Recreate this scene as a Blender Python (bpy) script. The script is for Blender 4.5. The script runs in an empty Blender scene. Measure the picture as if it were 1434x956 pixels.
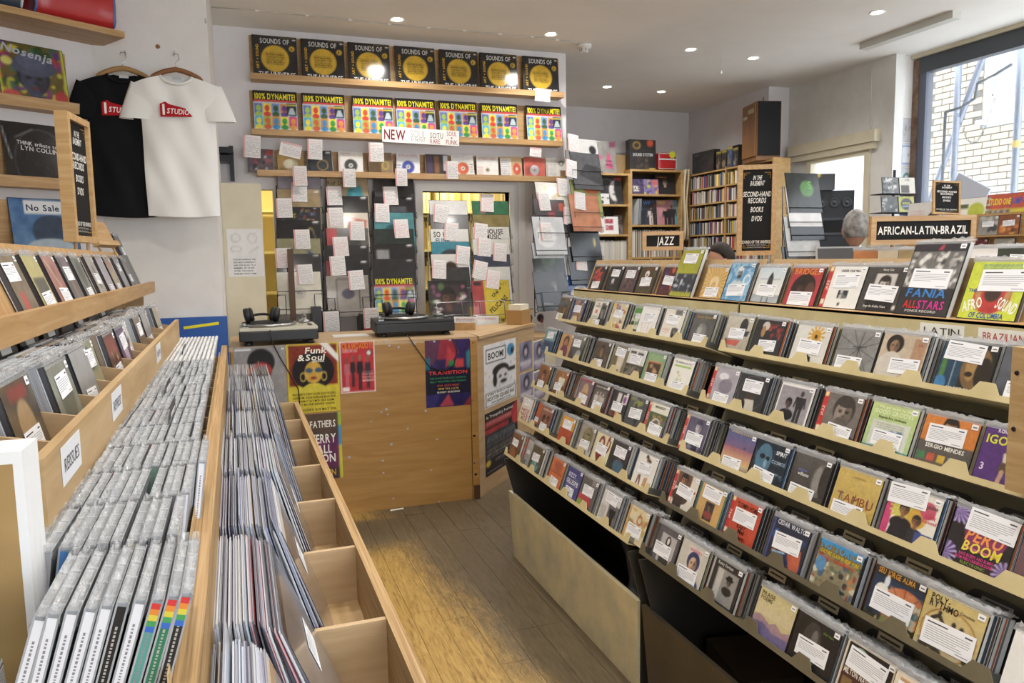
import bpy, math, random
import numpy as np
from mathutils import Vector, Matrix

# ------------------------------------------------------------------ camera
H = 1.53
FPX = 1060.8765
RM = np.array([[0.943, 0, 0], [0, 0, 0], [0, 0, 0]], float)
def _axes():
    pp = np.array([717., 478.])
    def d(x, y):
        v = np.array([x - pp[0], y - pp[1], FPX]); return v / np.linalg.norm(v)
    Y = d(340., 367.); X = d(3750., 316.)
    Z = np.cross(X, Y)
    if Z[1] > 0: Z = -Z
    return np.stack([X, Y, Z])
RM = _axes()
scn = bpy.context.scene
COL = scn.collection
cam = bpy.data.objects.new('camera', bpy.data.cameras.new('camera'))
COL.objects.link(cam)
cam.data.sensor_width = 36.0
cam.data.lens = 36.0 * FPX / 1434.0
cam.data.clip_start = 0.02
_r, _u, _b = RM[:, 0], -RM[:, 1], -RM[:, 2]
cam.matrix_world = Matrix(((_r[0], _u[0], _b[0], 0), (_r[1], _u[1], _b[1], 0), (_r[2], _u[2], _b[2], H), (0, 0, 0, 1)))
scn.camera = cam

# ------------------------------------------------------------------ world, exposure
scn.view_settings.view_transform = 'Standard'
scn.view_settings.look = 'None'
scn.view_settings.gamma = 1.0
scn.view_settings.use_curve_mapping = False
scn.view_settings.exposure = 0.08
WORLD = 4.9
world = bpy.data.worlds.new('overcast_sky'); scn.world = world
world.use_nodes = True
bgn = world.node_tree.nodes['Background']
bgn.inputs[0].default_value = (0.86, 0.93, 1.0, 1)
bgn.inputs[1].default_value = WORLD
LAMP_W = 60.0      # watts of each ceiling downlight
LAMP_COL = (1.0, 0.955, 0.90)
DOWNLIGHTS = [(1.10, 5.45), (2.27, 5.47), (3.53, 5.54), (4.20, 5.62), (3.48, 6.95), (4.12, 7.0), (4.27, 4.34),
              (1.10, 3.4), (2.27, 3.4), (3.5, 3.0), (-0.15, 2.6), (0.55, 2.1), (1.10, 1.3), (2.27, 1.2), (0.1, 0.6), (1.6, -0.6), (0.2, -1.2), (3.3, 0.6)]  # unseen ones continue the grid; one over the aisle added to brighten the bin

# ------------------------------------------------------------------ pixel -> place helpers (a pixel gives a direction, a plane gives the distance)
def _ray(px, py): return RM @ np.array([px - 717., py - 478., FPX])
def onx(px, py, X):
    r = _ray(px, py); return Vector(r * (X / r[0])) + Vector((0, 0, H))
def ony(px, py, Y):
    r = _ray(px, py); return Vector(r * (Y / r[1])) + Vector((0, 0, H))
def onz(px, py, Z):
    r = _ray(px, py); return Vector(r * ((Z - H) / r[2])) + Vector((0, 0, H))
def proj(p):
    c = RM.T @ (np.array(p) - [0, 0, H]); return 717 + FPX * c[0] / c[2], 478 + FPX * c[1] / c[2]
def y_at_px(px, X, z):
    """depth along a line parallel to Y at (X, z) whose picture column is px"""
    lo, hi = .3, 12.
    a = proj((X, lo, z))[0] if False else None
    for _ in range(50):
        m = (lo + hi) / 2
        inc = X > 0
        if (proj((X, m, z))[0] > px) == inc: lo = m
        else: hi = m
    return (lo + hi) / 2

# ------------------------------------------------------------------ colour and materials
def lin(v): return v / 12.92 if v <= .04045 else ((v + .055) / 1.055) ** 2.4
def hx(s):
    s = s.lstrip('#')
    if len(s) == 3: s = ''.join(ch * 2 for ch in s)
    return tuple(int(s[i:i + 2], 16) / 255 for i in (0, 2, 4))
def lc(s):
    if not isinstance(s, str): return tuple(s)
    return tuple(lin(v) for v in hx(s))

MATS = {}
def mat(name, color='888', rough=.5, metal=0., spec=.5, coat=0., alpha=1., emit=0., trans=0.):
    if name in MATS: return MATS[name]
    m = bpy.data.materials.new(name); m.use_nodes = True
    b = m.node_tree.nodes['Principled BSDF']
    b.inputs['Base Color'].default_value = (*lc(color), 1)
    b.inputs['Roughness'].default_value = rough
    b.inputs['Metallic'].default_value = metal
    b.inputs['Specular IOR Level'].default_value = spec
    b.inputs['Coat Weight'].default_value = coat
    b.inputs['Coat Roughness'].default_value = .08
    b.inputs['Alpha'].default_value = alpha
    b.inputs['Transmission Weight'].default_value = trans
    if emit:
        b.inputs['Emission Color'].default_value = (*lc(color), 1)
        b.inputs['Emission Strength'].default_value = emit
    MATS[name] = m
    return m
def nn(m, kind, **kw):
    n = m.node_tree.nodes.new(kind)
    for k, v in kw.items():
        if k in n.inputs: n.inputs[k].default_value = v
        else: setattr(n, k, v)
    return n
def lk(m, a, b): m.node_tree.links.new(a, b)
def bsdf(m): return m.node_tree.nodes['Principled BSDF']
def ramp(m, fac, stops):
    r = nn(m, 'ShaderNodeValToRGB')
    e = r.color_ramp.elements
    while len(e) < len(stops): e.new(.5)
    for i, (p, c) in enumerate(stops):
        e[i].position = p; e[i].color = (*lc(c), 1)
    lk(m, fac, r.inputs[0]); return r
def bump(m, fac, strength=.2, dist=.002):
    b = nn(m, 'ShaderNodeBump', Strength=strength, Distance=dist)
    lk(m, fac, b.inputs['Height']); lk(m, b.outputs[0], bsdf(m).inputs['Normal'])
def wood(name, c1, c2, c3, scale=(1, 14, 14), rough=.55, coord='Object', nscale=3., bmp=.12):
    """grain along the first axis"""
    if name in MATS: return MATS[name]
    m = mat(name, c2, rough)
    tc = nn(m, 'ShaderNodeTexCoord'); mp = nn(m, 'ShaderNodeMapping')
    mp.inputs['Scale'].default_value = scale
    lk(m, tc.outputs[coord], mp.inputs[0])
    n = nn(m, 'ShaderNodeTexNoise', Scale=nscale, Detail=6., Roughness=.62, Distortion=.6)
    lk(m, mp.outputs[0], n.inputs['Vector'])
    r = ramp(m, n.outputs[0], [(.3, c1), (.5, c2), (.72, c3)])
    lk(m, r.outputs[0], bsdf(m).inputs['Base Color'])
    bump(m, n.outputs[0], bmp, .003)
    return m
def painted(name, c1, c2, rough=.6, nscale=6., bmp=.05):
    if name in MATS: return MATS[name]
    m = mat(name, c1, rough)
    tc = nn(m, 'ShaderNodeTexCoord')
    n = nn(m, 'ShaderNodeTexNoise', Scale=nscale, Detail=5., Roughness=.6)
    lk(m, tc.outputs['Object'], n.inputs['Vector'])
    r = ramp(m, n.outputs[0], [(.35, c1), (.7, c2)])
    lk(m, r.outputs[0], bsdf(m).inputs['Base Color'])
    bump(m, n.outputs[0], bmp, .002)
    return m
def colmat(name, rough=.4, coat=0., spec=.5, nz=0., bmp=0.):
    """flat print: colour comes from the printed colour layer of the mesh"""
    if name in MATS: return MATS[name]
    m = mat(name, '888', rough, spec=spec, coat=coat)
    a = nn(m, 'ShaderNodeAttribute', attribute_name='Col')
    lk(m, a.outputs['Color'], bsdf(m).inputs['Base Color'])
    if bmp:
        tc = nn(m, 'ShaderNodeTexCoord')
        n = nn(m, 'ShaderNodeTexNoise', Scale=28., Detail=3., Distortion=1.2)
        lk(m, tc.outputs['Object'], n.inputs['Vector'])
        bump(m, n.outputs[0], bmp, .004)
    return m
PRINT = colmat('printed_card_in_plastic', .32, coat=.25, bmp=.10)
GLOSS = colmat('printed_card_glossy', .16, coat=.3, spec=.4, bmp=.03)
PAPER = colmat('printed_paper', .6, spec=.25)
CLOTHM = colmat('printed_cotton', .9, spec=.1)

# ------------------------------------------------------------------ mesh builder
class MB:
    def __init__(s): s.v = []; s.f = []; s.c = []; s.smooth = False
    def quad(s, a, b, c, d, col=None):
        i = len(s.v); s.v += [tuple(a), tuple(b), tuple(c), tuple(d)]; s.f.append((i, i + 1, i + 2, i + 3)); s.c.append(col); return s
    def poly(s, pts, col=None):
        i = len(s.v); s.v += [tuple(p) for p in pts]; s.f.append(tuple(range(i, i + len(pts)))); s.c.append(col); return s
    def box(s, x0, y0, z0, x1, y1, z1, col=None):
        x0, x1 = min(x0, x1), max(x0, x1); y0, y1 = min(y0, y1), max(y0, y1); z0, z1 = min(z0, z1), max(z0, z1)
        return s.hexa([(x0, y0, z0), (x1, y0, z0), (x1, y1, z0), (x0, y1, z0), (x0, y0, z1), (x1, y0, z1), (x1, y1, z1), (x0, y1, z1)], col)
    def hexa(s, p, col=None):
        i = len(s.v); s.v += [tuple(q) for q in p]
        for f in ((0, 3, 2, 1), (4, 5, 6, 7), (0, 1, 5, 4), (1, 2, 6, 5), (2, 3, 7, 6), (3, 0, 4, 7)):
            s.f.append(tuple(i + k for k in f)); s.c.append(col)
        return s
    def obox(s, M, x0, y0, z0, x1, y1, z1, col=None):
        p = [(x0, y0, z0), (x1, y0, z0), (x1, y1, z0), (x0, y1, z0), (x0, y0, z1), (x1, y0, z1), (x1, y1, z1), (x0, y1, z1)]
        return s.hexa([tuple(M @ Vector(q)) for q in p], col)
    def prism(s, pts, d, col=None):
        """outline (3d points, counter-clockwise seen from +d) extruded by vector d"""
        n = len(pts); i = len(s.v); d = Vector(d)
        s.v += [tuple(p) for p in pts] + [tuple(Vector(p) + d) for p in pts]
        s.f.append(tuple(i + k for k in reversed(range(n)))); s.c.append(col)
        s.f.append(tuple(i + n + k for k in range(n))); s.c.append(col)
        for k in range(n):
            l = (k + 1) % n
            s.f.append((i + k, i + l, i + n + l, i + n + k)); s.c.append(col)
        return s
    def tube(s, pts, r, n=6, col=None, caps=True, closed=False):
        pts = [Vector(p) for p in pts]; rings = []
        rr = r if isinstance(r, (list, tuple)) else [r] * len(pts)
        up = None
        for k, p in enumerate(pts):
            a = pts[k - 1] if k > 0 else (pts[-1] if closed else p); b = pts[k + 1] if k < len(pts) - 1 else (pts[0] if closed else p)
            t = (b - a).normalized()
            if up is None or abs(up.dot(t)) > .97:
                up = Vector((0, 0, 1)) if abs(t.z) < .9 else Vector((1, 0, 0))
            u = (up - t * up.dot(t)).normalized(); w = t.cross(u); up = u
            i = len(s.v)
            for q in range(n):
                an = 2 * math.pi * q / n
                s.v.append(tuple(p + (u * math.cos(an) + w * math.sin(an)) * rr[k]))
            rings.append(i)
        segs = list(zip(rings, rings[1:] + ([rings[0]] if closed else [])))
        for a, b in segs[:len(rings) if closed else len(rings) - 1]:
            for q in range(n):
                l = (q + 1) % n
                s.f.append((a + q, a + l, b + l, b + q)); s.c.append(col)
        if caps and not closed:
            s.f.append(tuple(rings[0] + q for q in reversed(range(n)))); s.c.append(col)
            s.f.append(tuple(rings[-1] + q for q in range(n))); s.c.append(col)
        return s
    def lathe(s, prof, c=(0, 0, 0), n=20, col=None):
        """prof: list of (r, z) going up; turned round z"""
        c = Vector(c); rings = []
        for r, z in prof:
            i = len(s.v); rings.append(i)
            for q in range(n):
                a = 2 * math.pi * q / n
                s.v.append((c.x + r * math.cos(a), c.y + r * math.sin(a), c.z + z))
        for a, b in zip(rings, rings[1:]):
            for q in range(n):
                l = (q + 1) % n; s.f.append((a + q, a + l, b + l, b + q)); s.c.append(col)
        s.f.append(tuple(rings[0] + q for q in reversed(range(n)))); s.c.append(col)
        s.f.append(tuple(rings[-1] + q for q in range(n))); s.c.append(col)
        return s
    def add(s, o, M=None):
        i = len(s.v)
        s.v += [tuple(M @ Vector(p)) for p in o.v] if M else o.v
        s.f += [tuple(i + k for k in f) for f in o.f]; s.c += o.c; return s
    def mesh(s, name, m):
        me = bpy.data.meshes.new(name); me.from_pydata(s.v, [], s.f)
        if m: me.materials.append(m)
        if any(c is not None for c in s.c):
            at = me.color_attributes.new('Col', 'FLOAT_COLOR', 'CORNER')
            buf = []
            for f, c in zip(s.f, s.c):
                q = (*lc(c or '888'), 1.); buf += list(q) * len(f)
            at.data.foreach_set('color', buf)
        if s.smooth: me.polygons.foreach_set('use_smooth', [True] * len(me.polygons))
        me.update(); return me
    def build(s, name, m, parent=None, M=None, **kw):
        return obj(name, s.mesh(name, m), parent, M, **kw)

def obj(name, me, parent=None, M=None, label=None, cat=None, group=None, kind=None):
    o = bpy.data.objects.new(name, me); COL.objects.link(o)
    if parent: o.parent = parent
    if M is not None: o.matrix_local = M if isinstance(M, Matrix) else Matrix.Translation(M)
    if label: o['label'] = label
    if cat: o['category'] = cat
    if group: o['group'] = group
    if kind: o['kind'] = kind
    return o
def empty(name, M=None, **kw):
    o = obj(name, None, None, M, **kw); o.empty_display_size = .05; return o
def bevel(o, w=.004, seg=2):
    b = o.modifiers.new('bevel', 'BEVEL'); b.width = w; b.segments = seg; b.limit_method = 'ANGLE'; return o
def subd(o, n=1):
    b = o.modifiers.new('subd', 'SUBSURF'); b.levels = n; b.render_levels = n
    o.data.polygons.foreach_set('use_smooth', [True] * len(o.data.polygons)); return o
def frame(pos, xdir, tilt=0., roll=0.):
    """x along the reading direction, y up the face, z out of the face; tilt leans the top back"""
    x = Vector((xdir[0], xdir[1], 0)).normalized(); up = Vector((0, 0, 1)); n = x.cross(up)
    t = math.radians(tilt)
    y = up * math.cos(t) - n * math.sin(t); z = n * math.cos(t) + up * math.sin(t)
    M = Matrix(((x.x, y.x, z.x, pos[0]), (x.y, y.y, z.y, pos[1]), (x.z, y.z, z.z, pos[2]), (0, 0, 0, 1)))
    if roll: M = M @ Matrix.Rotation(math.radians(roll), 4, 'Z')
    return M
FACE_L = (0, -1)   # faces -X (the right hand rack)
FACE_R = (0, 1)    # faces +X (the left hand bins)
FACE_F = (1, 0)    # faces -Y (the back wall)

# ------------------------------------------------------------------ lettering (built-in font, cached glyph outlines)
GLY = {}
def _glyphs():
    chars = 'ABCDEFGHIJKLMNOPQRSTUVWXYZabcdefghijklmnopqrstuvwxyz0123456789!%&+-.,:\'"*/?()=#@'
    tmp = []
    for wt, off in ((0, 0.), (1, .022)):
        for ch in chars:
            cu = bpy.data.curves.new('g', 'FONT'); cu.body = ch; cu.resolution_u = 2; cu.offset = off
            o = bpy.data.objects.new('g', cu); COL.objects.link(o); tmp.append((wt, ch, o, cu))
    dg = bpy.context.evaluated_depsgraph_get()
    for wt, ch, o, cu in tmp:
        me = bpy.data.meshes.new_from_object(o.evaluated_get(dg), depsgraph=dg)
        v = [(p.co.x, p.co.y) for p in me.vertices]; f = [tuple(p.vertices) for p in me.polygons]
        xs = [p[0] for p in v] or [0]
        GLY[(wt, ch)] = (v, f, min(xs), max(xs))
        bpy.data.meshes.remove(me)
    for wt, ch, o, cu in tmp:
        bpy.data.objects.remove(o); bpy.data.curves.remove(cu)
_glyphs()
def layout(txt, bold=1, track=.09):
    v = []; f = []; x = 0.
    for ch in txt:
        if ch == ' ' or (bold, ch) not in GLY: x += .34; continue
        gv, gf, a, b = GLY[(bold, ch)]
        i = len(v); v += [(p[0] - a + x, p[1]) for p in gv]; f += [tuple(i + k for k in q) for q in gf]
        x += b - a + track
    return v, f, x - track
def put_text(mb, txt, cx, cy, size, col, z, bold=1, wide=None, shear=0., rot=0., align='c', sx=1.):
    """cy is the middle of the capitals; size is the capital height; wide squeezes to a width"""
    v, f, w = layout(txt, bold)
    if not v: return
    k = size / .69; kx = k * sx
    if wide: kx = wide / max(w, 1e-6)
    x0 = cx - (w * kx / 2 if align == 'c' else 0 if align == 'l' else w * kx)
    ca, sa = math.cos(math.radians(rot)), math.sin(math.radians(rot)); i = len(mb.v)
    for px, py in v:
        X = x0 + px * kx + py * k * shear; Y = cy + (py - .345) * k
        dx, dy = X - cx, Y - cy
        mb.v.append((cx + dx * ca - dy * sa, cy + dx * sa + dy * ca, z))
    for q in f: mb.f.append(tuple(i + k2 for k2 in q)); mb.c.append(col)

# ------------------------------------------------------------------ printed covers: a small painted field plus lettering
RS = random.Random(7)
def smooth_noise(n, sc, rs):
    g = rs.rand(sc + 2, sc + 2); t = np.linspace(0, sc, n, endpoint=False); i = t.astype(int); fr = t - i; fr = fr * fr * (3 - 2 * fr)
    a = g[i][:, i] * (1 - fr)[None, :] + g[i][:, i + 1] * fr[None, :]; b = g[i + 1][:, i] * (1 - fr)[None, :] + g[i + 1][:, i + 1] * fr[None, :]
    return a * (1 - fr)[:, None] + b * fr[:, None]
class Cv:
    def __init__(s, n, bg, seed=0):
        s.n = n; s.sz = (n + 1) * 3; s.rs = np.random.RandomState(seed)
        t = (np.arange(s.sz) + .5) / s.sz; s.x, s.y = np.meshgrid(t, t); s.im = np.empty((s.sz, s.sz, 3)); s.im[:] = hx(bg)
    def msk(s, m, c, a=1.):
        m = (m * a)[..., None]; s.im = s.im * (1 - m) + np.array(hx(c)) * m
    def R(s, x0, y0, x1, y1, c, a=1.): s.msk(((s.x >= x0) & (s.x < x1) & (s.y >= y0) & (s.y < y1)).astype(float), c, a)
    def E(s, cx, cy, rx, ry, c, a=1.):
        d = np.sqrt(((s.x - cx) / rx) ** 2 + ((s.y - cy) / ry) ** 2); s.msk(np.clip((1 - d) * min(rx, ry) * s.sz / 2 + .5, 0, 1), c, a)
    def O(s, cx, cy, rx, ry, w, c, a=1.):
        d = np.abs(np.sqrt(((s.x - cx) / rx) ** 2 + ((s.y - cy) / ry) ** 2) - 1); s.msk((d * min(rx, ry) < w).astype(float), c, a)
    def G(s, c1, c2, y0=0., y1=1., horiz=False, a=1.):
        q = s.x if horiz else s.y; t = np.clip((q - y0) / (y1 - y0), 0, 1)[..., None]
        g = np.array(hx(c1)) * (1 - t) + np.array(hx(c2)) * t; s.im = s.im * (1 - a) + g * a
    def GB(s, x0, y0, x1, y1, c1, c2):
        m = ((s.x >= x0) & (s.x < x1) & (s.y >= y0) & (s.y < y1))[..., None]; t = np.clip((s.y - y0) / (y1 - y0), 0, 1)[..., None]
        s.im = np.where(m, np.array(hx(c1)) * (1 - t) + np.array(hx(c2)) * t, s.im)
    def P(s, pts, c, a=1.):
        ins = np.zeros(s.x.shape, bool); j = len(pts) - 1
        for i in range(len(pts)):
            xi, yi = pts[i]; xj, yj = pts[j]
            if yi != yj: ins ^= ((yi > s.y) != (yj > s.y)) & (s.x < (xj - xi) * (s.y - yi) / (yj - yi) + xi)
            j = i
        s.msk(ins.astype(float), c, a)
    def L(s, x0, y0, x1, y1, w, c, a=1.):
        dx, dy = x1 - x0, y1 - y0; t = np.clip(((s.x - x0) * dx + (s.y - y0) * dy) / (dx * dx + dy * dy + 1e-9), 0, 1)
        d = np.hypot(s.x - x0 - t * dx, s.y - y0 - t * dy); s.msk((d < w).astype(float), c, a)
    def N(s, sc, c, a=.5, x0=0, y0=0, x1=1, y1=1, thr=None):
        n = smooth_noise(s.sz, sc, s.rs)
        if thr is not None: n = (n > thr).astype(float)
        m = ((s.x >= x0) & (s.x < x1) & (s.y >= y0) & (s.y < y1)); s.msk(n * m, c, a)
    def B(s, x0, y0, x1, y1, n, cols, r=.06):
        for _ in range(n):
            u = s.rs.rand(5); s.E(x0 + (x1 - x0) * u[0], y0 + (y1 - y0) * u[1], r * (.4 + u[2]), r * (.4 + u[3]), cols[int(u[4] * len(cols)) % len(cols)], .9)
    def S(s, cx, cy, n, c, r=1.5, duty=.5, x0=0, y0=0, x1=1, y1=1):
        an = np.arctan2(s.y - cy, s.x - cx); d = np.hypot(s.x - cx, s.y - cy)
        m = ((np.sin(an * n) > 1 - 2 * duty) & (d < r) & (s.x >= x0) & (s.x < x1) & (s.y >= y0) & (s.y < y1)).astype(float); s.msk(m, c)
    def F(s, cx, cy, h, skin, hair, top='222', beard=None, afro=0, shade='1a1410'):
        """head and shoulders; h = head height"""
        s.E(cx, cy + h * 1.25, h * .95, h * .62, top)
        s.R(cx - h * .17, cy + h * .3, cx + h * .17, cy + h * .75, skin)
        if afro: s.E(cx, cy - h * .12, h * (.5 + afro), h * (.55 + afro), hair)
        else: s.E(cx, cy - h * .1, h * .43, h * .52, hair)
        s.E(cx, cy + h * .04, h * .34, h * .45, skin)
        s.E(cx + h * .2, cy + h * .06, h * .16, h * .36, shade, .35)
        if not afro: s.E(cx, cy - h * .38, h * .36, h * .2, hair)
        for e in (-1, 1):
            s.E(cx + e * h * .14, cy - h * .02, h * .07, h * .04, shade, .85); s.R(cx + e * h * .14 - h * .09, cy - h * .1, cx + e * h * .14 + h * .09, cy - h * .07, shade, .6)
        s.E(cx + h * .02, cy + h * .12, h * .06, h * .04, shade, .5); s.E(cx, cy + h * .27, h * .13, h * .035, '7a2e2a', .8)
        if beard: s.E(cx, cy + h * .33, h * .26, h * .17, beard, .85)
    def M(s, cx, cy, h, c, skin=None, wide=1.):
        """standing figure, cy = top of the head"""
        skin = skin or c; w = h * .16 * wide
        s.R(cx - w * .75, cy + h * .5, cx - w * .08, cy + h, c); s.R(cx + w * .08, cy + h * .5, cx + w * .75, cy + h, c)
        s.P([(cx - w * 1.15, cy + h * .2), (cx + w * 1.15, cy + h * .2), (cx + w * .8, cy + h * .58), (cx - w * .8, cy + h * .58)], c)
        s.L(cx - w * 1.05, cy + h * .22, cx - w * 1.3, cy + h * .52, h * .025, c); s.L(cx + w * 1.05, cy + h * .22, cx + w * 1.25, cy + h * .52, h * .025, c)
        s.E(cx, cy + h * .09, h * .065, h * .09, skin)
    def K(s, x0, y0, x1, y1, n, c, seed=1):
        rs = np.random.RandomState(seed); dh = (y1 - y0) / n
        for i in range(n):
            x = x0
            while x < x1 - .01:
                w = rs.uniform(.02, .1) ; e = min(x + w, x1); s.R(x, y0 + i * dh, e, y0 + i * dh + dh * .5, c, .8); x = e + .015
    def out(s):
        n = s.n + 1; return s.im.reshape(n, 3, n, 3, 3).mean((1, 3))
ARTS = {}
def _lin(a): return np.where(a <= .04045, a / 12.92, ((a + .055) / 1.055) ** 2.4)
def cover_mesh(key, w, h, bg, ops, n=30, m=None, seed=None):
    """front print: x -w/2..w/2, y 0..h, z 0.  ops: list of (code, args...); 'T' = lettering"""
    if key in ARTS: return ARTS[key]
    cv = Cv(n, bg, seed if seed is not None else (hash_s(key) % 9973)); tx = []
    for op in ops:
        if op[0] == 'T': tx.append(op[1:])
        else:
            a = [v for v in op[1:] if not isinstance(v, dict)]; kw = {}
            for v in op[1:]:
                if isinstance(v, dict): kw = v
            getattr(cv, op[0])(*a, **kw)
    im = cv.out()                # row 0 = top
    if n >= 14:                  # ink mottle, and a faded film look with lifted blacks put into the colours
        rs = np.random.RandomState(hash_s(key) % 7919); k0 = n + 1
        mot = sum(a * (smooth_noise(k0, sc, rs) - .5) for sc, a in ((5, .10), (max(6, n // 4), .14), (max(8, n // 2), .16)))
        lum = im.mean(-1, keepdims=True); im = im * (1 + mot[..., None] * np.clip(1.25 - 1.2 * lum, .12, 1))
        g = im.mean(-1, keepdims=True); im = np.clip(.045 + .93 * (im * .9 + g * .1), 0, 1)
    im = _lin(im)
    k = n + 1
    X, Y = np.meshgrid(np.linspace(-w / 2, w / 2, k), np.linspace(h, 0, k))
    V = np.stack([X, Y, np.zeros_like(X)], -1).reshape(-1, 3)
    I = np.arange(k * k).reshape(k, k)
    Q = np.stack([I[1:, :-1], I[1:, 1:], I[:-1, 1:], I[:-1, :-1]], -1).reshape(-1, 4)
    mb = MB()
    for t in tx:
        kw = t[5] if len(t) > 5 else {}
        kw = dict(kw)
        if 'wide' in kw: kw['wide'] *= w
        put_text(mb, t[0], (t[1] - .5) * w, (1 - t[2]) * h, t[3] * h, t[4], .0005, **kw)
    nv = len(V); verts = V.tolist() + mb.v; faces = Q.tolist() + [tuple(nv + q for q in f) for f in mb.f]
    me = bpy.data.meshes.new(key); me.from_pydata(verts, [], faces); me.materials.append(m or PRINT)
    at = me.color_attributes.new('Col', 'FLOAT_COLOR', 'CORNER')
    c0 = im.reshape(-1, 3)[Q.reshape(-1)]
    c1 = [x for f, c in zip(mb.f, mb.c) for x in (list(lc(c)) * len(f))]
    cc = np.concatenate([c0, np.array(c1).reshape(-1, 3)]) if c1 else c0
    at.data.foreach_set('color', np.concatenate([cc, np.ones((len(cc), 1))], 1).astype(np.float32).ravel())
    me.update(); ARTS[key] = me; return me
def hash_s(s):
    v = 7
    for ch in str(s): v = (v * 131 + ord(ch)) % 1000003
    return v

# ================================================================== THE ROOM
CEIL = 3.2
WALLP = painted('wall_paint_pale', 'e3dfdf', 'dbd6d6', .75, 3., .04)
WALLW = painted('wall_paint_white', 'ebe8e4', 'e0dcd8', .7, 4., .05)
CEILM = painted('ceiling_paint', 'efebe4', 'e9e4dc', .85, 2., .03)
CREAM = painted('cream_paint', 'dcd4bc', 'd2c9ae', .6, 5., .05)
BEIGE = painted('cream_metal_paint', 'd3c598', 'c3b587', .42, 9., .04)
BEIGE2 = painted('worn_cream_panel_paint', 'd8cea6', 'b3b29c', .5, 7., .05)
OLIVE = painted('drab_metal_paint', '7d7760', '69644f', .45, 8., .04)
STEEL = mat('galvanised_steel', '9a9b98', .35, .8)
DARK = mat('black_plastic', '1b1b1c', .4)
DARKM = mat('dark_metal', '2a2a2c', .35, .6)
PLY = wood('plywood', 'aa8c60', 'b89a6e', 'c8ad84', (2.2, 2.2, 14), .5, nscale=3.)
PLYX = wood('plywood_grain_x', 'ad8f68', 'bb9e78', 'c9ae8a', (1.2, 9, 9), .45, nscale=2.6)
PLYY = wood('plywood_grain_y', 'ab8b5f', 'ba9c71', 'c9ae86', (10, 1.2, 10), .5, nscale=2.6)
LAMW = wood('plywood_layered_edge', '7d6140', 'ab8a5c', 'c4a67a', (60, .8, 60), .55, nscale=3.)
OAK = wood('oak_shelf', 'a98250', 'b89261', 'c9a87a', (1.3, 16, 16), .42, nscale=3.)
OAKY = wood('oak_shelf_grain_y', 'a98250', 'b89261', 'c9a87a', (16, 1.3, 16), .42, nscale=3.)
PINEZ = wood('pine_grain_z', 'ae8855', 'bd9968', 'ccad80', (16, 16, 1.4), .45, nscale=3.)
COUNTERM = wood('counter_veneer', '9a713a', 'a67d44', 'b1894f', (1.1, 7, 11), .4, nscale=2.4, bmp=.05)

def floor_mat():
    m = mat('worn_oak_floorboards', '8a7350', .42)
    g = nn(m, 'ShaderNodeNewGeometry'); sp = nn(m, 'ShaderNodeSeparateXYZ'); lk(m, g.outputs['Position'], sp.inputs[0])
    def mapped(sc):
        mp = nn(m, 'ShaderNodeMapping'); mp.inputs['Scale'].default_value = sc; lk(m, g.outputs['Position'], mp.inputs[0]); return mp
    grain = nn(m, 'ShaderNodeTexNoise', Scale=4., Detail=7., Roughness=.65, Distortion=1.6)
    lk(m, mapped((16, 1.6, 1)).outputs[0], grain.inputs['Vector'])
    streak = nn(m, 'ShaderNodeTexNoise', Scale=3., Detail=9., Roughness=.8, Distortion=.3)
    lk(m, mapped((5, .8, 1)).outputs[0], streak.inputs['Vector'])
    fine = nn(m, 'ShaderNodeTexNoise', Scale=9., Detail=6., Roughness=.8, Distortion=2.5)
    lk(m, mapped((14, 3., 1)).outputs[0], fine.inputs['Vector'])
    def math_(op, a, b=None):
        n = nn(m, 'ShaderNodeMath', operation=op)
        for i, v in enumerate((a, b)):
            if v is None: continue
            if isinstance(v, (int, float)): n.inputs[i].default_value = v
            else: lk(m, v, n.inputs[i])
        return n.outputs[0]
    # walked-bare path: golden where X is below a line that drifts with Y
    edge = math_('SUBTRACT', 1.34, math_('MULTIPLY', sp.outputs['Y'], .12))
    d = math_('SUBTRACT', edge, sp.outputs['X'])
    d = math_('MULTIPLY', d, 2.2)
    d = math_('ADD', d, math_('ADD', math_('MULTIPLY', math_('SUBTRACT', streak.outputs[0], .5), 1.1), math_('MULTIPLY', math_('SUBTRACT', fine.outputs[0], .5), 1.5)))
    far = math_('MULTIPLY', math_('SUBTRACT', 4.02, sp.outputs['Y']), 2.5)
    far2 = math_('MULTIPLY', math_('SUBTRACT', sp.outputs['Y'], 4.36), 7.)
    lim = math_('ADD', math_('MAXIMUM', far, far2), math_('MULTIPLY', math_('SUBTRACT', fine.outputs[0], .5), 2.2))
    w = math_('MINIMUM', d, lim)
    w = math_('ADD', w, .12)
    wr = ramp(m, w, [(.2, '000'), (.66, 'fff')])
    c1 = ramp(m, grain.outputs[0], [(.3, '4c412f'), (.5, '5f533f'), (.75, '70634e')])
    c2 = ramp(m, grain.outputs[0], [(.32, '7d6030'), (.48, 'ad8b4a'), (.75, 'c4a564')])
    mx = nn(m, 'ShaderNodeMix', data_type='RGBA')
    lk(m, wr.outputs[0], mx.inputs[0]); lk(m, c1.outputs[0], mx.inputs[6]); lk(m, c2.outputs[0], mx.inputs[7])
    lk(m, mx.outputs[2], bsdf(m).inputs['Base Color'])
    bump(m, grain.outputs[0], .15, .002)
    return m
FLOORM = floor_mat()
fl = MB().box(-3.2, -2.2, -.06, 6.0, 8.2, -.021).build('floor', mat('subfloor', '4a3c29', .8), kind='structure')
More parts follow.
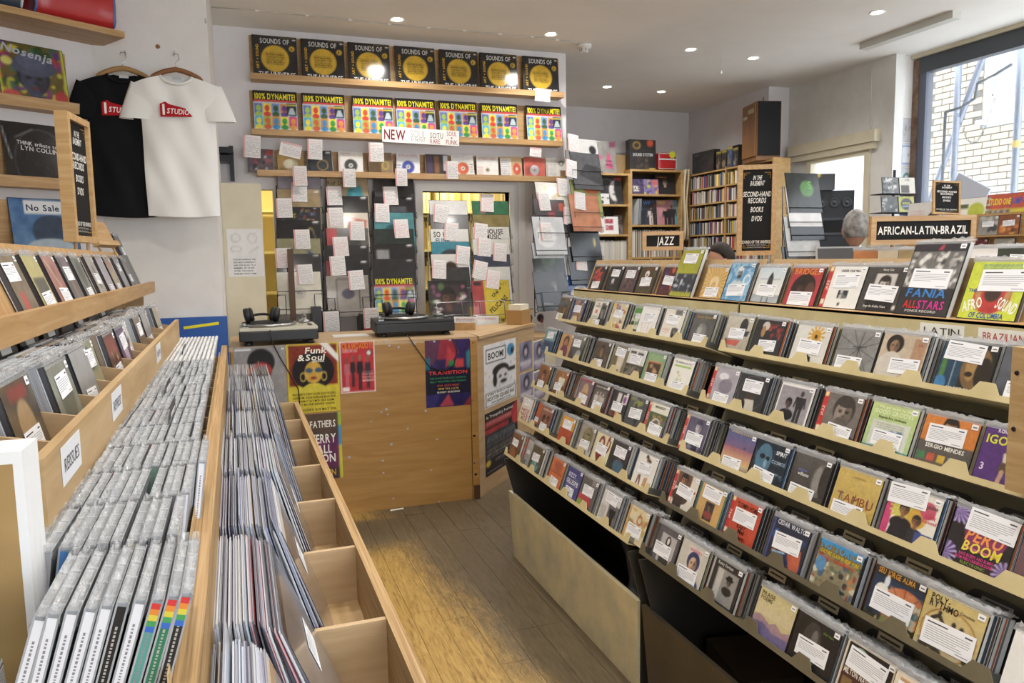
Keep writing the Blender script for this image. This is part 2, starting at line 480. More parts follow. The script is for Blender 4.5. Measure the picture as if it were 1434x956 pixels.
# floorboards: the aisle that shows
pw = .118; random.seed(3)
plank_meshes = {}
xi = 0.02
while xi < 1.42:
    y = .3 - random.random() * .9
    while y < 5.2:
        L = random.choice((.9, 1.2, 1.5)); y1 = min(y + L, 5.25)
        k = round(y1 - y, 2)
        if k > .05:
            if k not in plank_meshes:
                plank_meshes[k] = MB().box(-pw / 2 + .0008, .0008, -.02, pw / 2 - .0008, k - .0008, 0).mesh('floorboard', FLOORM)
            obj('floorboard', plank_meshes[k], fl, Vector((xi + pw / 2, y, random.uniform(-.0008, 0))))
        y = y1
    xi += pw
rest = MB().box(-3.2, -2.2, -.02, 0.02, 8.2, -.0005).box(xi, -2.2, -.02, 6.0, 8.2, -.0005).box(0.02, 5.25, -.02, xi, 8.2, -.0005)
rest.build('floorboard_field', FLOORM, fl, kind='stuff')

MB().box(-3.4, -2.4, CEIL, 6.0, 8.2, CEIL + .1).build('ceiling', CEILM, kind='structure')

# back wall with the hatch and the narrow doorway beside the cream board
YB = 5.95
def wall_with_holes(name, x0, x1, z0, z1, y0, y1, holes, m):
    xs = sorted({x0, x1, *[h[0] for h in holes], *[h[1] for h in holes]}); zs = sorted({z0, z1, *[h[2] for h in holes], *[h[3] for h in holes]})
    mb = MB()
    for a, b in zip(xs, xs[1:]):
        for c, d in zip(zs, zs[1:]):
            if not any(h[0] <= a and b <= h[1] and h[2] <= c and d <= h[3] for h in holes): mb.box(a, y0, c, b, y1, d)
    return mb.build(name, m, kind='structure')
wall_with_holes('wall_back', -1.2, 2.60, 0, CEIL, YB, YB + .1, [(1.36, 2.085, .86, 2.065), (.145, .235, 0, 2.06)], WALLP)
# hatch lining
t = MB().box(1.30, YB - .02, .84, 1.36, YB + .12, 2.125).box(2.085, YB - .02, .84, 2.125, YB + .12, 2.125).box(1.36, YB - .02, 2.065, 2.085, YB + .12, 2.125)
t.build('trim_1', WALLW, kind='structure')
MB().box(2.16, YB - .01, 0, 2.22, YB, 2.3).build('trim_2', WALLW, kind='structure')
# lit store room behind the hatch
MB().box(-.3, 7.25, 0, 2.6, 7.3, CEIL).box(2.55, YB + .1, 0, 2.6, 7.25, CEIL).box(-.35, YB + .1, 0, -.3, 7.25, CEIL).build('wall_store', mat('store_wall_paint', 'f0e2a8', .8), kind='structure')
for x, y, e in ((1.75, 6.6, 24), (.15, 6.6, 14)):
    l = bpy.data.lights.new('store_lamp', 'POINT'); l.energy = e; l.color = (1, .84, .52); l.shadow_soft_size = .12
    lo = bpy.data.objects.new('store_lamp_light', l); COL.objects.link(lo)
    lamp = empty('store_lamp', Vector((x, y, 2.5)), label='bare warm bulb lighting the store room behind the hatch' if x > 1 else 'bare warm bulb lighting the store room behind the doorway', cat='lamp')
    b = MB(); b.smooth = True
    b.lathe([(.004, -.06), (.03, -.03), (.035, 0), (.02, .035), (.012, .05)], n=12).build('bulb', mat('warm_bulb', 'ffdf9a', .4, emit=8.), lamp)
    MB().tube([(0, 0, .05), (0, 0, CEIL - 2.5)], .004).build('flex', DARK, lamp)
    lo.parent = lamp; lo.location = (0, 0, -.12)

# pillar that carries the shirts, and the splayed wall left of it
YP = 4.6
MB().box(-1.4, YP, 0, -.118, YB, CEIL).build('wall_pillar', WALLW, kind='structure')
WC = Vector((-.69, YP, 0)); WD = Vector((.84, .545, 0)).normalized(); WN = Vector((WD.y, -WD.x, 0))   # splayed wall: corner, direction (to the right), normal into the room
a = WC + WD * .0; b = WC - WD * 3.0
MB().hexa([tuple(b), tuple(a), tuple(a - WN * .1), tuple(b - WN * .1)] + [tuple(p + Vector((0, 0, CEIL))) for p in (b, a, a - WN * .1, b - WN * .1)]).build('wall_left', WALLP, kind='structure')

# far wall and the right hand side
MB().box(2.6, 7.95, 0, 5.15, 8.05, CEIL).build('wall_far', WALLP, kind='structure')
MB().box(2.55, YB + .1, 0, 2.6, 7.95, CEIL).build('wall_partition', WALLP, kind='structure')
XR = 5.05
mb = MB().box(XR, 6.5, 0, XR + .3, 8.05, CEIL)
mb.build('wall_right', WALLP, kind='structure')
# alcove wall with the small window
XA = 5.3
mb = MB()
mb.box(XA, 6.2, 0, XA + .1, 6.5, CEIL).box(XA, 5.40, 2.47, XA + .1, 6.2, CEIL).box(XA, 5.40, 0, XA + .1, 6.2, 1.0).box(XA, 5.16, 0, XA + .1, 5.40, CEIL)
mb.build('wall_alcove', painted('alcove_paint', 'e2e0db', 'd8d5cf', .7), kind='structure')
MB().box(XA + .1, 5.19, 0, 5.62, 5.36, CEIL).build('wall_column', WALLW, kind='structure')
# small window: shutter housing, frame, pane
w2 = empty('window_2', Vector((XA, 5.8, 1.0)), kind='structure')
MB().box(-.07, -.50, 1.50, .0, .62, 1.60).box(-.05, -.46, 1.44, .0, .58, 1.50).build('shutter_housing', CREAM, w2)
MB().box(-.02, -.40, 0, .04, -.34, 1.47).box(-.02, .34, 0, .04, .40, 1.47).box(-.02, -.34, 1.40, .04, .34, 1.47).box(-.02, -.34, 0, .04, .34, .06).build('window_frame', CREAM, w2)
gl = mat('window_glass', 'e8f0f4', .05, alpha=.16, spec=.6)
MB().box(.005, -.34, .06, .011, .34, 1.40).build('pane', gl, w2)
# big window
XW = 5.55
w1 = empty('window_1', Vector((XW, 4.2, 0)), kind='structure')
RUST = painted('rusted_brown_frame', '6e4f38', '8f7a68', .7, 14., .1)
MB().box(-.03, .93, 0, .05, .985, 3.16).build('window_frame', RUST, w1)
MB().box(-.03, -3.2, 3.04, .06, .93, 3.17).build('window_head', mat('window_head_paint', '4b4f55', .5), w1)
MB().box(-.06, -3.2, 3.17, .06, .985, 3.2).build('blind_rail', CREAM, w1)
MB().box(-.12, -3.2, 1.62, .10, .93, 1.68).build('window_sill', mat('grey_sill_paint', '8e959c', .5), w1)
MB().box(-.02, .86, 1.68, .06, .93, 3.05).build('reveal', mat('grey_reveal_paint', '5f6472', .5), w1)
MB().box(.0, -3.2, 1.68, .006, .86, 3.04).build('pane', gl, w1)
MB().box(XW, .9, 0, XW + .1, 5.2, 1.62).build('wall_window', WALLW, kind='structure')
MB().box(XW, -2.2, 0, XW + .1, .9, CEIL).build('wall_front_right', WALLW, kind='structure')
# unseen shop front behind the viewer; window opening added to let daylight in
wall_with_holes('wall_front', -3.4, 5.65, 0, CEIL, -2.3, -2.2, [(-.2, 4.4, .7, 2.7)], WALLW)
MB().box(-3.4, -2.3, 0, -3.2, 3.2, CEIL).build('wall_side', WALLW, kind='structure')
c = MB().box(4.75, 4.15, CEIL - .05, 4.83, 5.0, CEIL).build('strip_lamp', mat('strip_lamp_plastic', 'c9c7be', .4), label='slim pale strip lamp on the ceiling beside the big window', cat='lamp')

# outside: the house across the lane, its bricks, scaffold poles
XO = 8.5
wo = MB().box(XO, 3.0, -1, XO + .3, 13.0, 8).build('wall_outside', painted('white_render', 'cfd0d3', 'c4c6c9', .8), kind='structure')
BR = painted('pale_stock_brick', 'b9ad9a', '9f907a', .85, 30., .1)
MB().box(XO - .012, 5.8, 1.66, XO - .001, 8.7, 3.0).box(XO - .012, 6.95, 3.0, XO - .001, 7.75, 4.1).build('mortar', mat('grey_mortar', '6f6a62', .9), wo)
bme = MB().box(-.03, -.105, -.032, -.002, .105, .032).mesh('brick', BR)
random.seed(5)
for r in range(17):
    z = 1.72 + r * .077
    y = 5.9 + (.112 if r % 2 else 0)
    while y < 8.6:
        obj('brick', bme, wo, Vector((XO, y, z)) + Vector((random.uniform(0, .006), 0, 0))); y += .224
for r in range(14):
    z = 1.72 + (r + 17) * .077
    for k in range(3): obj('brick', bme, wo, Vector((XO, 7.05 + k * .224 + (.112 if r % 2 else 0), z)))
MB().box(XO - .12, 3.5, 1.55, XO, 10.5, 1.66).build('ledge', mat('grey_stone_ledge', 'a9b0b8', .7), wo)
MB().box(XO - .05, 5.9, 3.04, XO, 7.0, 3.1).build('stone_band', mat('stone_band_m', 'cfd0d0', .7), wo)
WG = mat('pale_far_glass', 'a9b6c4', .2)
for (y0, y1, z0, z1) in ((5.6, 6.8, 3.35, 5.2), (7.9, 9.2, 3.0, 5.0), (4.0, 5.2, 3.35, 5.2)):
    f = MB()
    f.box(-.02, 0, 0, .0, y1 - y0, z1 - z0)
    f = f.build('far_window', WG, wo, Vector((XO, y0, z0)))
    g = MB()
    for i in range(4):
        yy = (y1 - y0) * i / 3; g.box(-.05, yy - .025, 0, -.02, yy + .025, z1 - z0)
    for i in range(4):
        zz = (z1 - z0) * i / 3; g.box(-.05, 0, zz - .02, -.02, y1 - y0, zz + .02)
    g.build('glazing_bar', mat('glazing_bar_paint', 'f2f3f5', .6), f)
POLE = mat('galvanised_scaffold_tube', '8c93a3', .4, .7)
for nm, a, b in (('upright scaffold tube behind the hanging chain', (6.4, 5.5, 0), (6.4, 5.5, 5.5)), ('slanting scaffold tube braced across the window', (6.46, 5.86, 1.9), (6.46, 4.62, 5.0)), ('upright scaffold tube with a yellow clip', (6.4, 4.89, 0), (6.4, 4.89, 5.5))):
    p = MB(); p.smooth = True; p.tube([a, b], .03, 12).build('scaffold_tube', POLE, label=nm, cat='pole')
pc = MB().lathe([(.034, 2.42), (.034, 2.48)], (6.4, 4.89, 0), 12).build('tube_clip', mat('yellow_clip', 'd8b45a', .5), label='yellow clip round the outer scaffold tube', cat='clip')
p = MB(); p.smooth = True
p.tube([(5.75, 5.05, 2.72), (5.8, 4.95, 2.74), (5.85, 4.86, 2.80), (5.85, 4.84, 2.92), (5.9, 4.72, 2.97), (5.95, 4.62, 3.03)], .012, 8)
p.tube([(5.75, 5.05, 2.72), (5.75, 5.05, -.02)], .012, 8)
p.build('bent_stay', mat('grey_iron', '596069', .5, .5), label='bent grey iron stay outside the big window', cat='bracket')
ch = empty('hanging_chain', Vector((5.8, 4.9, 2.7)), label='thin chain hanging in a loop outside the big window', cat='chain')
lkme = MB(); lkme.smooth = True
lkme.tube([(.0, .008 * math.cos(q), .016 * math.sin(q)) for q in [i * math.pi / 5 for i in range(10)]], .0025, 5, closed=True)
lkme = lkme.mesh('chain_link', mat('grey_iron', '596069', .5, .5))
pts = [(0.0, .08 - .03 * u, .02 - .0 * u) for u in ()]
for i in range(15):
    u = i / 14; y = .06 - .32 * u; z = -.02 - .28 * (1 - (2 * u - 1) ** 2) + .06 * u
    an = math.atan2(-(.28 * -4 * (2 * u - 1)) / 14 + .06 / 14, -.32 / 14)
    obj('chain_link', lkme, ch, Matrix.Translation((0, y, z)) @ Matrix.Rotation(an + math.pi / 2, 4, 'X') @ Matrix.Rotation(math.pi / 2 * (i % 2), 4, 'Z'))

# ------------------------------------------------------------------ ceiling fittings
ring = MB(); ring.smooth = False
ring.lathe([(.036, 0), (.05, -.006), (.055, 0)], n=24)
ring = ring.mesh('trim_ring', mat('white_lamp_trim', 'ecebe6', .4))
lens = MB().lathe([(.001, -.003), (.036, -.003), (.036, -.0005)], n=20).mesh('lens', mat('lit_lamp_lens', 'fff4e2', .4, emit=22.))
lame = bpy.data.lights.new('downlight', 'SPOT'); lame.energy = LAMP_W; lame.color = LAMP_COL; lame.spot_size = math.radians(150); lame.spot_blend = 1.0; lame.shadow_soft_size = .06
for x, y in DOWNLIGHTS:
    d = empty('ceiling_downlight', Vector((x, y, CEIL)), label='small round downlight set in the pale ceiling', cat='downlight', group='ceiling downlights')
    obj('trim_ring', ring, d); obj('lens', lens, d)
    l = bpy.data.objects.new('lamp', lame); COL.objects.link(l); l.parent = d; l.location = (0, 0, -.02)
sd = empty('smoke_detector', onz(818, 62, CEIL), label='white domed smoke detector on the ceiling at the end of the cable', cat='smoke detector')
b = MB(); b.smooth = True; b.lathe([(.02, -.065), (.032, -.06), (.034, -.03), (.058, -.028), (.058, 0)], n=24); b.build('body', mat('white_plastic', 'e6e4df', .4), sd)
for k in range(6):
    a = k * math.pi / 3
    MB().box(-.004, .031, -.055, .004, .037, -.035).build('vent_rib', mat('grey_plastic', '9a9894', .5), sd, Matrix.Rotation(a, 4, 'Z'))
cable = [onz(x, y, CEIL - .004) for x, y in ((296, 10), (360, 15), (430, 22), (490, 28), (545, 34), (600, 39), (650, 43), (700, 48), (745, 52), (780, 56), (812, 60))]
cb = MB(); cb.smooth = True; cb.tube(cable, .004, 6)
cb = cb.build('ceiling_cable', mat('grey_white_cable', 'bdb8ae', .5), label='thin pale cable clipped along the ceiling to the smoke detector', cat='cable')
for p in cable[1:-1]:
    MB().box(-.012, -.01, -.006, .012, .01, .004).build('cable_clip', mat('white_plastic', 'e6e4df', .4), cb, p)
pl = onz(1011, 75, CEIL)
pc = MB().tube([pl, pl - Vector((0, 0, .14))], .0015, 4)
pc.lathe([(.001, -.165), (.006, -.16), (.006, -.145), (.002, -.14)], pl, 8)
pc.build('pull_cord', mat('white_plastic', 'e6e4df', .4), label='thin white pull cord hanging from the ceiling', cat='cord')

# ================================================================== CDs
CASE = colmat('clear_plastic_case', .22, coat=.3, spec=.5)
def plastic():
    m = mat('crinkled_clear_plastic', 'ced1d4', .14, spec=.8, alpha=.42)
    tc = nn(m, 'ShaderNodeTexCoord'); n = nn(m, 'ShaderNodeTexNoise', Scale=90., Detail=3., Distortion=1.5)
    lk(m, tc.outputs['Object'], n.inputs['Vector']); bump(m, n.outputs[0], .7, .004); return m
PLASTIC = plastic()
CDW, CDH, CDD = .142, .125, .0102
def case_mesh(spine, w=CDW, h=CDH, d=CDD, face='25262a'):
    k = ('case', spine, w, h, d, face)
    if k in ARTS: return ARTS[k]
    mb = MB(); e = .0018
    mb.box(-w / 2 + .0004, .0004, -d + e, w / 2 - .0004, h - .0006, -e, spine)      # paper spine between the clear lids
    mb.box(-w / 2, 0, -e, w / 2, h, 0, face)
    mb.box(-w / 2, 0, -d, w / 2, h, -d + e, 'b9bcc0')
    for u in (-.35, -.12, .12, .35): mb.box(u * w, h - .0006, -d + e, u * w + .012, h, -e, 'd5d8da')
    ARTS[k] = mb.mesh('cd_case', CASE); return ARTS[k]
LABELS = {}
def label_mesh(w, h, v):
    k = (round(w, 3), round(h, 3), v)
    if k in LABELS: return LABELS[k]
    rs = random.Random(v * 31 + int(w * 1e4)); mb = MB()
    mb.box(-w / 2, -h / 2, 0, w / 2, h / 2, .0003, 'eceef2')
    y = h / 2 - h * .12; z = .00045
    def ln(x0, x1, t, c): mb.quad((x0, y - t, z), (x1, y - t, z), (x1, y, z), (x0, y, z), c)
    ln(-w * .44, -w * .44 + w * rs.uniform(.3, .5), h * .05, '4c4c50'); ln(w * .30, w * .44, h * .06, '55565a')
    y -= h * .16
    for i in range(5 + v % 3):
        ln(-w * .44, w * (.44 - (rs.uniform(0, .5) if i > 3 else rs.uniform(0, .04))), h * .022, '9b9ba0'); y -= h * .085
    y = -h * .38; ln(w * .2, w * .44, h * .03, '8c8c90')
    LABELS[k] = mb.mesh('price_label', PAPER); return LABELS[k]
stk = MB().box(-.008, -.006, 0, .008, .006, .0003, 'f0f1f3'); stk.quad((-.005, -.002, .0004), (.005, -.002, .0004), (.005, .001, .0004), (-.005, .001, .0004), '77777c')
STICK = stk.mesh('price_sticker', PAPER)
SLV = {}
def sleeve_mesh(w, d, v):
    """loose crinkled tops of the plastic sleeves over one stack"""
    dd = max(1, round(d / .012)); k = (round(w, 3), dd, v)
    if k in SLV: return SLV[k]
    rs = np.random.RandomState(v * 17 + dd); nx, nz = 16, dd * 3 + 2; mb = MB(); mb.smooth = False
    P = {}
    for i in range(nx + 1):
        for j in range(nz + 1):
            y = .0015 + rs.rand() * .008 + (.004 if j % 3 == 1 else 0)
            if j == 0: y = -.006
            P[i, j] = len(mb.v); mb.v.append((-w / 2 - .002 + (w + .004) * i / nx + rs.uniform(-.002, .002), y, .0008 - (d + .004) * max(0, j - 1) / max(1, nz - 1)))
    for i in range(nx):
        for j in range(nz): mb.f.append((P[i, j], P[i + 1, j], P[i + 1, j + 1], P[i, j + 1])); mb.c.append(None)
    SLV[k] = mb.mesh('plastic_sleeve', PLASTIC); return SLV[k]
CDN = [0]
def cd(M, key, bg, ops, label, lab=None, n=30, w=CDW, h=CDH, d=CDD, spine='3a3a40', sticker=1, sleeve=.0, name='cd_case', cat='CD', group=None, mt=None, lw=.080, lh=.036):
    CDN[0] += 1; v = CDN[0] % 4
    o = obj(name, case_mesh(spine, w, h, d), None, M, label=label, cat=cat, group=group)
    obj('cover', cover_mesh(key, w - .004, h - .004, bg, ops, n, mt), o, Vector((0, .002, .0004)))
    if lab:
        L = lab if len(lab) > 2 else (*lab, 1.)
        obj('price_label', label_mesh(lw * L[2], lh * L[2], v), o, Matrix.Translation(((L[0] - .5) * w, (1 - L[1]) * h, .0014)) @ Matrix.Rotation(math.radians((CDN[0] * 37 % 7) - 3), 4, 'Z'))
    if sticker: obj('price_sticker', STICK, o, Vector((w / 2 - .014, h - .013, .0013)))
    if sleeve: obj('plastic_sleeve', sleeve_mesh(w, sleeve, v), o, Vector((0, h, 0)))
    return o
SPINES = ['3b3b40', '55565e', '2d2d30', '8d9096', '6e7076', 'b8b6ae', '5a4c3e', '3a4048', 'a65f3a', '7b3d3a', '3c5a7b', '7b7f5a', 'd9d7d0', '6a655e', 'a9abb0', 'c4c2ba']
STUFF = MB()    # the cases past the individually built ones

# ================================================================== right hand rack
ROWS = {'A': (1.62, 1.367), 'B': (1.50, 1.215), 'C': (1.425, 1.05), 'D': (1.35, .885), 'E': (1.275, .717), 'F': (1.20, .55)}
ROWNAME = {'A': 'top display ledge', 'B': 'first tray under the ledge', 'C': 'second tray', 'D': 'third tray', 'E': 'fourth tray', 'F': 'lowest tray'}
TILT = 20.; TC, TS = math.cos(math.radians(TILT)), math.sin(math.radians(TILT))
PITCH = .188
def tray(rack, r, y1, y0, m=None):
    """one sheet metal tray; origin at the lip, y1 the far end"""
    X, z = ROWS[r]; n = 7; L = y1 - y0; p = L / n
    mb = MB()
    def bx(a, b, za, zb, ya, yb): mb.obox(Matrix.Translation((X, 0, z)) @ Matrix.Rotation(math.radians(TILT), 4, 'Y'), a, ya, za, b, yb, zb)
    bx(0, .118, -.004, 0, y0, y1)                       # floor of the tray
    bx(0, .002, 0, .010, y0, y1)                        # lip
    bx(.116, .118, 0, .10, y0, y1)                      # rear upstand
    R = Matrix.Translation((X, 0, z)) @ Matrix.Rotation(math.radians(TILT), 4, 'Y')
    for i in range(n + 1):                              # lip tabs, trapezoid
        yc = y0 + p * i; a, b = .034, .018
        ya, yb = max(y0, yc - a), min(y1, yc + a); yc0, yc1 = max(y0, yc - b), min(y1, yc + b)
        mb.prism([R @ Vector(q) for q in ((0, ya, .010), (0, yb, .010), (0, yc1, .034), (0, yc0, .034))][::-1], R.to_3x3() @ Vector((.002, 0, 0)))
    t = mb.build('tray', m or BEIGE, rack)
    for i in range(n + 1):
        yc = min(max(y0 + p * i, y0 + .002), y1 - .002)
        MB().obox(R, .004, yc - .0015, 0, .116, yc + .0015, .022).build('divider', STEEL, t)
    return t
def rack_module(y1, y0, desc, panel=None, low=None):
    rack = empty('cd_rack', Vector((0, 0, 0)), label=desc, cat='rack')
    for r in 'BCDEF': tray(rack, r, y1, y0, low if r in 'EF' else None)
    # sloping back panel, its foot and head
    def bp(z): return 1.20 + (z - .55) * (.30 / .665) + .125
    Z0 = .575; p = [(bp(Z0), Z0), (bp(1.36), 1.36)]
    MB().hexa([(p[0][0], y0, Z0), (p[0][0] + .012, y0, Z0), (p[0][0] + .012, y1, Z0), (p[0][0], y1, Z0), (p[1][0], y0, 1.36), (p[1][0] + .012, y0, 1.36), (p[1][0] + .012, y1, 1.36), (p[1][0], y1, 1.36)]).build('back_panel', OLIVE, rack)
    # fascia and display ledge
    MB().box(1.605, y0 - .03, 1.300, 1.615, y1 + .03, 1.367).build('fascia', BEIGE, rack)
    MB().box(1.605, y0 - .03, 1.360, 1.70, y1 + .03, 1.368).build('ledge', OAKY, rack)
    MB().hexa([(1.665, y0 - .03, 1.368), (1.677, y0 - .03, 1.368), (1.677, y1 + .0, 1.368), (1.665, y1 + .0, 1.368), (1.722, y0 - .03, 1.513), (1.734, y0 - .03, 1.513), (1.734, y1, 1.513), (1.722, y1, 1.513)]).build('ledge_back', PLYY, rack)
    # base bin
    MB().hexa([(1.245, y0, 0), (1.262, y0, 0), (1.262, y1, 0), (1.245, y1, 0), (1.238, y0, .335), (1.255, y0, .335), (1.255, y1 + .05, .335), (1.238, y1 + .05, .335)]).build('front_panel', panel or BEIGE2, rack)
    MB().box(1.262, y0, .03, 1.85, y1, .05).build('base', DARK, rack)
    MB().box(1.66, y0, .05, 1.68, y1, .62).build('bin_back', mat('dark_board', '26231f', .7), rack)
    for ye in (y0 - .004, y1 - .004):
        MB().prism([(1.25, ye, 0), (1.25, ye, .335), (1.20, ye, .52), (1.33, ye, .52), (1.68, ye, 1.30), (1.70, ye, 1.30), (1.85, ye, 0)][::-1], (0, .008, 0)).build('end_plate', mat('dark_grey_end_plate', '3a3835', .5), rack)
    MB().box(1.70, y0, 0, 1.85, y1, 1.36).build('spine_box', mat('dark_board', '26231f', .7), rack)
    return rack
rack_a = rack_module(3.56, 2.245, 'cream metal CD rack with five sloping trays, next to the poster counter')
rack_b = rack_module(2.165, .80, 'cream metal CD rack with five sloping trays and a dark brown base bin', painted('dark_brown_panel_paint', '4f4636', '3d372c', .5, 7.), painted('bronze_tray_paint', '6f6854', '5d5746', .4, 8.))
# index cards standing behind the stacks
def card_mesh(w=.135, h=.148):
    mb = MB(); r = .02; pts = [(-w / 2, 0), (w / 2, 0)]
    for cx, a0 in ((w / 2 - r, 0), (-w / 2 + r, 90)):
        for k in range(5):
            a = math.radians(a0 + k * 22.5); pts.append((cx + r * math.cos(a), h - r + r * math.sin(a)))
    mb.prism([(x, y, -.001) for x, y in pts], (0, 0, .002)); return mb.mesh('index_card', DARK)
CARD = card_mesh()
CTAG = MB().box(-.035, .128, .0012, .035, .140, .0018, '8b8b8a').quad((-.026, .132, .002), (.026, .132, .002), (.026, .136, .002), (-.026, .136, .002), '4a4a4c').mesh('card_title', PAPER)
CTAG2 = MB().box(-.035, .130, .0012, .035, .150, .0018, 'd9cfae').quad((-.028, .138, .002), (.028, .138, .002), (.028, .143, .002), (-.028, .143, .002), '5a5448').mesh('card_title', PAPER)
random.seed(11)
for (y1, y0, md) in ((3.56, 2.245, 'rack near posters'), (2.165, .80, 'brown-based rack')):
    for r in 'BCDEF':
        X, z = ROWS[r]; p = (y1 - y0) / 7
        for i in range(7):
            yc = y1 - p * (i + .5) - .02
            c = obj('index_card', CARD, None, frame((X + .109 * TC + .001, yc, z - .109 * TS + .002), FACE_L, TILT), label='black index card behind the %s, %s' % (ROWNAME[r], md), cat='index card', group='black index cards in the CD racks')
            obj('card_title', CTAG2 if random.random() < .3 else CTAG, c)

W_, K_ = 'f2f2f0', '18181a'
OBI = [('R', 0, 0, .13, 1, 'c8322e'), ('R', .02, .04, .11, .14, 'e8dc9a'), ('R', .02, .8, .11, .92, 'e8e0c0'), ('T', 'JAZZ', .065, .47, .06, 'f4e6d8', {'rot': 90})]
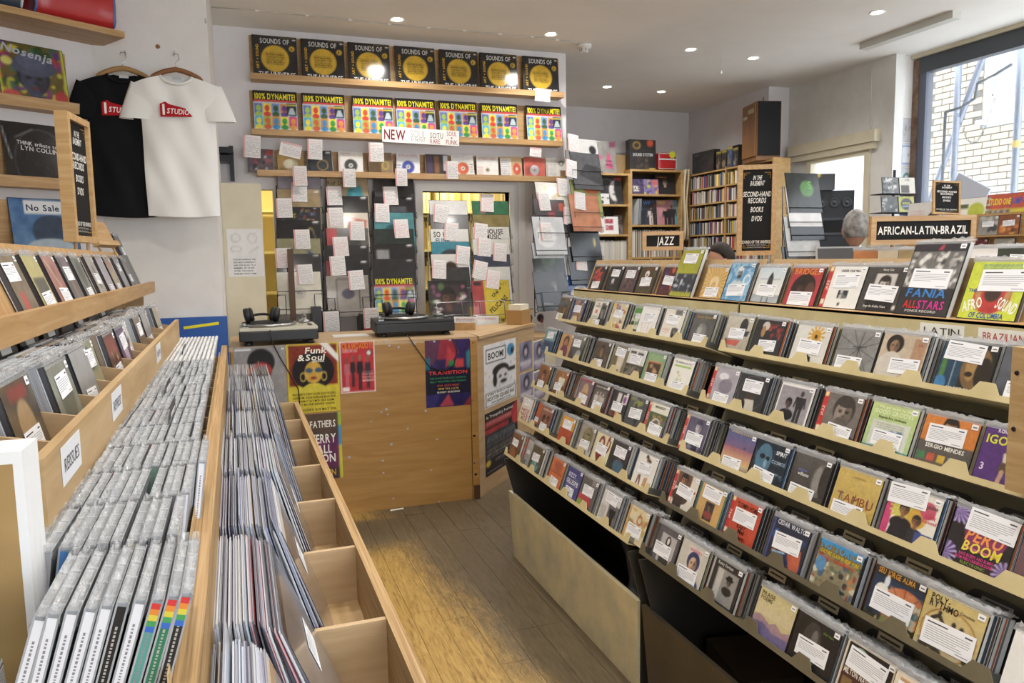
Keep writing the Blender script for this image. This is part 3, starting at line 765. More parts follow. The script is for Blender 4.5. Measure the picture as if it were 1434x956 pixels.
# (picture column of the upper left corner, paper colour, print, what the cover shows, price label x, y)
CDS = {
'B': [
 (787, '6b5a33', [('N', 6, '3d3320', .7), ('R', .05, .2, .7, .38, '4a5560'), ('F', .6, .5, .3, 'a5793f', '2d2418')], 'a murky olive portrait cover', (.35, .85)),
 (806, '2f4a86', [('N', 5, 'd58a3c', .9, {'x0': .15, 'x1': .9}), ('B', .2, .1, .8, .9, 14, ['e0a04a', 'c2612c', 'f0d080'], .07)], 'an orange pattern on blue', (.45, .42)),
 (835, 'e9e4d3', [('GB', .55, .08, .95, .8, '6b6b6b', '2b2b2b'), ('F', .75, .4, .35, '8d8d8d', '222'), ('T', 'THE', .3, .12, .07, '333'), ('T', 'TENORS', .3, .22, .07, '333'), ('R', .2, .36, .36, .5, 'd06a5a'), ('K', .08, .6, .5, .75, 3, '777')], 'cream paper and one grey photo', (.45, .88)),
 (861, 'd8c9a0', [('B', .1, .05, .9, .4, 12, ['7a5a9a', 'c06a3a', '5a8ab0', 'd9b04a'], .08), ('B', .1, .65, .9, .95, 14, ['b04a3a', '3a6aa0', 'd9b04a', 'e8e0c0'], .08)], 'small icon-like coloured figures', (.5, .42)),
 (889.5, 'dcdcc8', [('R', .1, .05, .9, .25, '5f9a4a'), ('B', .1, .3, .9, .9, 10, ['6a9a5a', '333', 'a0a080'], .08)], 'a green and cream print', (.4, .35, .6)),
 (902, 'eeedea', [('L', .2, .55, .3, .95, .012, 'd8a9a0'), ('L', .4, .5, .42, .95, .01, 'e0b9b0'), ('L', .6, .55, .58, .95, .012, 'd8a9a0'), ('L', .8, .6, .78, .95, .01, 'd8b9b0'), ('R', .2, .06, .8, .1, 'd9d8d4')], 'pale pink line drawing on white', (.5, .40, 1.1)),
 (935, 'e6e2d4', [('R', .5, .03, .85, .2, '6b6a66'), ('R', .55, .62, .85, .82, '4a4a48'), ('F', .7, .68, .14, '999', '333'), ('K', .08, .66, .45, .8, 3, 'd98a7a')], 'two small grey photos on cream', (.48, .36, 1.1)),
 (975, '4a4a48', [('N', 5, '6a6a68', .6), ('E', .5, .55, .2, .22, '787876'), ('M', .4, .35, .5, 'a0a09c'), ('T', 'Sunday Sessions', .5, .13, .07, 'b08a3c', {'wide': .75})], 'a grey smoky photo with gold script', (.5, .80)),
 (1022, 'b9b3a2', [('G', 'c8c2b0', 'a49d8c'), ('E', .68, .28, .14, .22, '2b2d33'), ('P', [(.35, .45), (.95, .4), (.9, .55), (.4, .55)], '34363c'), ('P', [(.1, .7), (.7, .68), (.6, .85), (.2, .82)], 'c4564a'), ('E', .15, .8, .05, .14, '3a3a3a')], 'a hooded figure on pale grey', (.5, .50)),
 (1063, '26262a', [('B', .5, .1, .95, .5, 22, ['8c2f2a', '6e2420', 'a03a30'], .05), ('E', .35, .2, .12, .12, 'c9c5ba'), ('E', .3, .35, .07, .15, 'b07a48'), ('B', .3, .8, .7, .95, 5, ['9a5a3a', 'c9a080'], .05)], 'black with red scrawl', (.55, .70)),
 (1120, 'd9d7cf', [('S', .6, .26, 12, 'dba436', .24, .5), ('E', .6, .27, .13, .14, 'd2982e'), ('E', .6, .29, .045, .05, '3a3428'), ('P', [(.3, .98), (.34, .8), (.52, .74), (.62, .8), (.64, .98)], '26262c')], 'a yellow sunburst on white', (.5, .55, 1.15)),
 (1181, '8f8f8d', [('N', 9, '6c6c6b', .6)] + [('L', .55, .45, .55 + .7 * math.cos(a), .45 + .7 * math.sin(a), .006, '3b3b3b') for a in (.4, 1., 1.5, 2.3, 3.0, 3.6, 4.2, 4.8, 5.4, 5.9)] + [('L', .4, .42, .72, .40, .01, '2f2f2f'), ('L', .57, .2, .56, .7, .008, '2f2f2f')], 'grey radiating branch lines', (.4, .80, 1.1)),
 (1240, 'b9a68d', [('N', 5, 'd8c9b2', .6), ('R', .7, .1, .96, .95, 'b08868'), ('F', .3, .28, .3, '9a7a5c', '2a211b', 'd8d2c4', {'afro': .12}), ('E', .3, .75, .26, .35, 'cfc8ba'), ('R', .62, .78, .88, .97, '5a5048'), ('T', 'FA', .85, .22, .05, 'a33a5a')], 'a sepia seated woman', (.62, .68, 1.1)),
 (1326, '20221f', [('R', 0, 0, .42, 1, '23415a'), ('R', .05, .2, .14, 1, '4a7a3a'), ('E', .1, .85, .12, .14, '3a7ab0'), ('R', .28, .2, .30, .9, '8aa0b0'), ('E', .68, .5, .26, .42, '7a5a34'), ('E', .6, .45, .1, .3, 'a57f48'), ('E', .82, .58, .14, .3, '2a2118'), ('E', .58, .62, .07, .05, '241a12'), ('T', 'MILESTONE', .5, .93, .06, 'cfcfc8', {'wide': .5})], 'a dark gold-lit face with blue stripes', (.42, .22, 1.25)),
],
'C': [
 (766.7, '5d8f96', [('R', .08, .05, .92, .5, '6b9aa0'), ('R', .05, .48, .95, .95, '27477c'), ('E', .4, .65, .3, .1, '1b2c50')], 'teal above deep blue', (.5, .25)),
 (789, 'c99a62', [('E', .5, .36, .22, .26, '4a2a20'), ('E', .5, .42, .15, .2, 'b07a52'), ('E', .5, .78, .3, .3, '7a3a52')], 'a long-haired woman in plum on orange', None),
 (805, '2b2b2b', [('G', '8a8a88', '1c1c1c', 0, 1), ('E', .5, .6, .25, .3, '555'), ('E', .7, .75, .2, .2, 'a5a5a3')], 'black and white smoke', (.42, .32)),
 (838, '46392c', [('N', 5, '6d5a44', .6), ('F', .5, .35, .34, '9c7048', '1f1812', '2c241c'), ('L', .45, .75, .75, .95, .04, 'b8965a')], 'a brown saxophonist', (.45, .82)),
 (855, '7d7458', [('E', .55, .7, .22, .38, 'c9b8a0'), ('P', [(.4, 1), (.5, .4), (.8, .35), (.75, 1)], 'd8ccb8'), ('E', .2, .65, .2, .3, '6a6238'), ('R', .05, .82, .5, .95, '3a3a2a')], 'a woman in white beside olive leaves', (.5, .26, 1.05)),
 (884, 'd9d9d6', [('R', .1, .12, .42, .2, '3a3a3a'), ('R', .52, .14, .84, .22, '4a4a4a'), ('R', 0, .55, 1, 1, '38352f'), ('B', .1, .6, .9, .95, 14, ['6a5f50', '25221e', '857a68'], .09)], 'white headlines over a dark band photo', (.5, .38, 1.05)),
 (909, '6f9a6a', [('R', .1, .08, .95, .95, '88a878'), ('R', .14, .3, .86, .72, 'd87f48'), ('R', .18, .34, .82, .70, '3b2d22'), ('B', .3, .38, .7, .66, 8, ['b0845a', '6a4a30', 'd0a070'], .07)], 'green border round an orange framed trio', (.5, .82, 1.05)),
 (945.5, 'eceae2', [('T', 'The Modern Jazz Four', .5, .12, .06, '8a8a86', {'wide': .8, 'shear': .25}), ('R', .12, .22, .88, .27, '8fc24a'), ('B', .35, .4, .65, .75, 10, ['cfd6b8', 'b8c8a0', 'e0d8b0'], .05)], 'white with a green title line', (.5, .84, 1.0)),
 (1002.6, '9b96a2', OBI + [('N', 4, 'c8c4d0', .5, {'x0': .14}), ('E', .45, .25, .18, .1, 'dcdce4'), ('E', .6, .5, .25, .2, '7f7888')], 'a lilac misty photo and red paper strip', (.55, .84)),
 (1030, '26262a', [('R', 0, 0, 1, .03, '4fa0c4'), ('O', .5, .5, .44, .44, .01, '55555a'), ('E', .5, .62, .16, .14, '3a2d24'), ('P', [(.28, 1), (.34, .68), (.66, .66), (.74, 1)], 'c3bdb0'), ('E', .32, .86, .08, .16, '26262a')], 'a man in a pale shirt on black', (.5, .33, 1.1)),
 (1097, 'e6e4e2', [('R', .05, .1, .94, .95, '8b878d'), ('N', 4, 'a9a5ab', .5, {'x0': .05, 'y0': .1, 'x1': .94, 'y1': .95}), ('M', .68, .16, .75, '2a282c', '3a3436'), ('F', .36, .5, .22, '5a4c48', '1d1b1d', '1e1c1f'), ('T', 'Charlie', .28, .92, .06, 'e8e6e2', {'shear': .3})], 'two people in a grey portrait', None),
 (1157.6, '6a635e', OBI + [('N', 4, '857d76', .5, {'x0': .14}), ('F', .58, .42, .62, '94867a', '3c3733', '2a2826', {'beard': '55504b'})], 'an old bearded man and red paper strip', (.6, .84, 1.05)),
 (1225, 'bcd07a', [('G', 'c2d684', 'a8c88a'), ('R', .1, .37, .9, .9, 'cfd6c8'), ('T', "We got down to the", .5, .09, .05, 'e6eed0', {'wide': .7}), ('T', 'GOOD GROOVE', .5, .19, .085, 'e0ecc4', {'wide': .84}), ('T', 'Ricardo Ray Orchestra', .5, .30, .05, '2f3a22', {'wide': .6}), ('E', .55, .6, .1, .06, '5a86c0'), ('E', .72, .58, .08, .05, '3a6a9a'), ('K', .2, .42, .8, .55, 3, '9a9a8a'), ('R', 0, .9, 1, 1, '4f8f96')], 'lime green with pale lettering', (.5, .72, 1.1)),
 (1283.5, 'd87c34', [('G', 'dd8238', 'cf7430'), ('F', .5, .22, .34, 'b98a5e', '2a211a', '3a332e'), ('R', .0, .52, 1, 1, '5a544f'), ('T', 'SERGIO MENDES', .5, .60, .075, 'f0efe8', {'wide': .72}), ('R', .04, .74, .18, .88, '3f7a4a'), ('R', .23, .74, .37, .88, 'c2503a'), ('R', .42, .74, .56, .88, 'd8b23c'), ('R', .61, .74, .75, .88, '8fa0b0'), ('R', .80, .74, .94, .88, '3a4a2a'), ('R', 0, .93, 1, 1, 'c06a2c')], 'an orange sleeve with five small squares', (.46, .36, 1.2), {'spine': 'e6dcc2', 'd': .02}),
 (1383, '54307a', [('T', 'IGOZ', .3, .22, .15, 'd8d84a'), ('T', 'RONALD TROY', .45, .06, .06, 'e8dcf0', {'wide': .5}), ('E', .5, .36, .07, .09, '2a1c14'), ('P', [(.38, .42), (.64, .40), (.62, .58), (.4, .58)], 'd9cbb8'), ('P', [(.38, .58), (.62, .58), (.64, .75), (.36, .75)], '5a4a38'), ('L', .43, .74, .40, 1, .035, 'c09a7a'), ('L', .57, .74, .58, 1, .035, 'c09a7a'), ('P', [(.64, .85), (1, .7), (1, 1), (.7, 1)], '9ab0b4'), ('T', '3', .1, .72, .12, 'e8e0f0')], 'a woman in brown shorts on purple', None),
],
'D': [
 (759, '8d5a35', [('G', '9a6236', '6b4028'), ('F', .5, .45, .4, 'c09070', '3a2418')], 'a coppery brown portrait', (.45, .80)),
 (782, '9a5f2e', [('G', 'a86a34', '5c3a20'), ('M', .55, .1, .9, 'e0dcc8', 'b98a60', 1.4)], 'a white-robed figure on rust', (.4, .66, 1.)),
 (815, '6a4a55', [('R', 0, 0, 1, .12, 'a33a44'), ('R', .05, .12, .95, .95, '7a6570'), ('E', .5, .45, .2, .28, 'c09a6a'), ('E', .5, .7, .35, .2, 'a07030'), ('R', 0, .9, 1, 1, '9a3440')], 'a gold idol on mauve', (.5, .72, 1.05)),
 (830.6, '3a2f2c', [('R', .1, .2, .9, .75, '5a504c'), ('T', 'QUARTET SESSION', .5, .12, .06, 'd8d0c8', {'wide': .8}), ('M', .3, .3, .6, 'c9c0b8'), ('M', .5, .28, .6, 'a89f98'), ('M', .7, .32, .6, 'c0b8b0')], 'a pale quartet on brown', (.5, .78, 1.05)),
 (852, '1f1f22', [('R', .35, .1, .58, .4, 'd9d6d0'), ('R', .68, .12, .95, .42, 'e0dcd4'), ('E', .8, .28, .08, .12, '8a3a9a'), ('R', .1, .65, .35, .9, '6a3a30'), ('R', .45, .65, .7, .9, 'c86a4a'), ('T', '2', .57, .8, .16, 'f0d060')], 'a grid of small pictures on black', (.5, .56, 1.05)),
 (885, '3a3c40', [('N', 4, '5a5c5a', .6), ('B', .1, .05, .9, .35, 10, ['8a9040', '2a2a2a', '6a7078'], .09), ('M', .6, .6, .4, '14161a')], 'a dim grey-green club scene', (.5, .55, 1.1)),
 (910.6, 'e2e0cc', OBI + [('R', .14, .3, 1, 1, '4c5a34'), ('B', .16, .32, .98, .98, 26, ['7a4a86', 'a8b03c', '3a6a4a', 'c08a3a', '2c3a50'], .07), ('O', .55, .8, .24, .32, .02, 'd8d6c8'), ('T', 'MIDNIGHT', .57, .12, .07, '3a4430', {'wide': .5})], 'a psychedelic arch and red paper strip', (.6, .78, 1.1)),
 (963.8, 'd9d8dc', OBI + [('R', .15, .05, .97, .95, '4b4560'), ('N', 6, '6a6482', .6, {'x0': .15}), ('F', .6, .3, .34, 'c8c4d0', '3a3650', '2a2740'), ('B', .2, .8, .9, .95, 12, ['1e1b2c', '8a86a0', '3a3650'], .08)], 'a violet tinted singer and red paper strip', (.55, .62, 1.15)),
 (1022, '5a6a9a', [('GB', 0, 0, 1, .45, '4a5a96', '7a5a80'), ('GB', 0, .45, 1, .8, 'a0606a', 'd8b070'), ('GB', 0, .8, 1, 1, 'd8c08a', '6a6058'), ('P', [(.66, .42), (.7, .36), (.74, .42)], '2a3a4a'), ('T', 'SUNRISE BLUE DAWN', .5, .06, .04, 'd9c060', {'wide': .75})], 'a blue to gold sunset sky', (.42, .85, 1.1)),
 (1058, '15202c', [('N', 14, '3a5568', .5, {'thr': .68}), ('E', .3, .45, .24, .36, '46708c'), ('E', .25, .4, .08, .06, '101820'), ('E', .42, .42, .06, .05, '101820'), ('E', .38, .55, .05, .1, '7aa0b8'), ('E', .34, .72, .12, .05, '1c2c3a'), ('T', 'SPIRIT', .78, .22, .09, 'e8eef2', {'wide': .32}), ('T', 'COSMOS', .76, .44, .08, 'a0b4c4', {'wide': .4}), ('B', .5, .7, .95, .95, 16, ['2a4458', '0c141c', '5a7a90'], .06)], 'a blue stone face among stars', (.42, .84, 1.15)),
 (1114, '4b4846', [('G', '57534f', '36332f'), ('E', .78, .5, .2, .36, '6b6763'), ('E', .72, .5, .1, .3, '8b8681'), ('E', .92, .45, .14, .4, '332f2c'), ('T', 'mulgrew', .3, .38, .06, '6a7ac0', {'wide': .24}), ('T', 'williams', .34, .47, .07, 'e4e2de', {'wide': .3}), ('T', 'Mark Ryder', .45, .76, .07, 'c8c4be', {'wide': .42})], 'a grey profile with small white names', (.42, .88, 1.15)),
 (1178, 'c6a74e', [('G', 'c9ab54', 'bfa048'), ('N', 4, 'd2b868', .5), ('E', .5, .16, .16, .02, 'a5843c'), ('T', 'TAMBU', .52, .60, .17, '8a4a34', {'wide': .82, 'bold': 0}), ('L', .2, .5, .25, .7, .012, '3a6a8a'), ('L', .52, .5, .5, .72, .012, '3a3a30'), ('L', .8, .5, .82, .7, .012, '8a3a6a')], 'mustard yellow with cut-out letters', (.42, .86, 1.2)),
 (1251, 'e9e4d6', [('R', 0, .15, .14, 1, 'cc3a74'), ('S', .36, .42, 18, 'c8c03c', .28, .5), ('E', .36, .42, .22, .22, 'd4c848', .8), ('E', .62, .5, .18, .18, 'd8a83c'), ('E', .78, .3, .14, .16, 'c8506a'), ('F', .36, .42, .22, '9a6a48', '1f1b18', '1d1c20'), ('F', .63, .55, .2, '8a5c40', '2a2420', '26242a'), ('P', [(.14, 1), (.2, .68), (.5, .66), (.58, 1)], '1e1d22'), ('P', [(.5, 1), (.54, .74), (.74, .74), (.78, 1)], '2a282e'), ('R', .66, .72, .97, 1, '3f4f9a'), ('T', 'pink', .85, .38, .09, 'cc4a6a', {'shear': .2}), ('T', 'diamond', .85, .48, .06, 'cc4a6a'), ('T', 'EMBAJADOR', .78, .22, .055, '55524c', {'wide': .34})], 'pink and yellow parasols behind two men', (.36, .16, 1.3)),
 (1341.5, '232024', [('P', [(0, 0), (.3, 0), (.3, .22), (0, .3)], '5a3f86'), ('S', .05, .1, 16, 'b8a8d8', .32, .35, {'x1': .3, 'y1': .3}), ('P', [(0, .62), (.18, .7), (.14, .95), (0, .95)], '5a3f86'), ('S', 0, .85, 14, 'b8a8d8', .22, .4), ('P', [(.85, .72), (1, .66), (1, .98), (.8, .98)], '5a3f86'), ('S', .98, .85, 14, 'b8a8d8', .2, .4), ('P', [(.2, .28), (.96, .26), (.84, .60), (.3, .62)], '8a2f62'), ('R', .2, .255, .95, .28, '4f9a44'), ('T', 'PERU', .55, .42, .20, 'f09a52', {'wide': .58, 'shear': .25}), ('T', 'BOOM', .56, .62, .17, 'e8d84a', {'wide': .6, 'shear': .15}), ('R', .28, .63, .86, .665, 'dc5a9c'), ('T', 'BASS BLEEPS AND BUMPS', .52, .77, .05, 'd84a8c', {'wide': .55}), ('T', 'FROM PERU UNDERGROUND', .5, .84, .05, 'd84a8c', {'wide': .62}), ('T', 'ELECTRONIC', .5, .91, .045, '8aa04a', {'wide': .4})], 'neon lettering in a purple starburst frame', (.62, .18, 1.35)),
],
'E': [
 (735, 'e3dcd2', [('T', 'NICE', .5, .55, .13, 'a5423a', {'wide': .75}), ('T', 'NICE', .5, .72, .13, 'a5423a', {'wide': .75}), ('T', 'NICE', .5, .88, .13, 'a5423a', {'wide': .75})], 'rows of red capitals on white', (.5, .22, .9)),
 (754, 'c8683a', [('G', 'cc6c3c', 'b85a30')], 'a plain orange cover', (.35, .7, .6)),
 (761.5, '7a4438', [('R', .05, .05, .95, .95, '8a5a4c'), ('T', 'FREEDOM', .5, .14, .07, 'e0c8b8', {'wide': .8}), ('F', .35, .5, .26, '5a3a2c', '2a1c18', '3a2a26'), ('F', .7, .48, .26, '6a4634', '2a1c18', '4a342c')], 'two men on dusty red', (.5, .80, 1.)),
 (790, 'c9692c', [('R', .0, .0, 1, .5, 'd99c34'), ('GB', 0, .45, 1, 1, 'b84a2c', 'a84028'), ('T', 'Bahia', .55, .76, .09, '4a201a', {'shear': .2})], 'amber above brick red', (.5, .30, 1.1)),
 (817, '9a9282', [('E', .55, .4, .3, .34, '6a6440'), ('E', .5, .3, .2, .2, '807a54'), ('R', .42, .28, .66, .33, '35321f'), ('R', 0, .75, 1, 1, 'b8b4a8'), ('B', .1, .75, .9, .98, 8, ['5a6050', 'd0ccc0'], .07)], 'an olive carved head', (.5, .66, 1.05)),
 (838.6, 'dfd9ae', [('E', .4, .5, .2, .4, '7c1f28'), ('E', .4, .45, .1, .25, 'dfd9ae'), ('O', .8, .3, .08, .2, .03, '7c1f28'), ('R', .35, .85, .42, 1, '26201e')], 'a dark red shape on cream', (.5, .52, 1.1)),
 (858, '33302e', [('G', '3a3634', '2a2726'), ('F', .55, .38, .3, '6a4a38', '171514', '3a5a70'), ('P', [(.3, 1), (.42, .68), (.7, .66), (.85, 1)], '3f6478')], 'a man in a blue coat on charcoal', (.5, .34, 1.1)),
 (897, 'e8e6e0', [('B', .45, .1, .65, .24, 7, ['6a3a2a', '2a1a16', 'a0603a'], .05), ('L', .3, .7, .26, .95, .03, '7a3a2a'), ('L', .36, .7, .4, .95, .03, '5a2a22'), ('L', .68, .7, .66, .95, .035, 'c08048'), ('L', .6, .72, .58, .92, .03, 'b87840')], 'dancing legs on white', (.48, .46, 1.1)),
 (949, 'ddd6c8', OBI + [('R', .14, .03, .7, .45, '6a4a38'), ('F', .42, .24, .34, 'a87a58', '2a1c16', '4a362c'), ('R', .2, .7, .55, .95, '3a2c26'), ('R', .75, .4, .95, .46, 'b04a3c')], 'a portrait, cream margin and red paper strip', (.58, .50, 1.1)),
 (980.5, '3f6e5c', [('R', .07, .05, .93, .95, 'd0a25c'), ('R', .36, .44, .68, .9, '3a3834'), ('F', .52, .56, .16, '7a5640', '1a1614', '8a3a30'), ('E', .15, .86, .04, .05, 'c03a3a')], 'green edging round an orange panel', (.5, .24, 1.15)),
 (1023, 'c4432c', OBI + [('R', .14, 0, 1, 1, 'c8472e'), ('T', '"COMIN HOME"', .55, .16, .11, '3a1f18', {'wide': .72}), ('T', 'Mel', .55, .76, .11, '301a14'), ('T', 'Tern', .55, .90, .11, '301a14'), ('T', 'BABY', .52, .66, .08, '301a14')], 'bright red with heavy dark lettering', (.54, .42, 1.2)),
 (1087, '22263a', [('R', 0, 0, .06, 1, '3c4686'), ('T', 'CEDAR WALTON', .53, .10, .10, 'd6dce8', {'wide': .84}), ('B', .15, .25, .9, .95, 18, ['2f5a9a', '243a70', 'c05a3a', '8a3a30'], .12), ('P', [(.55, .6), (.9, .5), (.95, .9), (.7, .95)], 'c25a3c'), ('L', .2, .75, .5, .7, .02, '8ac0e0')], 'blue and rust shapes under white capitals', (.5, .48, 1.25)),
 (1152, '8a8060', [('R', 0, 0, 1, .1, '3a88c0'), ('R', 0, .1, 1, .3, '7a6a3a'), ('B', 0, .3, 1, 1, 60, ['2a2a2c', '7a6a4a', 'd0c8b0', '3a5a78', 'c07a3a', '556a4a', '8a3a2c'], .05), ('E', .14, .5, .12, .16, '4a86b8'), ('T', 'NU YORICA', .52, .10, .17, '3c9ad8', {'wide': .96}), ('T', 'CULTURE CLASH IN NEW YORK', .5, .25, .07, 'd8c03c', {'wide': .9}), ('T', 'ROOTS EXPERIMENTS 1970', .5, .35, .06, 'c8502c', {'wide': .8})], 'a crowded street under blue capitals', None),
 (1229.7, '1f2a3c', [('R', 0, 0, 1, .18, '26221e'), ('T', 'SEU JORGE ALMA', .42, .10, .10, 'c8923c', {'wide': .72}), ('R', 0, .22, 1, 1, '20304a'), ('E', .66, .62, .42, .36, 'c4683a'), ('N', 7, 'd8a070', .5, {'x0': .35, 'y0': .3, 'x1': 1, 'y1': .8}), ('L', .66, .62, .4, .3, .008, '8a3a20'), ('L', .66, .62, .9, .34, .008, '8a3a20'), ('L', .66, .62, .64, .28, .008, '8a3a20'), ('E', .22, .42, .12, .1, 'e8e4d8'), ('E', .28, .26, .05, .12, 'd8e0e8'), ('B', .7, .3, 1, .9, 12, ['a9b89a', '6a8a8a', '3a5a60', 'c8c0a0'], .07), ('R', 0, .88, 1, 1, '3a3a2a'), ('B', 0, .85, 1, 1, 14, ['c8b060', '1e1e1e', '8a8a50'], .05)], 'an orange parasol on navy', (.48, .62, 1.35)),
 (1293, 'd6c48c', [('G', 'd6c070', 'c8b896'), ('N', 4, 'b89a54', .5), ('O', .5, .62, .44, .40, .012, 'a5742c'), ('R', 0, 0, .03, .9, 'c8a83c'), ('T', 'POLY-', .25, .10, .10, '26221c', {'wide': .32}), ('T', 'RYTHMO', .33, .21, .11, '26221c', {'wide': .48}), ('T', 'Cotonou', .7, .18, .05, '6a5a3a', {'shear': .3, 'wide': .24}), ('B', .1, .78, .45, 1, 16, ['3a3228', '6a5a40', '8a7a58'], .07), ('L', .2, .45, .3, .37, .03, '2a241e'), ('L', .3, .37, .38, .47, .03, '2a241e'), ('E', .3, .33, .03, .04, '2a241e'), ('E', .55, .42, .035, .05, '2a241e'), ('R', .5, .46, .6, .6, '2a241e'), ('E', .68, .44, .035, .05, '2a241e'), ('R', .64, .48, .72, .62, '2a241e'), ('L', .72, .5, .82, .58, .02, '2a241e'), ('E', .86, .88, .06, .06, '3a3a2a')], 'sepia drummers on straw yellow', (.52, .66, 1.45)),
 (1423, 'eeeeec', [('R', .3, .1, .9, .6, 'b8b8b4')], 'a bare white cover next to the straw yellow one', None),
],
'F': [
 (721, '6b4a38', [('G', '7a5440', '4a3026'), ('F', .4, .4, .34, 'a0744f', '2a1c16', '8a5030')], 'a brown studio portrait', (.42, .4, .95)),
 (741, 'a9a9ab', [('G', 'b8b8ba', '8f8f92')], 'a plain silver-grey cover', (.35, .5, .5)),
 (749, '4a4844', [('G', '55503f', '38403e'), ('E', .5, .75, .3, .2, '4f8a92'), ('B', .3, .6, .7, .95, 8, ['5fa0a8', '2a4448', '88b8b8'], .06)], 'a teal splash on grey', (.45, .45, 1.)),
 (776.6, 'cf6a3c', [('R', .25, .12, .75, .45, 'b85a48'), ('K', .2, .16, .8, .5, 5, '8a3a30'), ('R', .1, .5, .9, .54, '8a3a30')], 'faded orange with small type', (.5, .82, 1.)),
 (796.7, '3c3f8a', [('T', 'DIZZY', .36, .28, .14, 'e4e6f0', {'wide': .5}), ('T', 'GILLESPIE', .48, .50, .15, 'e4e6f0', {'wide': .8}), ('R', .55, .35, .8, .38, '6a9a4a'), ('K', .12, .6, .8, .66, 1, 'a0a4d0')], 'violet blue with big white name', (.45, .82, 1.)),
 (819, '5a5654', [('N', 4, '6c6866', .5), ('E', .4, .75, .4, .25, 'c0404a'), ('E', .2, .88, .22, .12, '8aa04a'), ('R', .6, .05, .9, .2, '8a8682')], 'grey with red and lime splashes', (.5, .42, 1.1)),
 (848.6, 'd8d6d2', [('R', .45, .35, 1, 1, '6a6866'), ('M', .7, .35, .65, '1f1e1e', '4a4644', 1.3), ('K', .06, .5, .35, .9, 8, '8a8884')], 'a dancer silhouette on white', (.5, .22, 1.1)),
 (884.5, 'c79a58', [('R', .12, 0, 1, 1, 'ddcfa8'), ('B', .15, .05, .95, .95, 22, ['c9a05a', 'e8e0c4', '9a9a5a', 'b07a48', 'd8c88a'], .08), ('O', .6, .35, .1, .12, .02, 'a8542c'), ('L', .3, .5, .8, .7, .02, 'a8642c')], 'a gold and cream collage', (.5, .68, 1.15)),
 (924.8, '3b3a3a', [('R', .1, .06, .95, .98, '57555a'), ('R', .25, .2, .85, .95, 'b5b3b5'), ('E', .55, .38, .1, .15, '1e1d1e'), ('E', .55, .36, .05, .09, 'e0dedd'), ('R', .35, .75, .75, .95, '3a3838')], 'an oval cameo on grey', (.42, .64, 1.15)),
 (958, 'c9c6ba', [('R', .3, .12, .8, .9, 'd8d0c8'), ('T', 'SINGERS', .55, .18, .07, 'd06a8a', {'wide': .44}), ('F', .55, .5, .4, 'd8b090', '2a3a6a', '34508a', {'afro': .06})], 'a woman in a blue hat on beige', (.46, .82, 1.25)),
 (1001, '2a2a2b', [('R', .02, .05, .08, .95, 'b8b6b2'), ('R', .22, .2, .9, .95, '8e8c88'), ('R', .25, .22, .42, .9, 'c0beb8'), ('E', .65, .36, .12, .05, '181818'), ('R', .58, .28, .72, .36, '181818'), ('F', .65, .44, .16, '6a625a', '1a1a1a', '262626'), ('T', 'Kenny Dorham', .42, .1, .07, 'd0cec8', {'wide': .5})], 'a man in a black hat by a door', None),
 (1068, 'c8bb84', [('GB', 0, 0, 1, .55, 'c9bd80', 'd2c39a'), ('P', [(0, .62), (.2, .56), (.45, .66), (.6, .58), (.8, .68), (1, .6), (1, 1), (0, 1)], 'a0808a'), ('P', [(0, .75), (.3, .7), (.6, .8), (1, .76), (1, 1), (0, 1)], '6a5f8f'), ('T', 'PRAISE', .24, .12, .08, '5a522e', {'wide': .36}), ('T', 'POEMS', .22, .22, .08, '5a522e', {'wide': .32})], 'hazy mountains under pale yellow sky', None),
 (1108.5, '1e1e1e', [('E', .42, .42, .2, .32, '3a3836'), ('E', .48, .42, .07, .2, '6a6662'), ('T', 'after hours', .75, .18, .05, '6a8a3a', {'wide': .24}), ('R', .25, .82, .6, .86, '6a8a3a')], 'a shadowed face with green small type', (.5, .62, 1.25)),
 (1184.7, 'e2d6bf', [('R', .05, .05, .95, .45, '1e1c1c'), ('E', .3, .3, .2, .22, 'a8c0a8'), ('R', .05, .45, .95, 1, '4a2a26'), ('T', 'MILTON NASCIMENTO', .5, .56, .10, 'e8e2d4', {'wide': .84}), ('R', .1, .68, .3, .95, '8a6a3a'), ('E', .45, .82, .1, .12, 'e0e0dc'), ('R', .6, .7, .78, .95, 'd8d4cc'), ('R', .8, .7, .95, .95, '2a6a4a')], 'maroon with small square pictures', (.48, .32, 1.35)),
 (1247.7, 'e9dcc6', [('R', .06, .06, .94, .94, 'e4d4bc'), ('R', .1, .1, .9, .2, 'c8986a')], 'a cream cover with tan frame', (.45, .35, 1.3)),
]}
random.seed(21)
near_front = {}
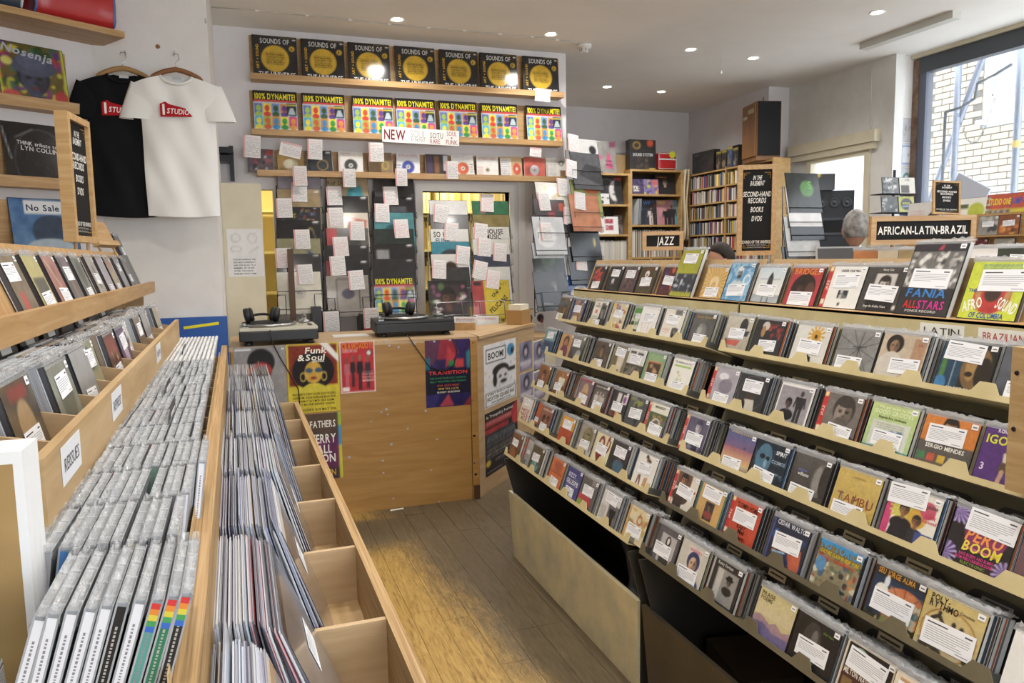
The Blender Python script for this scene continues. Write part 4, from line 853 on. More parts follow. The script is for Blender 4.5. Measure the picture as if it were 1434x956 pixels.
for r in 'BCDEF':
    X, z = ROWS[r]; lst = CDS[r]; prev = 99.
    for i, e in enumerate(lst):
        px, bg, ops, desc, lab = e[:5]; opt = e[5] if len(e) > 5 else {}
        off = .012 + (.012 if i % 3 == 1 else .0)
        peek = desc.startswith(('a plain', 'a green and cream'))
        if peek: off += .018
        bx, bz = X + off * TC, z - off * TS + .0012
        yl = y_at_px(px, bx + CDH * TS, bz + CDH * TC)
        if not peek:
            yl = min(yl, prev - .001); prev = yl - CDW - .004
        near = yl < 2.2
        yc = yl - CDW / 2
        cap = min(.092 - off, (.070 if not peek else .02))
        nb = random.randint(4, 7) if not peek else 0
        d = opt.get('d', CDD)
        if desc.startswith('a bare'): nb = 0
        dep = d + nb * .0108
        cd(frame((bx, yc, bz), FACE_L, TILT), 'cov_' + r + str(i), bg, ops, 'CD showing %s, in the %s' % (desc, ROWNAME[r]), lab, 60 if near else 32, spine=opt.get('spine', random.choice(SPINES)), d=d, sleeve=dep)
        for k in range(nb):
            o2 = d + .0006 + k * .0108; jig = random.uniform(-.0025, .0025); up = 0.
            p = Vector((bx + o2 * TC, yc + jig, bz - o2 * TS))
            sp = random.choice(SPINES)
            if near and k < 3:
                obj('cd_case', case_mesh(sp, face='3a3c40'), None, frame(p, FACE_L, TILT + random.uniform(-.3, .3)), label='CD tucked behind the one showing %s' % desc, cat='CD', group='CDs tucked behind the front covers')
            else:
                M = frame(p, FACE_L, TILT)
                STUFF.obox(M, -CDW / 2, 0, -CDD, CDW / 2, CDH, -CDD + .0018, 'b9bcc0').obox(M, -CDW / 2, 0, -CDD + .002, CDW / 2, CDH - .001, -.0018, sp).obox(M, -CDW / 2, 0, -.0016, CDW / 2, CDH, 0, '6a6c70')
    gi = 0
    while prev - .012 - CDW > .803:       # the last pockets of the row, at the near end
        bg, c2, nm = (('4a4e56', '6a6e78', 'a slate haze'), ('7a6a54', '9a8a70', 'a fawn haze'), ('5a3f44', '7a5a5e', 'a wine haze'))[(gi + ord(r)) % 3]; gi += 1
        yl = prev - .012; prev = yl - CDW - .004; bx, bz = X + .014 * TC, z - .014 * TS + .0012
        cd(frame((bx, yl - CDW / 2, bz), FACE_L, TILT), 'fill_' + nm, bg, [('N', 5, c2, .7), ('E', .5, .45, .2, .26, c2)], 'CD showing %s at the end of the %s' % (nm, ROWNAME[r]), (.5, .8, 1.1), 24, sleeve=.012)
# ---- display ledge: (column, cover, desc, label, width, height)
A = [
 (834.5, '2a1e1e', [('B', .15, .1, .7, .7, 10, ['d8402c', 'b02a20'], .09), ('L', .2, .3, .5, .1, .05, 'd8402c'), ('L', .3, .5, .7, .3, .05, 'c8362a')], 'red hands on black', (.5, .8, 1.), .142, .127),
 (857, '1f1f22', [('E', .45, .6, .1, .1, 'd0cec8'), ('L', .45, .6, .4, .75, .02, 'c0beb8'), ('L', .5, .6, .55, .72, .02, 'c0beb8'), ('T', 'Ritual', .5, .9, .06, '6a6a6a')], 'a bone-white shape on black', (.5, .3, 1.), .142, .127),
 (877.6, '3a3034', [('N', 5, '6a4a4a', .7), ('B', .2, .4, .8, .9, 10, ['7a4a50', '2a2428', '5a5a4a'], .1)], 'a dim wine-coloured crowd', (.5, .32, 1.05), .142, .127),
 (900.6, '3a3524', [('N', 6, '5a4a2c', .7), ('E', .45, .3, .13, .13, 'e0dcd8'), ('E', .45, .33, .05, .05, 'b03a3a'), ('T', 'JUNGLE', .5, .1, .07, '8a3a2a')], 'a white disc in dark foliage', (.5, .58, 1.1), .142, .127),
 (931.5, '5a2622', [('N', 5, '2a1a30', .8), ('B', .1, .1, .9, .9, 14, ['b8382c', '7a2430', 'd05a3a', '3a2a6a'], .09)], 'a crimson crowd under stage light', (.5, .5, 1.1), .142, .127),
 (958, 'a9aa2e', [('N', 12, '9a9b28', .5), ('R', 0, .52, 1, .9, '2c333e'), ('B', .05, .56, .95, .88, 26, ['c8ccd0', '6a7078', '14181e', '9aa0a8'], .05)], 'a band photo on mustard green, on the display ledge', (.5, .2, 1.15), .155, .20),
 (992.7, 'dcb872', [('S', .5, .5, 24, 'c99a4a', 1., .5), ('E', .5, .5, .2, .2, 'e8cf98'), ('E', .5, .62, .1, .14, 'd0a868')], 'golden rays', (.5, .8, 1.05), .142, .127),
 (1026.5, '5a98c8', [('N', 10, 'a8cce0', .7, {'thr': .5}), ('F', .45, .28, .3, '8fa0a8', 'e0e4e6', 'c8d4da', {'beard': '2a2a2a'}), ('O', .8, .45, .12, .12, .02, 'e0f0f8'), ('T', 'HORIZON', .7, .12, .06, '2a5a8a', {'wide': .4})], 'a bearded man on swirling blue', (.5, .72, 1.2), .142, .145),
 (1066, 'd4dde0', [('G', 'c3d6e2', 'e4e2da', 0, .6), ('R', 0, .78, 1, 1, 'a8b2b8'), ('P', [(.42, .55), (.44, .3), (.52, .14), (.6, .3), (.62, .55)], '33353a'), ('R', .4, .85, .44, 1, '4a5058'), ('R', .6, .85, .64, 1, '4a5058'), ('K', .14, .34, .86, .38, 1, '6a747a')], 'a lone hooded figure by the sea', (.5, .66, 1.15), .142, .130),
 (1113, 'b8323a', [('R', 0, 0, 1, .15, 'a82f3a'), ('T', 'BRIDGES', .5, .12, .15, 'd88a3c', {'wide': .84}), ('E', .5, .58, .38, .40, '2a1a18'), ('F', .42, .55, .3, '5a3426', '1e1210', '4a2a22'), ('E', .72, .6, .14, .2, '5a3a2c')], 'a dark afro on crimson under orange capitals', (.5, .82, 1.25), .142, .130),
 (1164.6, 'e9e8e2', OBI + [('T', 'UNDER ONE FIRE', .58, .12, .05, '2a2a2a', {'wide': .5}), ('R', .42, .58, .68, .76, '26282a'), ('B', .44, .6, .66, .74, 7, ['d0d0cc', '6a6a6a'], .04), ('E', .52, .9, .03, .04, '33302c')], 'white with a tiny photo and red paper strip', (.56, .36, 1.2), .150, .135),
 (1218.7, '403c3a', [('R', .25, .18, .75, .72, 'c9c4bc'), ('F', .5, .42, .34, 'd0c4b8', '2a2624', '1f1d1c'), ('T', 'Nancy Cox', .5, .08, .05, 'e0dcd6', {'wide': .26}), ('T', 'Sings the Golden Years', .42, .9, .05, 'd8d4ce', {'wide': .55}), ('E', .88, .9, .04, .05, 'd8d4ce')], 'a framed singer on charcoal', (.5, .60, 1.3), .146, .135),
 (1284, '2d2b2c', [('R', .0, .12, 1, .62, '6a6866'), ('B', .02, .12, .98, .6, 80, ['d8d6d0', '3a3836', 'a09e98', 'e8e6e0', '55524e'], .045), ('R', 0, 0, 1, .13, '26242a'), ('P', [(.47, .11), (.53, .04), (.58, .04), (.56, .11)], 'c0304a'), ('T', 'FANIA', .5, .70, .11, '3f7fc4', {'wide': .76, 'shear': .1}), ('T', 'ALL', .26, .86, .10, 'c8322e', {'wide': .26}), ('T', 'STARS', .66, .86, .11, 'c8308a', {'wide': .5}), ('T', 'PONCE RECORD', .5, .95, .03, 'cfccc6', {'wide': .6})], 'a crowd over blue and red capitals, on the display ledge', (.5, .5, 1.45), .16, .20),
 (1365.5, 'c6d42c', [('R', .02, .02, .98, .98, 'cbd830'), ('E', .5, .6, .32, .3, 'c22f2a'), ('E', .5, .55, .14, .15, '3a2418'), ('L', .24, .48, .3, .8, .05, 'b8844c'), ('L', .78, .48, .72, .8, .05, 'b8844c'), ('L', .24, .48, .4, .42, .04, 'b8844c'), ('L', .78, .48, .62, .42, .04, 'b8844c'), ('R', .35, .2, .7, .24, 'c23a2a'), ('T', 'THE', .14, .52, .06, '2a5a8a'), ('T', 'AFRO', .2, .76, .18, 'f0efe6', {'wide': .34, 'rot': 18}), ('T', 'SOUND', .8, .76, .18, 'f0efe6', {'wide': .36, 'rot': -18}), ('T', 'OF COLOMBIA', .5, .94, .09, '2b55a0', {'wide': .6}), ('K', .2, .07, .85, .16, 3, '3a6a9a')], 'lime yellow with a dancer and fanned lettering', (.62, .34, 1.5), .150, .150),
]
for i, (px, bg, ops, desc, lab, w, h) in enumerate(A):
    tall = h > .19
    bx = 1.640 - (.016 if tall or 'swirling' in desc else 0); bz = 1.3685
    t = 21.
    yl = y_at_px(px, bx + h * math.sin(math.radians(t)), bz + h * math.cos(math.radians(t)))
    cd(frame((bx, yl - w / 2, bz), FACE_L, t), 'covA' + str(i), bg, ops, 'CD showing %s, on the display ledge' % desc if not tall else 'boxed set showing %s' % desc, lab, 44, w=w, h=h, d=.012 if not tall else .014, sleeve=.016, spine='c9c9c4' if tall else '55504a', name='boxed_cd_set' if tall else 'cd_case', cat='CD set' if tall else 'CD')
# handwritten cards on the fascia
def paper_sign(name, M, w, h, bg, texts, label, cat='sign', mt=None, n=4, ops=()):
    key = 'sg_' + label
    me = cover_mesh(key, w, h, bg, list(ops) + [('T', *t) for t in texts], n, mt or PAPER)
    o = MB().box(-w / 2, 0, -.001, w / 2, h, 0, bg).build(name, mt or PAPER, None, M, label=label, cat=cat)
    obj('print', me, o, Vector((0, 0, .0004))); return o
for (px, txt, col, lb) in ((1318, 'LATIN', '3a3436', 'white card hand-lettered LATIN on the rack fascia'), (1405, 'BRAZILIAN', 'b3342e', 'white card hand-lettered BRAZILIAN in red on the rack fascia')):
    p = onx(px, 464 if 'L' == txt[0] else 470, 1.603)
    paper_sign('card_sign', frame((1.6035, p.y, 1.318), FACE_L, 0), .125, .036, 'e9e7dc', [(txt, .5, .5, .5, col, {'bold': 0, 'wide': .8})], lb)
# plywood post with two screws at the near end of the rack
pa = onx(1412, 484, 1.40); pb = onx(1409, 684, 1.40)
post = MB().box(1.395, pb.y - .10, pb.z, 1.413, pb.y, pa.z).build('plywood_post', PLY, label='bare plywood board with dark screws at the end of the CD rack', cat='board')
for dz in (.05, .16): MB().lathe([(.001, 0), (.005, 0), (.004, .002)], n=10).build('screw', DARKM, post, Matrix.Translation((1.395, pb.y - .012, pa.z - dz)) @ Matrix.Rotation(-math.pi / 2, 4, 'Y'))

# odds and ends lying in the open base bins
g = MB(); g.smooth = True; g.tube([(1.33, 2.42, .21), (1.40, 2.52, .27), (1.47, 2.70, .30), (1.52, 2.9, .36)], [.045, .04, .032, .03], 14)
g.build('vacuum_hose', mat('grey_blue_plastic', '5e626c', .4), label='grey-blue vacuum hose lying in the base bin of the cream rack', cat='hose')
MB().obox(Matrix.Translation((1.45, 2.95, .10)) @ Matrix.Rotation(.5, 4, 'Y'), -.12, -.30, 0, .12, .30, .015).build('wood_offcut', mat('red_brown_offcut', '6a3c26', .6), label='red-brown board offcut in the base bin of the cream rack', cat='board')
MB().obox(Matrix.Translation((1.46, 1.45, .06)) @ Matrix.Rotation(.3, 4, 'Z'), -.12, -.16, 0, .12, .16, .13).build('paper_bundle', painted('kraft_bundle', '6a5a40', '55472f', .8), label='bundle of brown paper in the dark base bin', cat='bundle')
MB().obox(Matrix.Translation((1.50, 1.95, .06)) @ Matrix.Rotation(-.2, 4, 'Z'), -.10, -.14, 0, .10, .14, .17).build('cardboard_box', mat('dull_cardboard', '4a3d2a', .8), label='dull cardboard box in the dark base bin', cat='box')

# ================================================================== LEFT SIDE: bins, ledge, shelves, shirts
ROTL = Matrix.Rotation(math.radians(.6), 4, 'Z')
def L(M): return ROTL @ (M if isinstance(M, Matrix) else Matrix.Translation(M))
# ---- long record bin
NB = 8; BY0 = .56; BP = .366
BX0, BX1 = -.046, .222
BYE = BY0 + NB * BP
lpbin = empty('record_bin', ROTL, label='long plywood record bin packed with LPs beside the aisle', cat='bin')
MB().box(BX1, BY0 - .02, 0, BX1 + .02, BYE + .02, .9).build('side_panel', LAMW, lpbin)
MB().box(BX0 - .022, BY0 - .02, .1, BX0, BYE + .02, 1.172).build('back_rail', LAMW, lpbin)
MB().box(BX0, BY0 - .02, .755, BX1, BYE + .02, .773).build('bin_floor', PLYY, lpbin)
MB().box(BX0, BY0 - .02, 0, BX1, BY0, .9).build('end_panel', PLY, lpbin)
MB().box(BX0, BYE, 0, BX1, BYE + .02, .9).build('end_panel', PLY, lpbin)
dv = MB().prism([(BX0, 0, .773), (BX1, 0, .773), (BX1, 0, .896), (BX0 + .12, 0, .896), (BX0 + .07, 0, .86), (BX0, 0, .86)], (0, .012, 0)).mesh('divider', PLYX)
for i in range(1, NB): obj('divider', dv, lpbin, Vector((0, BY0 + i * BP - .006, 0)))
LPS = .315
LPTONE = {'pale grey': ('c9cbd4', '9ea1ac'), 'milky white': ('e2e2e2', 'c4c5ca'), 'slate grey': ('8b8d9a', '5d606c'), 'black': ('2a2a2e', '6d6f7a'), 'blue': ('4a5a86', 'a2a8bc'), 'tan': ('a98c66', 'c4bbae'), 'crimson': ('9a2c34', 'bda0a6'), 'pale blue': ('9fb4c6', 'bcc5d2'), 'violet grey': ('77748a', 'a5a3b6')}
def lp_mesh(c, t, th):
    k = ('lp', c, t, th)
    if k not in ARTS:
        mb = MB(); mb.box(-LPS / 2, 0, -th, LPS / 2, LPS - .003, -.0004, c).box(-LPS / 2 - .002, .0, -th * .75, LPS / 2 + .002, LPS + .003, -th * .25, t)
        ARTS[k] = mb.mesh('lp_sleeve', CASE)
    return ARTS[k]
random.seed(31)
tones = list(LPTONE)
for b in range(NB):
    yc = BY0 + b * BP + BP / 2
    nrec = 34
    for k in range(nrec):
        u = k / (nrec - 1)
        if b in (1, 7) and u > .45: tn = random.choice(['black', 'milky white', 'black', 'crimson', 'slate grey', 'blue', 'milky white'] if b == 1 else ['black', 'black', 'slate grey', 'milky white', 'tan', 'crimson'])
        else: tn = random.choice(['pale grey'] * 4 + ['milky white'] * 3 + ['slate grey', 'violet grey', 'violet grey', 'blue', 'tan', 'pale blue', 'pale blue', 'black'])
        c, t = LPTONE[tn]; th = random.choice((.0032, .004))
        far = min(1, b / 5); tilt = 2 + (22 - 12 * far) * u ** 1.25; x = BX0 + .012 + (.178 + .034 * far) * u
        M = L(frame((x, yc + random.uniform(-.012, .012), .7735), FACE_R, tilt + random.uniform(-.4, .4)))
        last = k == nrec - 1
        if random.random() < .05 and not last: M = M @ Matrix.Translation((0, random.uniform(.015, .035), 0))
        o = obj('lp_sleeve', lp_mesh(c if not last else '6e6a70', t, th), None, M, cat='LP', group='LP sleeves packed in the long record bin')
        o['label'] = 'LP in a %s sleeve packed in the long plywood bin' % tn
        if last:
            o['label'] = ('mauve-grey', 'blue-grey', 'tan-grey')[b % 3] + ' LP in clear plastic at the front of a record bin section'
            o['group'] = 'front LPs of the bin sections'
            me = cover_mesh('frontlp%d' % (b % 3), .31, .31, ['7b7072', '6d7076', '837468'][b % 3], [('N', 4, 'a79c96', .5), ('N', 9, '4a4646', .4), ('E', .5, .5, .3, .3, ['5a5052', '8a8a90', '6a5a4c'][b % 3], .6), ('R', .1, .8, .6, .84, '9a9494')], 14, GLOSS)
            obj('cover', me, o, Vector((0, .002, .0002)))
            obj('price_label', label_mesh(.09, .045, b % 4), o, Matrix.Translation((.03, .19, .0012)) @ Matrix.Rotation(math.radians(4), 4, 'Z'))

# ---- lower CD bin
CX0, CX1 = -.235, -.070; CY0, CP = .672, .150; NC = 16
cbin = empty('cd_bin', ROTL, label='lower plywood CD bin along the back of the record bin', cat='bin')
CZ = 1.128
CYE = CY0 + NC * CP
MB().box(CX1 - .001, CY0 - .012, .2, CX1 + .0, CYE + .012, CZ).build('inner_face', PLYY, cbin)
MB().box(CX1, CY0 - .012, .2, BX0 - .0225, CYE + .012, 1.19).build('front_rail', PLYY, cbin)
MB().box(CX0 - .015, CY0 - .012, .2, CX0, CYE + .012, 1.235).build('back_rail', PLYY, cbin)
MB().box(CX0, CY0 - .012, CZ - .012, CX1, CYE + .012, CZ).build('bin_floor', PLYY, cbin)
cdv = MB().box(CX0, 0, CZ, CX1, .006, CZ + .045).mesh('divider', PLYX)
for i in range(NC + 1): obj('divider', cdv, cbin, Vector((0, CY0 + i * CP - .003, 0)))
def spine_case(paper, txt):
    """CD case stood on edge: clear top, printed spine on the end that faces the aisle's near end (-x)"""
    k = ('sp', paper, txt)
    if k in ARTS: return ARTS[k]
    w, h, d = CDW, CDH, CDD; mb = MB(); e = .0016
    mb.box(-w / 2 + .0005, .0, -d + e, w / 2, h - .0015, -e, '8e9196')
    mb.box(-w / 2, 0, -d + e, -w / 2 + .0006, h - .003, -e, paper)
    mb.box(-w / 2, 0, -e, w / 2, h, 0, '9fa2a6'); mb.box(-w / 2, 0, -d, w / 2, h, -d + e, 'a9acb0')
    mb.box(-w / 2 + .004, h - .0015, -d + e, w / 2 - .004, h - .0005, -e, 'b9bcc0')
    for u in (.12, .38, .64, .88): mb.box(-w / 2 + u * w, h - .0006, -d + e * .5, -w / 2 + u * w + .004, h + .001, -e * .5, 'd4d7da')
    if txt:
        dk = '8a8a90' if sum(hx(paper)) > 1.4 else 'a8a8a4'
        y = h - .02; rs = random.Random(hash_s(paper + txt))
        while y > .03:
            l = rs.uniform(.001, .003); mb.quad((-w / 2 - .0002, y - l, -d * .60), (-w / 2 - .0002, y - l, -d * .42), (-w / 2 - .0002, y, -d * .42), (-w / 2 - .0002, y, -d * .60), dk); y -= l + .0012
    if txt == 'r':
        for j, c in enumerate(('d23c3c', 'e08a3c', 'd8c84a', '4a9a5a', '3a6ac0')): mb.box(-w / 2 - .0004, h - .008 - j * .005, -d + e, -w / 2, h - .003 - j * .005, -e, c)
    ARTS[k] = mb.mesh('cd_case', CASE); return ARTS[k]
SPN = {'white': 'e4e4e8', 'black': '26262a', 'teal': '5a9a92', 'green': '2f7a5a', 'grey': '9a9a9e', 'blue': '3f7ab8', 'cream': 'd8d0b8', 'orange': 'c87a34', 'red': 'b0302c', 'brown': '7a5a40', 'navy': '2c3a6a', 'mint': '8fb0a0'}
NEARSP = {0: ['white', 'white', 'white', 'white', 'white', 'black', 'white', 'teal', 'green', 'black'],
          1: ['white', 'grey', 'blue', 'black', 'white', 'grey', 'white', 'cream', 'navy', 'white', 'white'],
          2: ['grey', 'black', 'white', 'black', 'white', 'white', 'orange', 'grey', 'white', 'grey', 'white'],
          3: ['grey', 'white', 'red', 'white', 'white', 'grey', 'mint', 'navy', 'mint', 'red', 'brown', 'white']}
random.seed(41)
PSLV = []
for v in range(4):
    rs = np.random.RandomState(v + 60); mb = MB(); nx, nz = 12, 4; P = {}
    for i in range(nx + 1):
        for j in range(nz + 1):
            P[i, j] = len(mb.v); mb.v.append((-.074 + .148 * i / nx, (.001 + rs.rand() * .005 + (.003 if j in (1, 3) else 0)) if 0 < j < nz else -.012 + rs.rand() * .006, .0012 - .0126 * j / nz))
    for i in range(nx):
        for j in range(nz): mb.f.append((P[i, j], P[i + 1, j], P[i + 1, j + 1], P[i, j + 1])); mb.c.append(None)
    PSLV.append(mb.mesh('plastic_sleeve', PLASTIC))
for b in range(NC):
    yc = CY0 + b * CP + CP / 2
    lst = NEARSP.get(b) or [random.choice(['white', 'white', 'grey', 'grey', 'black', 'white', 'cream', 'navy', 'brown', 'red', 'mint']) for _ in range(11)]
    gap = {0: .020, 3: .01}.get(b, .002)
    for k, c in enumerate(lst):
        x = CX0 + .022 + gap + k * .0122
        if b == 2 and k > 6: x += .006
        tilt = -17 if b == 0 else -9
        tx = 'r' if (b == 0 and c in ('teal', 'green')) or (b == 0 and k == 9) else 't'
        if b < 11:
            o = obj('cd_case', spine_case(SPN[c], tx if b < 6 else ''), None, L(frame((x, yc + random.uniform(-.002, .002), CZ + .0008 + abs(math.sin(math.radians(tilt))) * .0), FACE_R, tilt + random.uniform(-1, 1))), cat='CD', group='CDs standing in the lower plywood bin',
                    label='CD with %s spine in the %s section of the lower bin' % (c, ('first', 'second', 'third', 'fourth', 'fifth', 'sixth', 'seventh', 'eighth', 'ninth', 'tenth', 'eleventh')[b]))
            obj('plastic_sleeve', PSLV[k % 4], o, Vector((0, CDH, 0)))
        else:
            M = L(frame((x, yc, CZ + .001), FACE_R, tilt)); STUFF.obox(M, -CDW / 2, 0, -CDD, CDW / 2, CDH, -.0005, random.choice(['d4d7da', 'c4c7ca', 'b4b7ba', 'e2e4e6'])).obox(M, -CDW / 2 + .004, CDH, -CDD + .003, CDW / 2 - .004, CDH + .002, -.003, 'eef0f1')
# olive CD leaning alone at the near end
cd(L(frame((CX0 + .0195, CY0 + CP / 2 - .001, CZ + .001), FACE_R, 4)), 'olivecd', '8d9468', [('G', '9aa070', '6f8450'), ('N', 3, 'b4b88a', .6), ('E', .5, .6, .3, .3, '7a9458', .5)], 'olive green CD in a clear sleeve leaning at the end of the lower bin', (.75, .75, .8), 20, sleeve=.012, spine='d8d8dc')
# black index cards in the lower bin
for (b, x) in ((0, .006), (2, .004), (4, .004), (5, .09), (6, .004), (7, .06), (8, .004), (9, .07), (10, .004), (12, .05), (14, .01)):
    c = obj('index_card', CARD, None, L(frame((CX0 + x + .004, CY0 + b * CP + CP / 2, CZ + .002), FACE_R, -4 if x < .02 else -9)), label='black index card with white title among CDs in the lower bin', cat='index card', group='black index cards in the lower bin')
    obj('card_title', MB().box(-.04, .112, .0012, .04, .136, .0018, 'e4e4e0').quad((-.028, .122, .002), (.028, .122, .002), (.028, .127, .002), (-.028, .127, .002), '55555a').mesh('card_title', PAPER) if 'ct' not in ARTS else ARTS['ct'], c)
yk = obj('index_card', MB().box(-.07, 0, -.001, .07, .145, .001).mesh('index_card', mat('yellow_card', 'd9d23a', .5)), None, L(frame((CX0 + .012, CY0 + CP * 1.5, CZ + .002), FACE_R, -2)), label='yellow index card in the second section of the lower bin', cat='index card')

# ---- upper CD bin
UX0, UX1 = -.395, -.208; UY0, UP, NU = .90, .170, 12; UZ = 1.262; UYE = UY0 + NU * UP
ubin = empty('cd_bin', ROTL, label='upper plywood CD bin with paper labels on its front board', cat='bin')
MB().box(UX1, UY0 - .012, UZ - .02, UX1 + .012, UYE + .012, 1.330).build('front_board', PLYY, ubin)
MB().box(UX0 - .012, UY0 - .012, .3, UX0, UYE + .012, 1.40).build('back_board', PLYY, ubin)
MB().box(UX0, UY0 - .012, UZ - .02, UX1, UYE + .012, UZ).build('bin_floor', PLYY, ubin)
MB().box(UX0, UY0 - .012, .3, CX0 - .016, UY0, UZ - .02).build('end_panel', PLYX, ubin)
udv = MB().hexa([(UX0, 0, UZ), (UX1, 0, UZ), (UX1, .006, UZ), (UX0, .006, UZ), (UX0, 0, UZ + .085), (UX1, 0, UZ + .045), (UX1, .006, UZ + .045), (UX0, .006, UZ + .085)]).mesh('divider', PLYX)
for i in range(NU + 1): obj('divider', udv, ubin, Vector((0, UY0 + i * UP - .003, 0)))
for y, txt in ((1.02, 'REISSUES'), (1.40, 'REPRESS'), (2.15, 'NEW')):
    o = MB().box(-.055, 0, 0, .055, .045, .0006, 'dcdde0').build('paper_label', PAPER, ubin, frame((UX1 + .0125, y, 1.278), FACE_R, 0))
    mb = MB(); put_text(mb, txt, 0, .022, .016, '55555a', .001, bold=0, wide=.085); mb.build('lettering', PAPER, o)
UC = [('8a8478', [('N', 5, '5a5046', .6), ('F', .5, .4, .4, 'a08a76', '3a322c')], 'a brown-grey portrait'),
      ('3a322a', [('N', 5, '8a6a40', .6), ('R', .2, .1, .8, .25, '8a2f28'), ('E', .5, .55, .25, .3, 'a9885c')], 'a dark face under red title'),
      ('7f8478', [('N', 4, 'a0a498', .6), ('E', .5, .5, .3, .3, '5f6458')], 'a pale green-grey photo'),
      ('9a9c9e', [('G', 'a8aaac', '808284')], 'plain silver'),
      ('a8a27e', [('N', 5, '7a7a5a', .6), ('E', .5, .3, .2, .2, '4a5a50')], 'a washed olive figure'),
      ('5a2a28', [('R', .1, .1, .9, .4, '8a3a34'), ('B', .1, .4, .9, .95, 12, ['2a1c1a', '9a8a6a', 'c9b890'], .09)], 'a maroon group photo'),
      ('4a3a5a', [('R', .1, .1, .9, .9, '5f4a70'), ('E', .5, .5, .2, .3, 'c0b0c8')], 'a purple portrait'),
      ('d8d4cc', [('B', .2, .3, .8, .8, 10, ['6a6a6a', 'b8b0a8', '3a3a3a'], .08)], 'a white cover with a sketch'),
      ('6a5a48', [('N', 5, '9a8a70', .6)], 'a khaki landscape'), ('8a8a90', [('N', 4, 'b0b0b4', .6)], 'a grey sky'), ('40444a', [('N', 4, '70747a', .6)], 'a dark stairwell'), ('b0a890', [('N', 5, '8a8068', .6)], 'a sandy dune')]
random.seed(51)
for b in range(NU):
    yc = UY0 + b * UP + UP / 2 - .004
    bg, ops, desc = UC[b]; tilt = 14.
    xf = UX1 - (.070 if b in (0,) else .045 if b % 3 == 1 else .028)
    n = 7
    cd(L(frame((xf, yc, UZ + .001), FACE_R, tilt)), 'ucov%d' % b, bg, ops, 'CD showing %s at the front of an upper bin section' % desc, (.5, .3 if b % 2 == 0 else .72, 1.), 26, sleeve=.012 + n * .011)
    for k in range(n):
        o2 = .0115 + k * .0112; p = Vector((xf - o2 * math.cos(math.radians(tilt)), yc + random.uniform(-.004, .004), UZ + .002 ))
        if b < 4 and k < 5:
            c = random.choice(['black', 'black', 'grey', 'red', 'white', 'navy', 'brown'])
            o = obj('cd_case', spine_case(SPN[c], 't'), None, L(frame(p, FACE_R, tilt)), label='CD with %s spine behind the one showing %s' % (c, desc), cat='CD', group='CDs standing in the upper plywood bin')
        else:
            M = L(frame(p, FACE_R, tilt)); STUFF.obox(M, -CDW / 2, 0, -CDD, CDW / 2, CDH, -.0005, random.choice(['8e9196', 'b4b7ba', '55585e', '9a8a78', '3a3c42']))
    if b in (0, 1, 3, 4, 5, 6, 7, 8, 9):
        x = xf - .105
        c = obj('index_card', CARD, None, L(frame((max(x, UX0 + .012 + .04), yc, UZ + .004), FACE_R, 14)), label='black index card at the back of an upper bin section', cat='index card', group='black index cards in the upper bin')
        obj('card_title', CTAG2 if b in (6, 8) else MB().box(-.03, .118, .0012, .03, .138, .0018, 'e4e4e0').mesh('card_title', PAPER), c)
# ---- display ledge above the bins
ledge = empty('display_ledge', ROTL, label='pine display ledge with a front lip above the CD bins', cat='shelf')
LX, LZ, LY0, LY1 = -.365, 1.412, .95, 3.85
MB().box(LX - .13, LY0, LZ, LX, LY1, LZ + .012).build('ledge_board', OAKY, ledge)
for a, b in ((LY0, 2.42), (2.425, LY1)): MB().box(LX, a, LZ - .012, LX + .018, b, LZ + .036).build('front_lip', OAKY, ledge)
lean = 20.; ls, lcn = math.sin(math.radians(lean)), math.cos(math.radians(lean))
for a, b in ((LY0, 2.42), (2.425, LY1)):
    M = frame((LX - .05, (a + b) / 2, LZ + .012), FACE_R, lean)
    MB().box(-(b - a) / 2, 0, -.014, (b - a) / 2, .165, 0).build('back_board', OAKY, ledge, M)
MB().box(LX - .12, LY0 + .3, .0, LX - .10, LY1 - .02, LZ).build('carcass', PLYY, ledge)
MB().box(LX - .10, LY1 - .05, .0, LX - .03, LY1 - .02, LZ).build('upright', PLYY, ledge)
D = [(-12, '8b7d63', [('N', 7, '5a4c38', .7), ('R', .25, .62, .5, .9, 'c0392f')], 'a sepia carved frieze', (.35, .3, 1.15)),
     (24, 'b5ac6a', [('R', 0, 0, 1, .42, 'b9b06c'), ('R', .12, .42, .9, .75, '4a4840')], 'yellow above dark grey', (.5, .82, 1.2)),
     (53.5, '9c6258', [('N', 4, 'b87a68', .6), ('L', .2, .1, .8, .9, .04, 'c9a090'), ('E', .55, .3, .12, .14, '8a4a44')], 'a rust red abstract', (.6, .8, 1.2)),
     (76, '4a4648', [('R', 0, 0, .12, 1, '2a2a2e'), ('E', .55, .15, .25, .15, '7a5a6a'), ('E', .5, .7, .12, .25, '8a6a4a'), ('N', 5, '5a5558', .5)], 'a dim stage figure', (.5, .38, 1.1)),
     (97, '5c6458', [('N', 4, '7a8074', .6), ('E', .5, .4, .25, .3, '3a3e38')], 'a murky green sleeve', (.5, .85, 1.)),
     (119, '9a948e', [('N', 4, 'b4aea8', .6), ('E', .5, .5, .2, .3, '6a6460')], 'a beige haze', (.5, .55, 1.)),
     (135, 'a8a2a8', [('N', 4, '8a86a0', .6)], 'a lilac haze', (.5, .85, .9)),
     (147, '8a7a68', [('R', .2, .1, .7, .3, 'b05a48'), ('E', .5, .55, .2, .2, 'b8a060'), ('N', 4, 'a89a88', .5)], 'a tan print with red title', (.5, .85, .9)),
     (161, '7a7c84', [('N', 4, 'a0a2aa', .6)], 'a steel grey print', (.5, .3, .9)),
     (172, '45484e', [('N', 4, '6a6e74', .5)], 'a dark slate print', (.5, .65, .9))]
